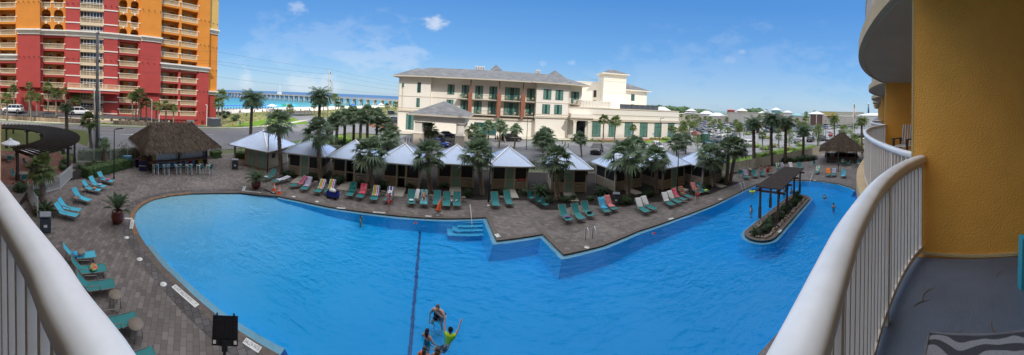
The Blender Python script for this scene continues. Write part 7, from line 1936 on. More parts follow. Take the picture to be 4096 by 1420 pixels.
for px,yb,yt,lb in ((2975,545,468,'dark lamp post in the car park before the yellow cube turret'),(2845,520,475,'dark lamp post in the car park before the red banded shop'),(3302,575,482,'dark lamp post in the car park left of the hut roof'),(3459,607,526,'dark lamp post right of the hut beside the sunlit palm')):lamp((px,yb),(px,yt),lb,.3,3.4,r_=.1)
# floodlight on its pole close to the balcony
fp0 =PD(925,9.4);zf =ZA(925,1348,9.4)
o =thing('floodlight','black LED floodlight seen from behind on a pole at the bottom of the picture','floodlight',(fp0.x,fp0.y,0));MB().tube([(0,0,0),(0,0,zf - .12)],.055,10).build('pole','flood_black',o)
out_ =Vector((-fp0.x,-fp0.y,0)).normalized();rgt =Vector((-out_.y,out_.x,0));upv =(Vector((0,0,1))*.86 - out_ *.5).normalized();nrm =rgt.cross(upv);nrm =nrm if nrm.dot(out_) > 0 else -nrm
c =Vector((0,0,zf +.12)) - out_ *.05;hw,hh =.45,.42
def slab3(mb,cx,cy,cz,sx,sy,sz,mi=0):
 vs =[c +rgt *(cx +a *sx /2)+upv *(cy +b *sy /2)+nrm *(cz +e *sz /2) for e in (-1,1) for b in (-1,1) for a in (-1,1)];mb.add(vs,[(0,2,3,1),(4,5,7,6),(0,1,5,4),(1,3,7,5),(3,2,6,7),(2,0,4,6)],mi)
mb =MB();slab3(mb,0,.05,0,hw *2,hh *2,.07);slab3(mb,0,.1,.045,hw *1.7,hh *1.2,.03)
for k in range(5):slab3(mb,-.3+.15*k,.12,.07,.018,.55,.03)
mb.build('lamp_head','flood_black',o)
mb =MB();slab3(mb,-.36,-.27,.043,.10,.10,.006);slab3(mb,.36,-.27,.043,.10,.10,.006);mb.build('sticker','reflective',o)
mb =MB();slab3(mb,0,-.36,.07,.2,.28,.12);slab3(mb,-.3,.5,.05,.06,.1,.08);slab3(mb,.3,.5,.05,.06,.1,.08);mb.build('bracket','flood_black',o)
# utility poles and wires
def upole(base,top,label,r_,m_,dist,arms):
 p =PD(base[0],dist);p.z =ground(p.x,p.y);h =ZA(*top,dist) - p.z;o =thing('utility_pole',label,'utility pole',p);MB().tube([(0,0,0),(0,0,h)],[r_,r_ *.72],10).build('pole',m_,o)
 for zz,w_ in arms:MB().bar((0,-w_,h - zz),(0,w_,h - zz),.09,.11).build('crossarm',m_,o)
 for zz,w_ in arms:MB().bar((.1,w_ *.6,h - zz +.02),(.1,w_ *.6,h - zz +.35),.12,.12).build('insulator','frame_dark',o)
 return o,p,h
g1,gp,gh =upole((389,562),(381,130),'thick grey utility pole at the roadside, right of the first sabal palm',.27,'pole_grey',40.5,[(4.2,.5),(.2,.3)])
for s_ in (-.45,.35):MB().tube([(.25,s_,0),(.25,s_,gh *.55)],.06,6).build('conduit','alu',g1)
g2,bp,bh =upole((1313,560),(1312,278),'tan wooden utility pole with cross arms by the beach road',.17,'pole_tan',78,[(1.0,.8),(3.2,.9),(5.2,.9)])
mb =MB()
for k in range(3):mb.tube([(.3,.3+.5*k,bh - 3.2),(.5,.5+.5*k,bh - 6),(.2,.2+.2*k,bh - 8.5)],.03,5)
mb.build('drop_wire','frame_dark',g2)
def wire(pts,label,r_=.015):
 P =[]
 for a,b in zip(pts,pts[1:]):
  a,b =Vector(a),Vector(b);sag =(b - a).length *.012
  for i in range(14):t =i /14;P.append(a.lerp(b,t) - Vector((0,0,sag *4*t *(1 - t))))
 P.append(Vector(pts[-1]));mb =MB();mb.tube(P,r_,5);tag(mb.build('overhead_wire','lamp_black'),label,'wire')
def wp(px,py,d):p =PD(px,d);p.z =ZA(px,py,d);return p
for y0,y1,y2,y3,lb in ((170,208,277,340,'topmost overhead wire crossing from the tower to the wooden pole'),(205,245,296,352,'second overhead wire below the top one'),(215,257,318,366,'third overhead wire above the beach'),(270,307,352,379,'lowest overhead wire above the beach')):
 wire([wp(381,y0,40.5),wp(870,y1,58),wp(1312,y2,78),wp(1640,y3,100)],lb)
# potted plants
def pot(pt,label,s,kind,z):
 p =G(*z(*pt));o =thing('potted_plant',label,'potted plant',p);o.scale =(s,s,s)
 MB().lathe([(.0,0),(.22,0),(.36,.18),(.42,.40),(.39,.60),(.33,.70),(.38,.74),(.38,.77),(.32,.77),(.30,.70),(0,.68)],24).build('pot','pot',o)
 R =random.Random(len(label));mb =MB()
 if kind == 'banana':
  for i in range(8):
   az =i *2.4+1;el =R.uniform(1.0,1.4) if i < 5 else R.uniform(.5,.8);l =R.uniform(.9,1.35);d =Vector((math.cos(az),math.sin(az),0));sd =Vector((-d.y,d.x,0));p0 =Vector((0,0,.72));e =el
   st =p0 +(d *math.cos(e)+Vector((0,0,math.sin(e))))*l *.4;mb.bar(p0,st,.035,.03);prev =st
   for k in range(6):
    nx_ =prev +(d *math.cos(e)+Vector((0,0,math.sin(e))))*l *.14;e -=.16;wa0,wa1 =.17*math.sin(PI *(k +.3)/6.6),.17*math.sin(PI *min(1,(k +1.3)/6.6));mb.quad(prev - sd *wa0,prev +sd *wa0,nx_ +sd *wa1,nx_ - sd *wa1);prev =nx_
 if kind == 'palm' or kind == 'banana':
  n =30 if kind == 'palm' else 9
  for i in range(n):
   az =i *2.4+.4;e =lerp(1.4,.55 if kind == 'palm' else 1.0,i /n);d =Vector((math.cos(az),math.sin(az),0));sd =Vector((-d.y,d.x,0));prev =Vector((0,0,.72));l =R.uniform(.9,1.2)
   for k in range(8):
    nx_ =prev +(d *math.cos(e)+Vector((0,0,math.sin(e))))*l *.14;e -=.17 if kind == 'palm' else .12;mb.bar(prev,nx_,.015,.012)
    if k > 1:
     for s_ in (-1,1):
      for j in (0,.5):q =prev.lerp(nx_,j);w_ =(nx_ - prev).normalized()*.03;mb.tri(q - w_,q +w_,q +sd *s_ *.26+(nx_ - prev)*1.2 - Vector((0,0,.05)))
    prev =nx_
 mb.build('leaves','shrub',o)
pot((840,790),'broad leaved plant in a shiny dark red urn at the shallow end',1.12,'banana',Z2);pot((935,632),'bushy palm in a shiny dark red urn by the traffic cones',1.15,'palm',Z4)
# cones
def cone(pt,label,z,rz=0,tilt=None):
 p =G(*z(*pt));o =thing('traffic_cone',label,'traffic cone',p,rz);mb =MB();mb.lathe([(.17,.03),(.035,.72),(.0,.73)],16);mb.build('body','cone',o);MB().box((0,0,.02),(.40,.40,.04)).build('base','frame_dark' if tilt else 'cone',o)
 if not tilt:MB().lathe([(.128,.26),(.095,.42)],16).build('stripe','reflective',o);MB().lathe([(.080,.50),(.062,.58)],16).build('stripe','reflective',o)
 return o
cone((318,750),'left one of two orange traffic cones at the pool edge',Z5);cone((352,770),'right one of two orange traffic cones at the pool edge',Z5)
c3 =cone((895,690),'plain orange cone leaning on a small pedestal at the pool edge',Z7,tilt=True);c3.location.z =.32;c3.scale =(1.2,1.2,1.35);c3.rotation_euler =(-.1,.16,0)
p =G(*Z7(895,695));mb =MB();mb.lathe([(.16,0),(.16,.04),(.06,.06),(.06,.28),(.13,.30),(.13,.33),(0,.33)],14);tag(mb.build('pool_jet','alu',None,p),'small metal pedestal under the leaning orange cone','pedestal')
p =G(*Z5(290,762));mb =MB();mb.bar((-.7,0,.05),(.7,.1,.05),.08,.06);mb.bar((.3,-.1,.03),(.5,.35,.03),.06,.05);tag(mb.build('pool_brush','frame_dark',None,p),'dark brush or tool lying on the deck by the cones','tool')
# skimmer lids
for i,(px,py) in enumerate(((506,951),(558,1038),(653,1138),(1175,787),(1268,807),(1092,771),(1955,822))):
 p =G(px,py);mb =MB();mb.lathe([(.17,.014),(.17,.02),(0,.021)],20);mb.bb(-.06,.06,-.008,.008,.021,.024,1);tag(mb.build('skimmer_lid',['reflective','c_grey'],None,p),'white round skimmer lid set in the paving '+('by the shallow beach edge','by the shallow beach edge','by the shallow beach edge','right of the traffic cones','near the blue wagon','at the traffic cones','behind the pool steps')[i],'lid','skimmer lids')
# bins
def bin_(pt,label,z,s=1.0,m_='bin'):
 p =G(*z(*pt));o =thing('litter_bin',label,'litter bin',p,math.atan2(-p.x,p.y));o.scale =(s,)*3
 MB().bb(-.3,.3,-.3,.3,.03,.80).build('body',m_,o);mb =MB()
 for i in range(9):
  for s_ in (-.31,.31):mb.bb(-.29+.068*i,-.25+.068*i,s_ - .008,s_ +.008,.06,.78);mb.bb(s_ - .008,s_ +.008,-.29+.068*i,-.25+.068*i,.06,.78)
 mb.build('slats',m_,o)
 for x in (-.27,.27):
  for y in (-.27,.27):MB().box((x,y,.87),(.04,.04,.16)).build('post',m_,o)
 MB().bb(-.33,.33,-.33,.33,.95,1.0).build('lid','c_grey',o);MB().bb(-.1,.1,-.325,-.318,.35,.5).build('plate','reflective',o)
bin_((785,490),'blue grey slatted litter bin on the deck left of the pavilion',Z4,1.15);bin_((325,845),'grey litter bin beside the lowest blue lounger at the left',Z2,1.15);bin_((1118,625),'dark square litter bin between the red towel and a palm',Z8,1.05)
p =G(*Z11(1215,600));
# wagon
p =G(*Z5(700,800));o =thing('beach_wagon','bright blue fabric folding wagon loaded with towels, black handle raised','wagon',p,math.radians(12));mb =MB();mb.bb(-.50,.50,-.28,.28,.22,.24)
for a in ((-.52,-.50,-.3,.3),(.50,.52,-.3,.3),(-.5,.5,-.3,-.28),(-.5,.5,.28,.3)):mb.bb(*a,.22,.62)
mb.build('fabric_body','blue_fabric',o)
for x in (-.38,.38):
 for y in (-.3,.3):MB().tube([(x,y - .04,.11),(x,y +.04,.11)],.11,14).build('wheel','tyre',o)
MB().tube([(.52,0,.25),(.95,0,.62),(1.08,0,.95)],.018,6).build('handle','lamp_black',o);MB().tube([(-.5,-.3,.64),(.5,-.3,.64),(.5,.3,.64),(-.5,.3,.64),(-.5,-.3,.64)],.018,6).build('frame','lamp_black',o)
tag(link('towel',bundle_mesh('c_white',.3,9,.6),None,p +Vector((-.05,0,.50))),'white towels heaped in the blue wagon','towel')
# handrails in the pool
def ladder(pts,label,gap=.55):
 """pair of bent chrome rails going over the pool edge; pts: deck pixel, pool pixel"""
 a,b =G(*pts[0]),G(*pts[1],-.1);d =(b - a).xy.to_3d().normalized();s_ =Vector((-d.y,d.x,0));o =thing('pool_ladder',label,'pool ladder',a)
 for k in (-gap /2,gap /2):MB().tube([s_ *k,s_ *k +Vector((0,0,.75)),s_ *k +d *.18+Vector((0,0,.88)),s_ *k +d *.42+Vector((0,0,.80)),s_ *k +d *.72+Vector((0,0,.1)),s_ *k +d *.80+Vector((0,0,-.9))],.033,8).build('rail','steel',o)
 for z in (-.35,-.65):MB().bar(s_ *-gap /2+d *.79+Vector((0,0,z)),s_ *gap /2+d *.79+Vector((0,0,z)),.08,.03).build('tread','steel',o)
ladder((Z8(905,900),Z8(950,960)),'bright chrome pool ladder at the pointed corner of the deck');ladder((Z11(552,800),Z11(605,825)),'chrome pool ladder at the far bend near the last cabana')
a,b =G(*Z7(1178,690)),G(*Z7(1198,830),-.4);o =thing('step_rail','single slim white handrail leading down the pool steps','handrail',a);d =(b - a).xy.to_3d();MB().tube([(0,0,0),(0,0,.88),d *.12+Vector((0,0,.92)),d *1.0+Vector((0,0,.1)),d *1.02+Vector((0,0,-.6))],.025,8).build('rail','frame_white',o)
a,b =G(*Z11(1175,712)),G(*Z11(1145,760),-.2);o =thing('step_rail','single chrome handrail at the far end of the pool','handrail',a);d =(b - a).xy.to_3d();MB().tube([(0,0,0),(0,0,.85),d *.15+Vector((0,0,.88)),d *.9+Vector((0,0,.2)),d *1.0+Vector((0,0,-.5))],.025,8).build('rail','steel',o)
# depth and warning tiles
def tile(c0,c1,w_,text,label,z=.018,size=None,flip=False,zf=None,cat='sign'):
 """white strip of lettering tiles lying from picture point c0 to c1"""
 a,b =G(*c0,z),G(*c1,z);d =(b - a);L_ =d.length;d.normalize();o =thing('depth_marker',label,cat,(a +b)/2,math.atan2(d.y,d.x));mb =MB().bb(-L_ /2,L_ /2,-w_ /2,w_ /2,-.004,0);mb.build('tiles','reflective',o)
 s_ =w_ *.95;me =text_mesh(text,s_);xs_ =[v.co.x for v in me.vertices];wid =max(xs_) - min(xs_);k =min(1.3,L_ *.92/wid);me.transform(Matrix.Translation((0,0,.004)) @ Matrix.Rotation(PI if flip else 0,4,'Z') @ Matrix.Diagonal((k,1,1,1)));link('lettering',me,o)
tile(Z3(1088,458),Z3(1236,585),.27,'NO ENTRY SHALLOW WATER 2 ½ FT.','long white lettered strip NO ENTRY SHALLOW WATER at the lower left pool edge');tile(Z3(1532,800),Z3(1630,862),.27,'SHALLOW WATER','white lettered strip SHALLOW WATER beside the floodlight')
tile(Z3(822,100),Z3(832,45),.24,'NO ENTRY SHALLOW 1 FT','white lettered strip running along the beach edge by the red urn');tile(Z3(830,39),Z3(782,35),.2,'WATCH','short white WATCH strip beside the red urn')
tile(Z7(318,664),Z7(424,672),.22,'NO DIVING SHALLOW','white lettered strip at the edge by the woman in the white hat');tile(Z7(-6,627),Z7(70,632),.22,'SHALLOW WATER','white lettered strip at the pool edge in front of the blue wagon');tile(Z7(784,699),Z7(838,702),.2,'4 FT','white 4 FT deck marker by the leaning cone')
tile(Z4(850,648),Z4(970,660),.22,'SHALLOW WATER 2 FT','white lettered strip along the pool edge left of the cones');tile(Z4(845,650),Z4(856,615),.26,'WATCH YOUR STEP','white lettered strip running inland near the potted palm');tile(Z15(985,195),Z15(1002,212),.3,'4 FT','white depth marker at the inner corner of the deck');tile(ZA10(645,650),ZA10(680,638),.24,'4 FT','white depth marker on the long right pool edge');tile(ZA10(1040,492),ZA10(1066,486),.24,'4 FT','white depth marker near the far ladder');tile(Z8(870,965),Z8(905,975),.26,'4 FT','white depth marker beside the chrome ladder')
tile(Z14(590,735),Z14(612,712),.2,'4 FT','white depth marker on the near end of the island edging',.08);tile(Z14(900,272),Z14(925,276),.24,'4 FT','white depth marker at the far end of the pool')
# left equipment by the bar, boxes on the deck
def cool(pt,label,z,cols,s=1.0):
 p =G(*z(*pt));o =thing('cooler_box',label,'cooler',p,1.2);o.scale =(s,)*3;MB().bb(-.3,.3,-.22,.22,.0,.42).build('body',cols[0],o);MB().bb(-.31,.31,-.23,.23,.425,.47).build('lid',cols[1],o);return o
c =cool((1020,412),'lower dark blue cooler of two stacked left of the bar',Z2,('cooler_blue','reflective'),1.3);c =cool((1020,412),'upper blue cooler with a pink lid, stacked left of the bar',Z2,('cooler_blue','c_brown'),1.3);c.location.z =.63
p =G(*Z2(980,390));o =thing('storage_bin','tall navy plastic bin standing left of the stacked coolers','bin',p,.4);MB().lathe([(.24,0),(.30,.95),(.32,.97),(.0,1.0)],4).build('body','cooler_blue',o)
p =G(*Z2(910,385));o =thing('serving_cart','black cart with a coloured top beside the hedge by the bar','cart',p,1.3);MB().bb(-.6,.6,-.35,.35,.1,.8).build('body','frame_dark',o);MB().bb(-.5,.5,-.3,-.05,.8,1.35).build('panel','poster_blue',o)
for x in (-.5,.5):MB().tube([(x,-.3,.1),(x,.3,.1)],.1,10).build('wheel','tyre',o)
p =GT(*Z1(583,850));o =thing('electrical_box','dark green electrical box behind the fence by the big pole','utility box',p,.1);MB().bb(-.9,.9,-.7,.7,0,1.5).build('body','p_green',o);MB().bb(-.95,.95,-.75,.75,1.5,1.62).build('lid','c_grey',o)
for x,y,s,lb in ((650,540,1.5,'left green transformer box beyond the cabana roofs'),(705,545,1.7,'right green transformer box, tallest of the group beyond the cabanas'),(782,575,.9,'low green utility box beyond the cabanas')):
 p =GT(*Z13(x,y));o =thing('electrical_box',lb,'utility box',p,.2);MB().bb(-s *.7,s *.7,-.8,.8,0,s *1.5).build('body','p_green',o);MB().bb(-s *.74,s *.74,-.85,.85,s *1.5,s *1.5+.1).build('lid','p_green',o)
 mb =MB();mb.bb(-.02,.02,-.82,-.8,.1,s *1.4);mb.build('door_gap','frame_dark',o)
for x,y,lb in ((1220,725,'left grey green utility cabinet by the seaward corner of the tower'),(1238,728,'right grey green utility cabinet by the seaward corner of the tower')):
 p =GT(*Z1(x,y));o =thing('electrical_box',lb,'utility box',p,.1);MB().bb(-.9,.9,-1.1,1.1,0,2.0).build('body','bin',o);MB().bb(-.95,.95,-1.15,1.15,2.0,2.1).build('lid','c_grey',o)
# retaining walls, boardwalk
def wall_line(pts,H_,m_,label,th=.35):
 o =thing('retaining_wall',label,'wall',(0,0,0));mb =MB()
 for a,b in zip(pts,pts[1:]):
  n =max(1,int((Vector(b) - Vector(a)).length /3))
  for i in range(n):
   p,q =Vector(a).lerp(Vector(b),i /n).to_3d(),Vector(a).lerp(Vector(b),(i +1)/n).to_3d();p.z,q.z =ground(p.x,p.y),ground(q.x,q.y);d =(q - p).normalized();s_ =Vector((-d.y,d.x,0))*th /2
   v =[p - s_,p +s_,q +s_,q - s_];t =[w_ +Vector((0,0,H_)) for w_ in v];v =[w_ - Vector((0,0,.5)) for w_ in v];mb.add(v +t,[(0,1,5,4),(1,2,6,5),(2,3,7,6),(3,0,4,7),(4,5,6,7)])
 mb.build('blocks',brick_block,o);return o
brick_block =M['retaining']=brickmat('retaining',(.30,.22,.14),(.40,.30,.20),(.16,.12,.09),.6,.25,.02)
wall_line([(-56.3,-30),(-56.3,3)],.75,'retaining','long low tan block wall along the raised drive before the tower');wall_line([(-56.6,8),(-56.2,17),(-57.6,20.5),(-59.6,21)],.8,'retaining','curved low tan block wall at the end of the gravel bed')
for i in range(16):
 y =-24+i *2.9;x =-58.2;p =Vector((x,y,ground(x,y)));mb =MB();mb.tube([(0,0,0),(0,0,.85),(0,0,.95)],[.08,.08,.03],8);tag(mb.build('bollard','lamp_black',None,p),'short black bollard along the drive before the tower','bollard','bollards along the drive')
for i in range(8):
 x,y =-59.5+(i % 2)*.4,6+i *1.9;o =link('shrub',SHR[i % 3],None,(x,y,ground(x,y)),i);o.scale =(.5,.5,.5);setmat(o,'hedge_lit');tag(o,'small round bush in the gravel bed before the tower','shrub','bushes in the gravel bed')
bw =thing('boardwalk','grey timber boardwalk with rails crossing the dune to the beach','boardwalk',(0,0,0));mb =MB();pts =[GT(*ZB(x,y)) for x,y in ((612,590),(720,585),(830,600),(920,608),(1010,606),(1130,600))]
mr_ =MB()
for a,b in zip(pts,pts[1:]):
 n =max(2,int((b - a).length /1.6));d =(b - a).normalized();s_ =Vector((-d.y,d.x,0))
 mb.bar(a +Vector((0,0,.55)),b +Vector((0,0,.55)),2.0,.14)
 for k in (-1,1):
  for zz in (.85,1.15,1.45):mr_.bar(a +s_ *k +Vector((0,0,zz)),b +s_ *k +Vector((0,0,zz)),.06,.12)
  for i in range(n +1):p =a.lerp(b,i /n)+s_ *k;mr_.bar(p - Vector((0,0,.2)),p +Vector((0,0,1.5)),.12,.12)
mb.build('deck','pole_grey',bw);mr_.build('railing','pole_grey',bw)
# flag and water tower
p =PD(3414,80);p.z =ground(p.x,p.y);h =ZA(3415,407,80) - p.z
o =thing('flagpole','tall white flagpole with a limp striped flag behind the thatched hut','flagpole',p);MB().tube([(0,0,0),(0,0,h)],[.13,.06],8).build('pole','frame_white',o);MB().sphere((0,0,h +.1),.14,8,6).build('finial','frame_white',o)
mb =MB();n =10;ztop =h - .4;fh =4.2
for i in range(13):
 for k in range(n):
  f =lambda u,v:Vector((.10+.55*v +.10*math.sin(u *9+v *4)*v,-.3*v +.15*math.sin(u *7)*v,ztop - fh *u *.9 - v *.9))
  m_ =1 if k % 2 == 0 else 0
  if i < 5 and k < 5:m_ =2
  mb.quad(f(i /13,k /n),f((i +1)/13,k /n),f((i +1)/13,(k +1)/n),f(i /13,(k +1)/n),m_)
mb.v =[tuple(v) for v in mb.v];mb.build('flag',['c_white','c_red','c_navy'],o)
d_ =420;p =PD(3474,d_);zt =ZA(3474,413,d_);r_ =7.5/FPX *d_ *.55
o =thing('water_tower','distant white ball shaped water tower on a slim stem at the far right','water tower',(p.x,p.y,0));MB().tube([(0,0,0),(0,0,zt - r_)],[1.6,1.1],10).build('stem','p_navy',o);MB().sphere((0,0,zt - r_ *.6),r_,14,10).build('tank','p_white',o)
# beach life
M['beach_blue']=mat('beach_blue',(.01,.09,.45),.7)
ub =MB();n =8;vs =[(0,0,2.1)]+[(1.25*math.cos(2*PI *k /n),1.25*math.sin(2*PI *k /n),1.6) for k in range(n)];ub.add(vs,[(0,k +1,(k +1) % n +1) for k in range(n)]);ume =ub.mesh('canopy','beach_blue');spm =MB().tube([(0,0,0),(0,0,2.1)],.03,5).mesh('pole','white');chm =MB();chm.box((0,-.5,.35),(.6,1.6,.06));chm.bar((0,.3,.35),(0,.7,.9),.6,.05);chme =chm.mesh('beach_chair','beach_blue')
for i in range(20):
 px =866+i *11.5;q =G(px,427.5+.25*i *.0,.5);y =q.y;x =-108+rnd(-.6,.6);y =x /math.tan((px - 2048)/FPX);z =ground(x,y)
 o =thing('beach_umbrella','blue beach umbrella in the row along the water','beach umbrella',(x,y,z),rnd(0,1),'row of blue beach umbrellas');link('canopy',ume,o);link('pole',spm,o)
 for k in (-1,1):o =link('beach_chair',chme,None,(x +1.0,y +k *.8,z),-PI /2);tag(o,'blue beach chair beside an umbrella in the row along the water','beach chair','blue beach chairs')
for px,c_,lb in ((1090,'c_white','white beach canopy tent near the water'),(1113,'c_sky','light blue beach canopy near the water'),(1137,'c_green','green beach canopy near the water'),(1175,'c_sky','pale blue beach canopy below the pier'),(1412,'beach_blue','small blue beach shelter right of the wooden pole'),(1526,'c_white','white beach shelter under the landward end of the pier')):
 x =-100 if px < 1300 else -96;y =x /math.tan((px - 2048)/FPX);o =thing('beach_tent',lb,'beach tent',(x,y,ground(x,y)),.3);mb =MB();mb.add([(-2,-2,1.9),(2,-2,1.9),(2,2,1.9),(-2,2,1.9),(0,0,2.9)],[(0,1,4),(1,2,4),(2,3,4),(3,0,4)]);mb.build('canopy',c_,o)
 mb =MB()
 for a in (-1.9,1.9):
  for b in (-1.9,1.9):MB().tube([(a,b,0),(a,b,1.9)],.04,5).build('leg','white',o)
for i,px in enumerate((962,1020,1052,1110,1205,1240)):
 x =-92;y =x /math.tan((px - 2048)/FPX);mb =MB().lathe([(.3,0),(.34,1.0),(.36,1.02),(0,1.05)],10);tag(mb.build('beach_barrel','pole_grey',None,(x,y,ground(x,y))),'grey litter barrel standing on the white sand','barrel','barrels on the sand')
for x,y,c_,lb in ((275,640,'c_cream','small tan sign on a post left of the walking man'),(365,665,'c_dgreen','small green roofed park sign right of the walking man'),(1032,612,'c_red','small red stop sign by the beach road'),(1168,580,'c_white','white notice board by the dune palms')):
 p =GT(*ZB(x,y));o =thing('sign',lb,'sign',p,-.9);MB().tube([(0,0,0),(0,0,2.0)],.05,6).build('post','pole_tan',o);MB().bb(-.45,.45,-.04,.04,1.2,2.1).build('panel',c_,o)
p =GT(*ZB(205,735));mb =MB().lathe([(.16,0),(.15,.1),(.11,.12),(.11,.55),(.15,.58),(.12,.7),(0,.75)],10);tag(mb.build('fire_hydrant','c_red',None,p),'red fire hydrant on the corner lawn','hydrant')
for i,(x,y) in enumerate(((572,700),(723,705),(920,710),(1047,712))):
 p =GT(*Z9(x,y));o =thing('parking_sign','blue disabled parking sign on a post before the low hotel wing','sign',p,0,'blue parking signs');MB().tube([(0,0,0),(0,0,2.0)],.035,6).build('post','alu',o);MB().bb(-.2,.2,-.03,.0,1.3,2.0).build('panel','c_sky',o);link('symbol',text_mesh('P',.4,'reflective'),o,(0,-.035,1.65)).rotation_euler =(PI /2,0,0)
for i,(x,y) in enumerate(((325,820),(355,815),(298,815),(1857,835),(1885,855),(1915,870),(745,850))):
 p =GT(*Z6(x,y));mb =MB().tube([(0,0,0),(0,0,.95),(0,0,1.02)],[.09,.09,.03],8);tag(mb.build('bollard','lamp_black',None,p),'dark bollard on the hotel forecourt','bollard','bollards on the hotel forecourt')
o =thing('entrance_ramp','low concrete ramp with metal rails before the low hotel wing','ramp',w0 +WU *4 - WN *-2.2,math.atan2(WU.y,WU.x));MB().bb(0,14,-.6,.6,0,.55).build('ramp','concrete',o);mb =MB()
for i in range(15):mb.bar((i,-.6,.5),(i,-.6,1.4),.05,.05)
mb.bar((0,-.6,1.4),(14,-.6,1.4),.05,.05);mb.bar((0,-.6,.95),(14,-.6,.95),.04,.04);mb.build('railing','alu',o)
# buoys and toys in the water
for pt,z,m_,lb in (((698,764),Z7,'c_red','small red and white toy floating by the lane line'),((528,763),ZA10,'c_red','small red toy floating along the right pool edge')):
 p =G(*z(*pt),-.06);mb =MB();mb.sphere((0,0,.02),.1,10,6,0,(1.2,1.2,.6));mb.lathe([(.10,.02),(.13,.0),(.10,-.03)],12,mi=1);tag(mb.build('pool_toy',[m_,'c_white'],None,p),lb,'toy')
# ================================================================ vehicles
def loft(mb,rings,mi=0,smooth=True,cap=True):
 n =len(rings[0]);vs =[p for r in rings for p in r];fs =[]
 for i in range(len(rings) - 1):
  for k in range(n):fs.append((i *n +k,(i +1)*n +k,(i +1)*n +(k +1) % n,i *n +(k +1) % n))
 mb.add(vs,fs,mi,smooth)
 if cap:mb.add(rings[0],[tuple(range(n))],mi);mb.add(rings[-1],[tuple(reversed(range(n)))],mi)
def make_car(kind):
 """length along x, nose at +x"""
 D =dict(sedan=dict(L=4.75,W=.91,hood=.92,deck=1.02,roof=1.44,base=(-1.75,1.15),top=(-.95,.35),belt=.98,r=.33),suv=dict(L=4.75,W=.95,hood=1.08,deck=1.15,roof=1.74,base=(-2.2,1.25),top=(-1.85,.55),belt=1.12,r=.37),
             pickup=dict(L=5.8,W=1.0,hood=1.22,deck=1.15,roof=1.86,base=(-.95,1.45),top=(-.75,.75),belt=1.22,r=.41),van=dict(L=5.0,W=.98,hood=1.08,deck=1.2,roof=1.78,base=(-2.4,1.65),top=(-2.2,.85),belt=1.12,r=.35),jeep=dict(L=4.6,W=.93,hood=1.15,deck=1.15,roof=1.84,base=(-2.1,.75),top=(-2.05,.55),belt=1.18,r=.40))[kind]
 o =thing('parked_car','x','car');L2,W =D['L']/2,D['W'];body =MB()
 def ring(x,w,zb,zt):return [(x,-w *.9,zb),(x,-w,zb +.14),(x,-w,zt - .14),(x,-w *.9,zt),(x,w *.9,zt),(x,w,zt - .14),(x,w,zb +.14),(x,w *.9,zb)]
 fx =D['base'][1]
 st =[(-L2,W *.86,.42,D['deck'] - .12),(-L2 +.12,W *.96,.30,D['deck'] - .02),(D['base'][0],W,.24,D['belt']),(0,W,.24,D['belt'] - .02),(fx,W,.24,D['belt'] - .02),(fx +.35,W *.99,.25,D['hood']),(L2 - .25,W *.94,.28,D['hood'] - .10),(L2,W *.82,.36,D['hood'] - .30)]
 if kind == 'pickup':st[2]=(D['base'][0] - .02,W,.3,D['deck']);
 if kind == 'jeep':st[-2]=(L2 - .12,W *.8,.4,D['hood'] - .03);st[-1]=(L2,W *.78,.45,D['hood'] - .08)
 loft(body,[ring(*s_) for s_ in st]);b_ =body.build('body','p_white',o)
 if kind == 'pickup':MB().bb(-L2 +.15,D['base'][0] - .1,-W *.8,W *.8,D['deck'] - .02,D['deck']+.012).build('cargo_bed','frame_dark',b_)
 (b0,b1),(t0,t1)=D['base'],D['top'];zb,zr =D['belt'] - .03,D['roof'];wb,wt =W *.93,W *.74
 g =MB();lo =[(b0,-wb,zb),(b1,-wb,zb),(b1,wb,zb),(b0,wb,zb)];hi =[(t0,-wt,zr),(t1,-wt,zr),(t1,wt,zr),(t0,wt,zr)];g.add(lo +hi,[(0,1,5,4),(1,2,6,5),(2,3,7,6),(3,0,4,7)]);g.build('windows','car_glass',o)
 r =MB();e =.02;r.add([(t0 - .06,-wt - e,zr - .03),(t1 +.08,-wt - e,zr - .03),(t1 +.08,wt +e,zr - .03),(t0 - .06,wt +e,zr - .03),(t0 +.1,-wt +.12,zr +.05),(t1 - .1,-wt +.12,zr +.05),(t1 - .1,wt - .12,zr +.05),(t0 +.1,wt - .12,zr +.05)],[(0,1,5,4),(1,2,6,5),(2,3,7,6),(3,0,4,7),(4,5,6,7),(0,3,2,1)])
 xm =[(0.0,0.0)]+([(-1.15,-1.15)] if kind in ('suv','van','jeep') else [])
 for s_ in (-1,1):
  for (xa_,xb_) in [(b0,t0),(b1,t1)]+xm:r.bar((xa_,s_ *(wb +.008),zb),(xb_,s_ *(wt +.008),zr),.09,.05,0,(1,0,0))
 r.build('roof','p_white',o)
 for x in (-L2 +.85,L2 - .88):
  for s_ in (-1,1):
   y =s_ *(W - .10);w_ =MB().tube([(x,y - .12,D['r']),(x,y +.13,D['r'])],D['r'],16).build('wheel','tyre',o);MB().tube([(x,y +s_ *.125,D['r']),(x,y +s_ *.14,D['r'])],D['r']*.62,12).build('rim','rim',w_)
   a =MB();n =10
   for i in range(n):
    t0_,t1_ =PI *i /n,PI *(i +1)/n;R0_,R1_ =D['r']*1.18,D['r']*.9;yy =s_ *(W +.006);a.quad((x +R0_ *math.cos(t0_),yy,D['r']+R0_ *math.sin(t0_)),(x +R0_ *math.cos(t1_),yy,D['r']+R0_ *math.sin(t1_)),(x +R1_ *math.cos(t1_),yy,D['r']+R1_ *math.sin(t1_)),(x +R1_ *math.cos(t0_),yy,D['r']+R1_ *math.sin(t0_)))
   a.build('wheel_arch','frame_dark',o)
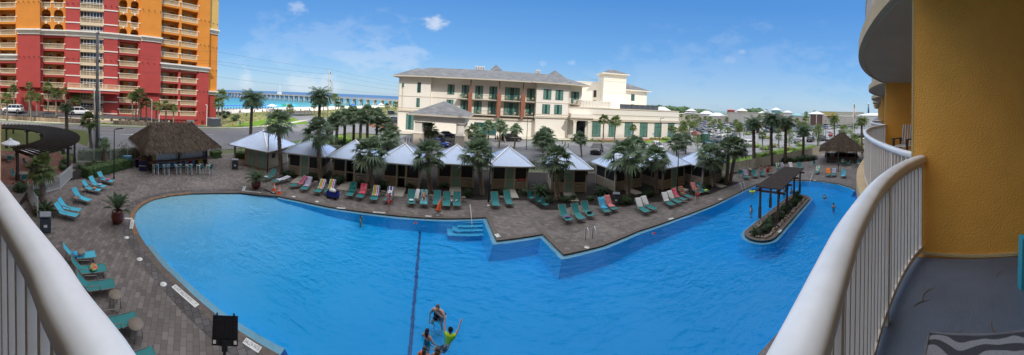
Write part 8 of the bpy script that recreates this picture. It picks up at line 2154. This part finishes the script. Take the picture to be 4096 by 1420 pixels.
 for s_ in (-1,1):
  MB().box((L2 - .10,s_ *W *.68,D['hood'] - .28),(.22,.38,.15)).build('headlight','headlight',o);MB().box((-L2 +.06,s_ *W *.78,D['deck'] - .25),(.16,.20,.3 if kind != 'sedan' else .16)).build('taillight','taillight',o);MB().box((b1 - .15,s_ *(W +.10),zb +.08),(.14,.18,.13)).build('mirror','frame_dark',o)
 MB().box((L2 - .02,0,.62),(.1,W *1.0,.24)).build('grille','frame_dark',o);MB().bb(-L2 - .02,-L2 +.04,-.26,.26,.62,.74).build('number_plate','reflective',o)
 return o
CARS ={k:Kind(lambda k=k:make_car(k)) for k in ('sedan','suv','pickup','van','jeep')}
def car(kind,colour,p,heading,label,group=None,name=None):
 """heading in degrees: bearing of the nose, clockwise from straight ahead"""
 if isinstance(p,tuple):p =GT(*p)
 p =Vector((p.x,p.y,ground(p.x,p.y)+.06));c ='p_'+colour
 o =CARS[kind].put(p,PI /2 - math.radians(heading),label,group,None,{'body':[c],'roof':[c]})
 cm ={'sedan':'car','suv':'suv','pickup':'pickup','van':'van','jeep':'suv'}[kind];o['category']=cm
 o.name ={'sedan':'parked_car','suv':'parked_suv','pickup':'parked_pickup','van':'parked_van','jeep':'parked_suv'}[kind];return o
sp_ =Vector((-61.8,-15.5,0));car('suv','white',PD(52,62.5),-168,'white SUV on the raised drive at the far left before the tower');car('suv','white',PD(318,62.3),-2,'white SUV half hidden by palms on the drive before the tower entrance')
car('van','black',Z6(1350,806),78,'black minivan with its sliding door open before the hotel');car('sedan','blue',Z6(628,858),100,'bright blue hatchback before the arrival canopy');car('sedan','navy',Z6(712,768),75,'dark blue car parked under the arrival canopy');car('suv','white',Z6(590,775),80,'white car behind the palm under the arrival canopy')
car('suv','black',Z6(930,780),80,'black car mostly hidden by palms right of the canopy')
car('suv','navy',ZB(2040,600),80,'dark car in the beach lot left of the hotel corner, farther one');car('pickup','grey',ZB(2056,690),90,'grey pickup near the hotel corner at the beach lot')
car('pickup','black',Z8(967,222),205,'black pickup parked nose out before the hotel portico');car('pickup','navy',Z9(632,800),200,'dark blue pickup behind a bare trunk right of the black pickup');car('suv','white',Z13(95,632),195,'white SUV by the tall lamp post before the low wing')
NEARL =[('suv','black',735,632,20,'dark SUV seen from behind above the last cabana roof'),('pickup','black',900,615,70,'black pickup beside the green utility boxes'),('sedan','blue',960,558,75,'bright blue sedan right of the green utility boxes'),('suv','grey',850,532,70,'grey SUV behind the bright blue sedan'),('jeep','white',790,508,70,'white boxy SUV just behind the green utility boxes'),
         ('suv','white',890,470,75,'white SUV on the lane beyond the green utility boxes'),('sedan','silver',1020,492,75,'silver car behind the small bright palm in the car park'),('sedan','white',975,452,80,'white car left of the small bright palm in the car park'),('suv','white',1232,585,20,'white SUV behind the first date palm by the street')]
for k,c_,x,y,hd,lb in NEARL:car(k,c_,Z13(x,y),hd,lb)
N12 =[('jeep','white',640,520,75,'white boxy four door off roader left of the fourth date palm'),('suv','black',775,535,75,'black SUV just right of the fourth date palm'),('suv','navy',925,520,78,'dark SUV left of the thin lamp post by the hut'),('sedan','silver',985,515,78,'silver car right of the thin lamp post by the hut'),('sedan','red',1030,462,70,'red car behind the roof slope of the hut'),('suv','white',1015,412,75,'white SUV above the red car'),('sedan','grey',598,550,60,'grey car left of the white off roader'),
       ('suv','white',1322,468,75,'white SUV at the foot of the flagpole'),('sedan','navy',1392,474,75,'dark blue car right of the flagpole'),('suv','white',1468,560,70,'white SUV between the sunlit palm and the balconies'),('suv','black',1460,470,70,'black SUV right of the sunlit date palm'),('suv','grey',800,342,75,'grey SUV before the brown gatehouse')]
for k,c_,x,y,hd,lb in N12:car(k,c_,Z12(x,y),hd,lb)
R =random.Random(19);marks =[(2790,'before the shop with the red turret'),(2850,'before the shop with the red band'),(2915,'left of the yellow cube turret'),(2985,'under the yellow cube turret'),(3050,'behind the first date palm'),(3110,'behind the second date palm'),(3170,'behind the third date palm'),(3235,'left of the brown gatehouse'),(3300,'right of the brown gatehouse'),(3370,'behind the peak of the hut'),(3440,'behind the flagpole'),(3500,'beside the balconies')]
rows ={};lots =[]
taken =[c for c in COL.objects if c.parent is None and c.name.startswith('parked_')];tpos =[Vector(c.location) for c in taken]
for r_ in range(8):
 y =78+14*r_
 for half in (-2.7,2.7):
  x =63.4
  while x < 200:
   px =2048+FPX *math.atan2(x,y +half);p =Vector((x,y +half,0));x +=2.75
   if px < 2752 or px > 3482 or R.random() < .36 or p.xy.length < 92:continue
   if any((p - q).xy.length < 5 for q in tpos):continue
   lots.append((p,px,r_,half))
names =['nearest','second','third','fourth','fifth','sixth','seventh','farthest'];from collections import Counter
items =[]
for p,px,r_,half in lots:
 k =R.choice(['sedan','sedan','suv','suv','suv','pickup','van']);c_ =R.choice(['white','white','silver','silver','grey','black','black','navy','red','tan','blue','green'])
 lm =min(marks,key=lambda m_:abs(m_[0] - px))[1];w_ ={'sedan':'car','suv':'SUV','pickup':'pickup','van':'minivan'}[k]
 items.append((k,c_,p,180 if half < 0 else 0,'%s %s in the %s double row %s' % ({'navy':'dark blue','tan':'beige','green':'dark green'}.get(c_,c_),w_,names[r_],lm)))
cnt =Counter(i[4] for i in items)
for k,c_,p,hd,lb in items:car(k,c_,p,hd,lb,'cars parked before the shops')
# ================================================================ people
def skin_mesh(V,E,Rd,m_,sub=1,root=0):
 me =bpy.data.meshes.new('s');me.from_pydata([Vector(v) for v in V],E,[]);o =bpy.data.objects.new('s',me);mo =o.modifiers.new('Skin','SKIN');mo.use_smooth_shade =True
 for i,r_ in enumerate(Rd):sv =me.skin_vertices[0].data[i];sv.radius =(r_,r_) if not isinstance(r_,tuple) else r_;sv.use_root =(i == root)
 if sub:s2 =o.modifiers.new('Sub','SUBSURF');s2.levels =sub;s2.render_levels =sub
 dg =eval_alone(o);out =bpy.data.meshes.new_from_object(o.evaluated_get(dg));bpy.data.objects.remove(o);bpy.data.meshes.remove(me);out.materials.clear();out.materials.append(M[m_]);return out
BASE =dict(pelvis=(0,0,.95),spine=(0,.005,1.14),chest=(0,0,1.34),neck=(0,.01,1.49),jaw=(0,-.015,1.57),head=(0,-.01,1.65),crown=(0,.0,1.73),nose=(0,-.115,1.625),
   shl=(-.18,0,1.42),ell=(-.24,.02,1.14),wrl=(-.25,-.04,.90),shr=(.18,0,1.42),elr=(.24,.02,1.14),wrr=(.25,-.04,.90),hpl=(-.10,0,.90),knl=(-.11,-.02,.50),anl=(-.11,.02,.08),tol=(-.13,-.15,.035),hpr=(.10,0,.90),knr=(.11,-.02,.50),anr=(.11,.02,.08),tor=(.13,-.15,.035))
POSES ={'stand':{},'walk':dict(knl=(-.10,-.20,.52),anl=(-.10,-.22,.10),tol=(-.11,-.38,.06),knr=(.10,.06,.50),anr=(.10,.30,.14),tor=(.11,.18,.035),ell=(-.25,.10,1.15),wrl=(-.24,.08,.92),elr=(.25,-.04,1.15),wrr=(.22,-.20,1.00)),
         'phone':dict(elr=(.26,-.02,1.16),wrr=(.08,-.22,1.34),ell=(-.24,-.02,1.15),wrl=(-.12,-.24,1.16)),'handup':dict(elr=(.33,-.05,1.25),wrr=(.16,-.16,1.52)),
         'recline':dict(pelvis=(0,.30,.50),spine=(0,.44,.62),chest=(0,.57,.77),neck=(0,.66,.90),jaw=(0,.68,.98),head=(0,.72,1.05),crown=(0,.77,1.12),nose=(0,.63,1.06),shl=(-.18,.61,.83),ell=(-.27,.46,.62),wrl=(-.12,.30,.64),shr=(.18,.61,.83),elr=(.27,.42,.66),wrr=(.14,.42,.90),hpl=(-.10,.26,.49),knl=(-.12,-.14,.60),anl=(-.08,-.52,.46),tol=(-.08,-.60,.56),hpr=(.10,.26,.49),knr=(.13,-.14,.74),anr=(.08,-.42,.46),tor=(.09,-.56,.50)),
         'sit':dict(pelvis=(0,.05,.48),spine=(0,.06,.67),chest=(0,.02,.87),neck=(0,.01,1.02),jaw=(0,-.02,1.10),head=(0,-.015,1.18),crown=(0,0,1.26),nose=(0,-.12,1.16),shl=(-.18,.01,.95),ell=(-.24,-.10,.70),wrl=(-.14,-.32,.60),shr=(.18,.01,.95),elr=(.24,-.10,.70),wrr=(.14,-.32,.60),hpl=(-.10,.0,.46),knl=(-.15,-.42,.47),anl=(-.15,-.42,.08),tol=(-.16,-.58,.035),hpr=(.10,.0,.46),knr=(.15,-.42,.47),anr=(.15,-.40,.08),tor=(.16,-.56,.035)),
         'nose':dict(pelvis=(0,.10,.70),spine=(0,.02,.88),chest=(0,-.10,1.06),neck=(0,-.19,1.18),jaw=(0,-.25,1.24),head=(0,-.25,1.32),crown=(0,-.23,1.41),nose=(0,-.36,1.27),shl=(-.22,-.12,1.13),ell=(-.36,-.18,.88),wrl=(-.30,-.36,.72),shr=(.22,-.12,1.13),elr=(.36,-.28,.96),wrr=(.10,-.38,1.18),hpl=(-.12,.06,.66),knl=(-.22,-.28,.52),anl=(-.18,.02,.10),tol=(-.20,-.14,.05),hpr=(.12,.06,.66),knr=(.22,-.28,.52),anr=(.18,.02,.10),tor=(.20,-.14,.05)),
         'armsup':dict(pelvis=(-.10,-.10,.95),spine=(-.06,.02,1.10),chest=(0,.12,1.26),neck=(0,.19,1.38),jaw=(0,.22,1.45),head=(0,.23,1.52),crown=(0,.22,1.60),nose=(0,.34,1.5),shl=(-.19,.16,1.34),ell=(-.30,.34,1.50),wrl=(-.34,.52,1.72),shr=(.19,.16,1.34),elr=(.32,.34,1.50),wrr=(.40,.52,1.74),hpl=(-.18,-.14,.94),knl=(-.48,-.22,.84),anl=(-.82,-.12,.80),tol=(-.96,-.08,.78),hpr=(-.04,-.18,.92),knr=(-.34,-.34,.80),anr=(-.66,-.26,.76),tor=(-.80,-.22,.74)),
         'wade':dict(ell=(-.36,-.02,1.20),wrl=(-.50,-.16,1.08),elr=(.34,-.04,1.18),wrr=(.44,-.2,1.06)),'float':dict(pelvis=(0,.55,1.05),spine=(0,.36,1.09),chest=(0,.17,1.12),neck=(0,.04,1.15),jaw=(0,-.04,1.17),head=(0,-.12,1.18),crown=(0,-.20,1.19),nose=(0,-.10,1.06),shl=(-.18,.10,1.12),ell=(-.34,-.10,1.06),wrl=(-.40,-.34,1.08),shr=(.18,.10,1.12),elr=(.36,.0,1.06),wrr=(.46,-.2,1.06),hpl=(-.10,.6,1.02),knl=(-.13,.98,.98),anl=(-.14,1.36,1.0),tol=(-.14,1.5,1.0),hpr=(.10,.6,1.02),knr=(.14,.98,1.0),anr=(.18,1.36,.96),tor=(.18,1.5,.94))}
RAD =dict(pelvis=.145,spine=.122,chest=.145,neck=.058,jaw=.075,head=.098,crown=.06,nose=.018,sh=.072,el=.046,wr=.032,hp=.098,kn=.060,an=.042,to=.036)
ORDER =list(BASE)
def person(label,loc,face,pose,skin='skin',hair='hair_dark',clothes=(),size=1.0,girth=1.0,longhair=False,hat=None,group=None,name='person'):
 """face: bearing in degrees the figure looks towards"""
 J =dict(BASE);J.update(POSES[pose]);J ={k:Vector(v) for k,v in J.items()};rz =PI - math.radians(face)
 o =thing(name,label,'person',loc,rz,group);o.scale =(size,)*3
 V =[J[k] for k in ORDER];I ={k:i for i,k in enumerate(ORDER)}
 E =[(I[a],I[b]) for a,b in (('pelvis','spine'),('spine','chest'),('chest','neck'),('neck','jaw'),('jaw','head'),('head','crown'),('head','nose'),('chest','shl'),('shl','ell'),('ell','wrl'),('chest','shr'),('shr','elr'),('elr','wrr'),('pelvis','hpl'),('hpl','knl'),('knl','anl'),('anl','tol'),('pelvis','hpr'),('hpr','knr'),('knr','anr'),('anr','tor'))]
 rr =lambda k:RAD.get(k,RAD.get(k[:2]))*(girth if k in ('pelvis','spine','chest','shl','shr','hpl','hpr') else 1)
 Rd =[rr(k) for k in ORDER]
 for s_ in ('l','r'):                                    # palm, four unequal fingers and a thumb
  w_ =J['wr'+s_];d =(w_ - J['el'+s_]).normalized();sd =d.cross(Vector((0,1,.2))).normalized();pi_ =len(V);V.append(w_ +d *.075);Rd.append(.036);E.append((I['wr'+s_],pi_));nrm_ =sd.cross(d)
  for k,(off,l) in enumerate(((-.03,.066),(-.01,.078),(.012,.074),(.032,.058))):
   a =len(V);V.append(w_ +d *(.10+l *.5)+sd *off);Rd.append(.0095);E.append((pi_,a));V.append(w_ +d *(.10+l)+sd *off *1.05+nrm_ *.022);Rd.append(.008);E.append((a,a +1))
  a =len(V);V.append(w_ +d *.07 - sd *.055+nrm_ *.015);Rd.append(.011);E.append((pi_,a));V.append(w_ +d *.10 - sd *.065+nrm_ *.025);Rd.append(.0095);E.append((a,a +1))
 link('body',skin_mesh(V,E,Rd,skin),o)
 hd,cr,jw =J['head'],J['crown'],J['jaw'];up =(cr - jw).normalized();fw =(J['nose'] - hd).normalized();bk =(-fw +up *.1).normalized();sd =up.cross(fw)
 mb =MB();mb.sphere((0,0,0),.112,12,8);rot =Matrix((sd,-fw,up)).transposed().to_4x4();hc_ =hd - fw *.012+up *.03
 keep =[]
 for v in mb.v:
  v =Vector(v)
  if v.y < -.02 and v.z < .045:v =Vector((v.x *.8,-.02,v.z *.7))
  keep.append(tuple(hc_ +rot.to_3x3() @ v))
 mb.v =keep
 if longhair:mb.tube([hc_ - fw *.07,hc_ - fw *.11 - up *.15,hc_ - fw *.10 - up *.30],[.095,.09,.05],8)
 link('hair',mb.mesh('hair',hair),o)
 mb =MB()
 for s_ in (-1,1):mb.sphere(tuple(hd +fw *.088+sd *(.036*s_)+up *.0),.012,6,4)
 link('eyes',mb.mesh('eyes','lamp_black'),o)
 if hat:
  brim =hat == 'c_white' or hat == 'c_cream';mb =MB();ce =hd +up *.055;ring =lambda r_,h:[ce +up *h +(sd *math.cos(2*PI *k /14) - fw *math.sin(2*PI *k /14))*r_ for k in range(14)]
  prof =([(.20,-.02),(.12,0),(.115,.07),(.06,.10),(.005,.105)] if brim else [(.118,-.02),(.12,.03),(.09,.08),(.005,.10)]);loft(mb,[ring(r_,h) for r_,h in prof],0,True,False)
  if not brim:mb.quad(ce +fw *.10 - sd *.08,ce +fw *.10+sd *.08,ce +fw *.20+sd *.05,ce +fw *.20 - sd *.05)
  link('hat',mb.mesh('hat',hat),o)
 for nm,m_,parts,ex in clothes:
  ks =parts.split();idx ={};v2 =[];r2 =[];e2 =[]
  for k in ks:
   if '>' in k:a,b,t =k.split('>')[0],k.split('>')[1].split(':')[0],float(k.split(':')[1]);p =J[a].lerp(J[b],t);r_ =lerp(rr(a),rr(b),t)
   else:p,r_,a =J[k],rr(k),None
   idx[k]=len(v2);v2.append(p);r2.append(r_ +ex)
  links ={'spine':'pelvis','chest':'spine','neck':'chest','shl':'chest','shr':'chest','hpl':'pelvis','hpr':'pelvis'}
  for k in ks:
   if '>' in k:e2.append((idx[k.split('>')[0]],idx[k]))
   elif k in links and links[k] in idx:e2.append((idx[links[k]],idx[k]))
  if e2:link(nm,skin_mesh(v2,e2,r2,m_),o)
 return o
SH ='pelvis hpl hpr hpl>knl:.75 hpr>knr:.75';BR ='pelvis hpl hpr hpl>knl:.12 hpr>knr:.12';TOP_ ='spine chest shl shr';TEE ='pelvis spine chest shl shr shl>ell:.6 shr>elr:.6';BRA ='chest chest>spine:.35';DR ='pelvis spine chest hpl hpr hpl>knl:.8 hpr>knr:.8';SUIT ='pelvis spine chest hpl hpr hpl>knl:.1 hpr>knr:.1'
g0_ =lambda z,x,y,zz=0.0:G(*z(x,y),zz)
person('woman in a white sun hat and pink top walking along the pool edge',g0_(Z7,458,660),200,'phone',clothes=(('top','c_pink',TOP_,.016),('shorts','c_coral',SH,.022)),hat='c_white',size=.97)
person('woman in a black bikini lying on a lounger with a pale towel',(cs.x,cs.y,.0),180 - math.degrees(rs),'recline',clothes=(('bikini_bottom','c_black',BR,.012),('bikini_top','c_black',BRA,.014)),hair='hair_brown',longhair=True,size=.95)
person('bare chested man in coral red shorts and a cap standing by the pool',g0_(ZA10,870,517),190,'handup','skin','hair_brown',(('shorts','c_coral',SH,.025),),hat='c_grey',size=1.0)
WZ =-.075
def swim(z,x,y,up,**k):p =g0_(z,x,y,WZ);return (p.x,p.y,WZ - up)
person('big man wading waist deep and holding his nose, near the lane line',swim(Z15,657,632,1.08),185,'nose','skin','hair_grey',(('shorts','c_navy',SH,.025),),girth=1.25)
person('girl with wet dark hair and a pink headband in the pool, back turned',swim(Z15,588,800,1.0),20,'wade','skin','hair_dark',(('swimsuit','c_teal',SUIT,.014),),size=.80,longhair=True)
person('boy in a bright yellow swim shirt and black cap throwing up both arms',swim(Z15,716,792,1.22),180,'armsup','skin','hair_dark',(('swim_shirt','c_yellow',TEE,.02),('shorts','c_navy','hpl hpr pelvis hpl>knl:.7 hpr>knr:.7',.024)),size=.88,hat='c_black')
person('child in an orange top with a raised pink sleeve at the bottom edge',swim(Z15,572,930,.90),10,'wade','skin','hair_brown',(('top','c_orange',TEE,.016),),size=.82,longhair=True)
person('woman with long brown hair in the pool at the bottom edge, back turned',swim(Z15,648,945,1.16),15,'wade','skin_tan','hair_brown',(('swimsuit','c_purple',SUIT,.015),),longhair=True,girth=1.1)
person('dark haired swimmer up to the neck near the far edge at the left',swim(Z7,207,722,1.42),60,'wade','skin','hair_dark',(('swim_shirt','c_navy',TOP_,.014),),size=.95)
person('swimmer with dark hair left of the island pergola',swim(Z14,345,535,1.25),150,'wade','skin','hair_dark',(('shorts','c_sky',SH,.02),),size=.95)
person('boy with dark hair swimming alone right of the island',swim(Z14,1080,505,1.22),100,'wade','skin_tan','hair_dark',(('shorts','c_sky',SH,.02),),size=.9)
person('small child in a yellow swim ring beyond the pergola',swim(Z14,355,370,.85),170,'wade','skin','hair_brown',(('swimsuit','c_teal',SUIT,.014),),size=.62)
p =g0_(Z14,355,374,WZ);mb =MB();mb.tube([(.3*math.cos(2*PI *k /16),.3*math.sin(2*PI *k /16),.06) for k in range(17)],.09,8);tag(mb.build('swim_ring','float_yellow',None,p),'yellow swim ring around the small child beyond the pergola','swim ring')
person('swimmer glimpsed between the pergola posts',swim(Z14,636,378,1.3),200,'wade','skin','hair_dark',(('shorts','c_black',SH,.02),));person('swimmer with only the dark head out beyond the pergola posts',swim(Z14,706,360,1.45),200,'wade','skin','hair_dark',(('shorts','c_navy',SH,.02),))
person('person swimming flat just under the water at the far right',swim(Z14,1000,408,1.22),60,'float','skin','hair_dark',(('shorts','c_black',SH,.02),))
person('man in a grey shirt and cap sitting on a lounger edge by the far bend',g0_(Z14,335,246),180,'sit','skin_tan','hair_grey',(('shirt','c_grey',TEE,.02),('shorts','c_grey',SH,.022)),hat='c_cream');person('shirtless child in pinkish trunks standing by the far loungers',g0_(Z14,427,234),30,'stand','skin','hair_brown',(('trunks','c_lilac',SH,.02),),size=.85)
person('woman in a red dress standing with her back to the pool by the far loungers',g0_(Z14,490,235),20,'stand','skin','hair_brown',(('dress','c_red',DR,.022),),size=.97,longhair=True);person('child in pale yellow beside the woman in the red dress',g0_(Z14,527,225),190,'sit','skin','hair_brown',(('shirt','c_cream',TEE,.018),),size=.8)
person('woman in black sitting against the green striped towel by the far fence',g0_(Z14,597,178),190,'sit','skin','hair_dark',(('swimsuit','c_black',SUIT,.016),));person('seated person reclining in the lounger behind the shirtless child',g0_(Z14,440,216),200,'sit','skin','hair_brown',(('shirt','c_coral',TEE,.018),))
person('dark haired person sitting on sunlit paving behind the right hut',g0_(Z12,1428,722),250,'sit','skin_tan','hair_dark',(('shirt','c_black',TEE,.018),))
person('man with a backpack walking on the corner lawn by the road',GT(*ZB(287,735)),-20,'walk','skin_tan','hair_dark',(('shirt','c_grey',TEE,.02),('trousers','c_sky','pelvis hpl hpr hpl>knl:1.0 hpr>knr:1.0',.02)),hat='c_white')
for i,(x,y,c_) in enumerate(((1195,815,'c_lilac'),(1215,812,'c_black'),(1240,810,'c_cream'),(1005,805,'c_grey'),(1085,805,'c_red'),(1292,742,'c_sky'))):
 person(('woman in a pale top among the group left of the black minivan','person in black in the group at the tail of the black minivan','person with a light shirt right beside the black minivan','person in grey walking behind the palms before the hotel','person in red behind the palms before the hotel','person in a blue shirt behind the roof of the black minivan')[i],GT(*Z6(x,y)),60+40*i,'walk' if i % 2 else 'stand','skin','hair_dark',(('shirt',c_,TEE,.02),('shorts','c_black',SH,.022)))
bpy.data.scenes.remove(TMP)
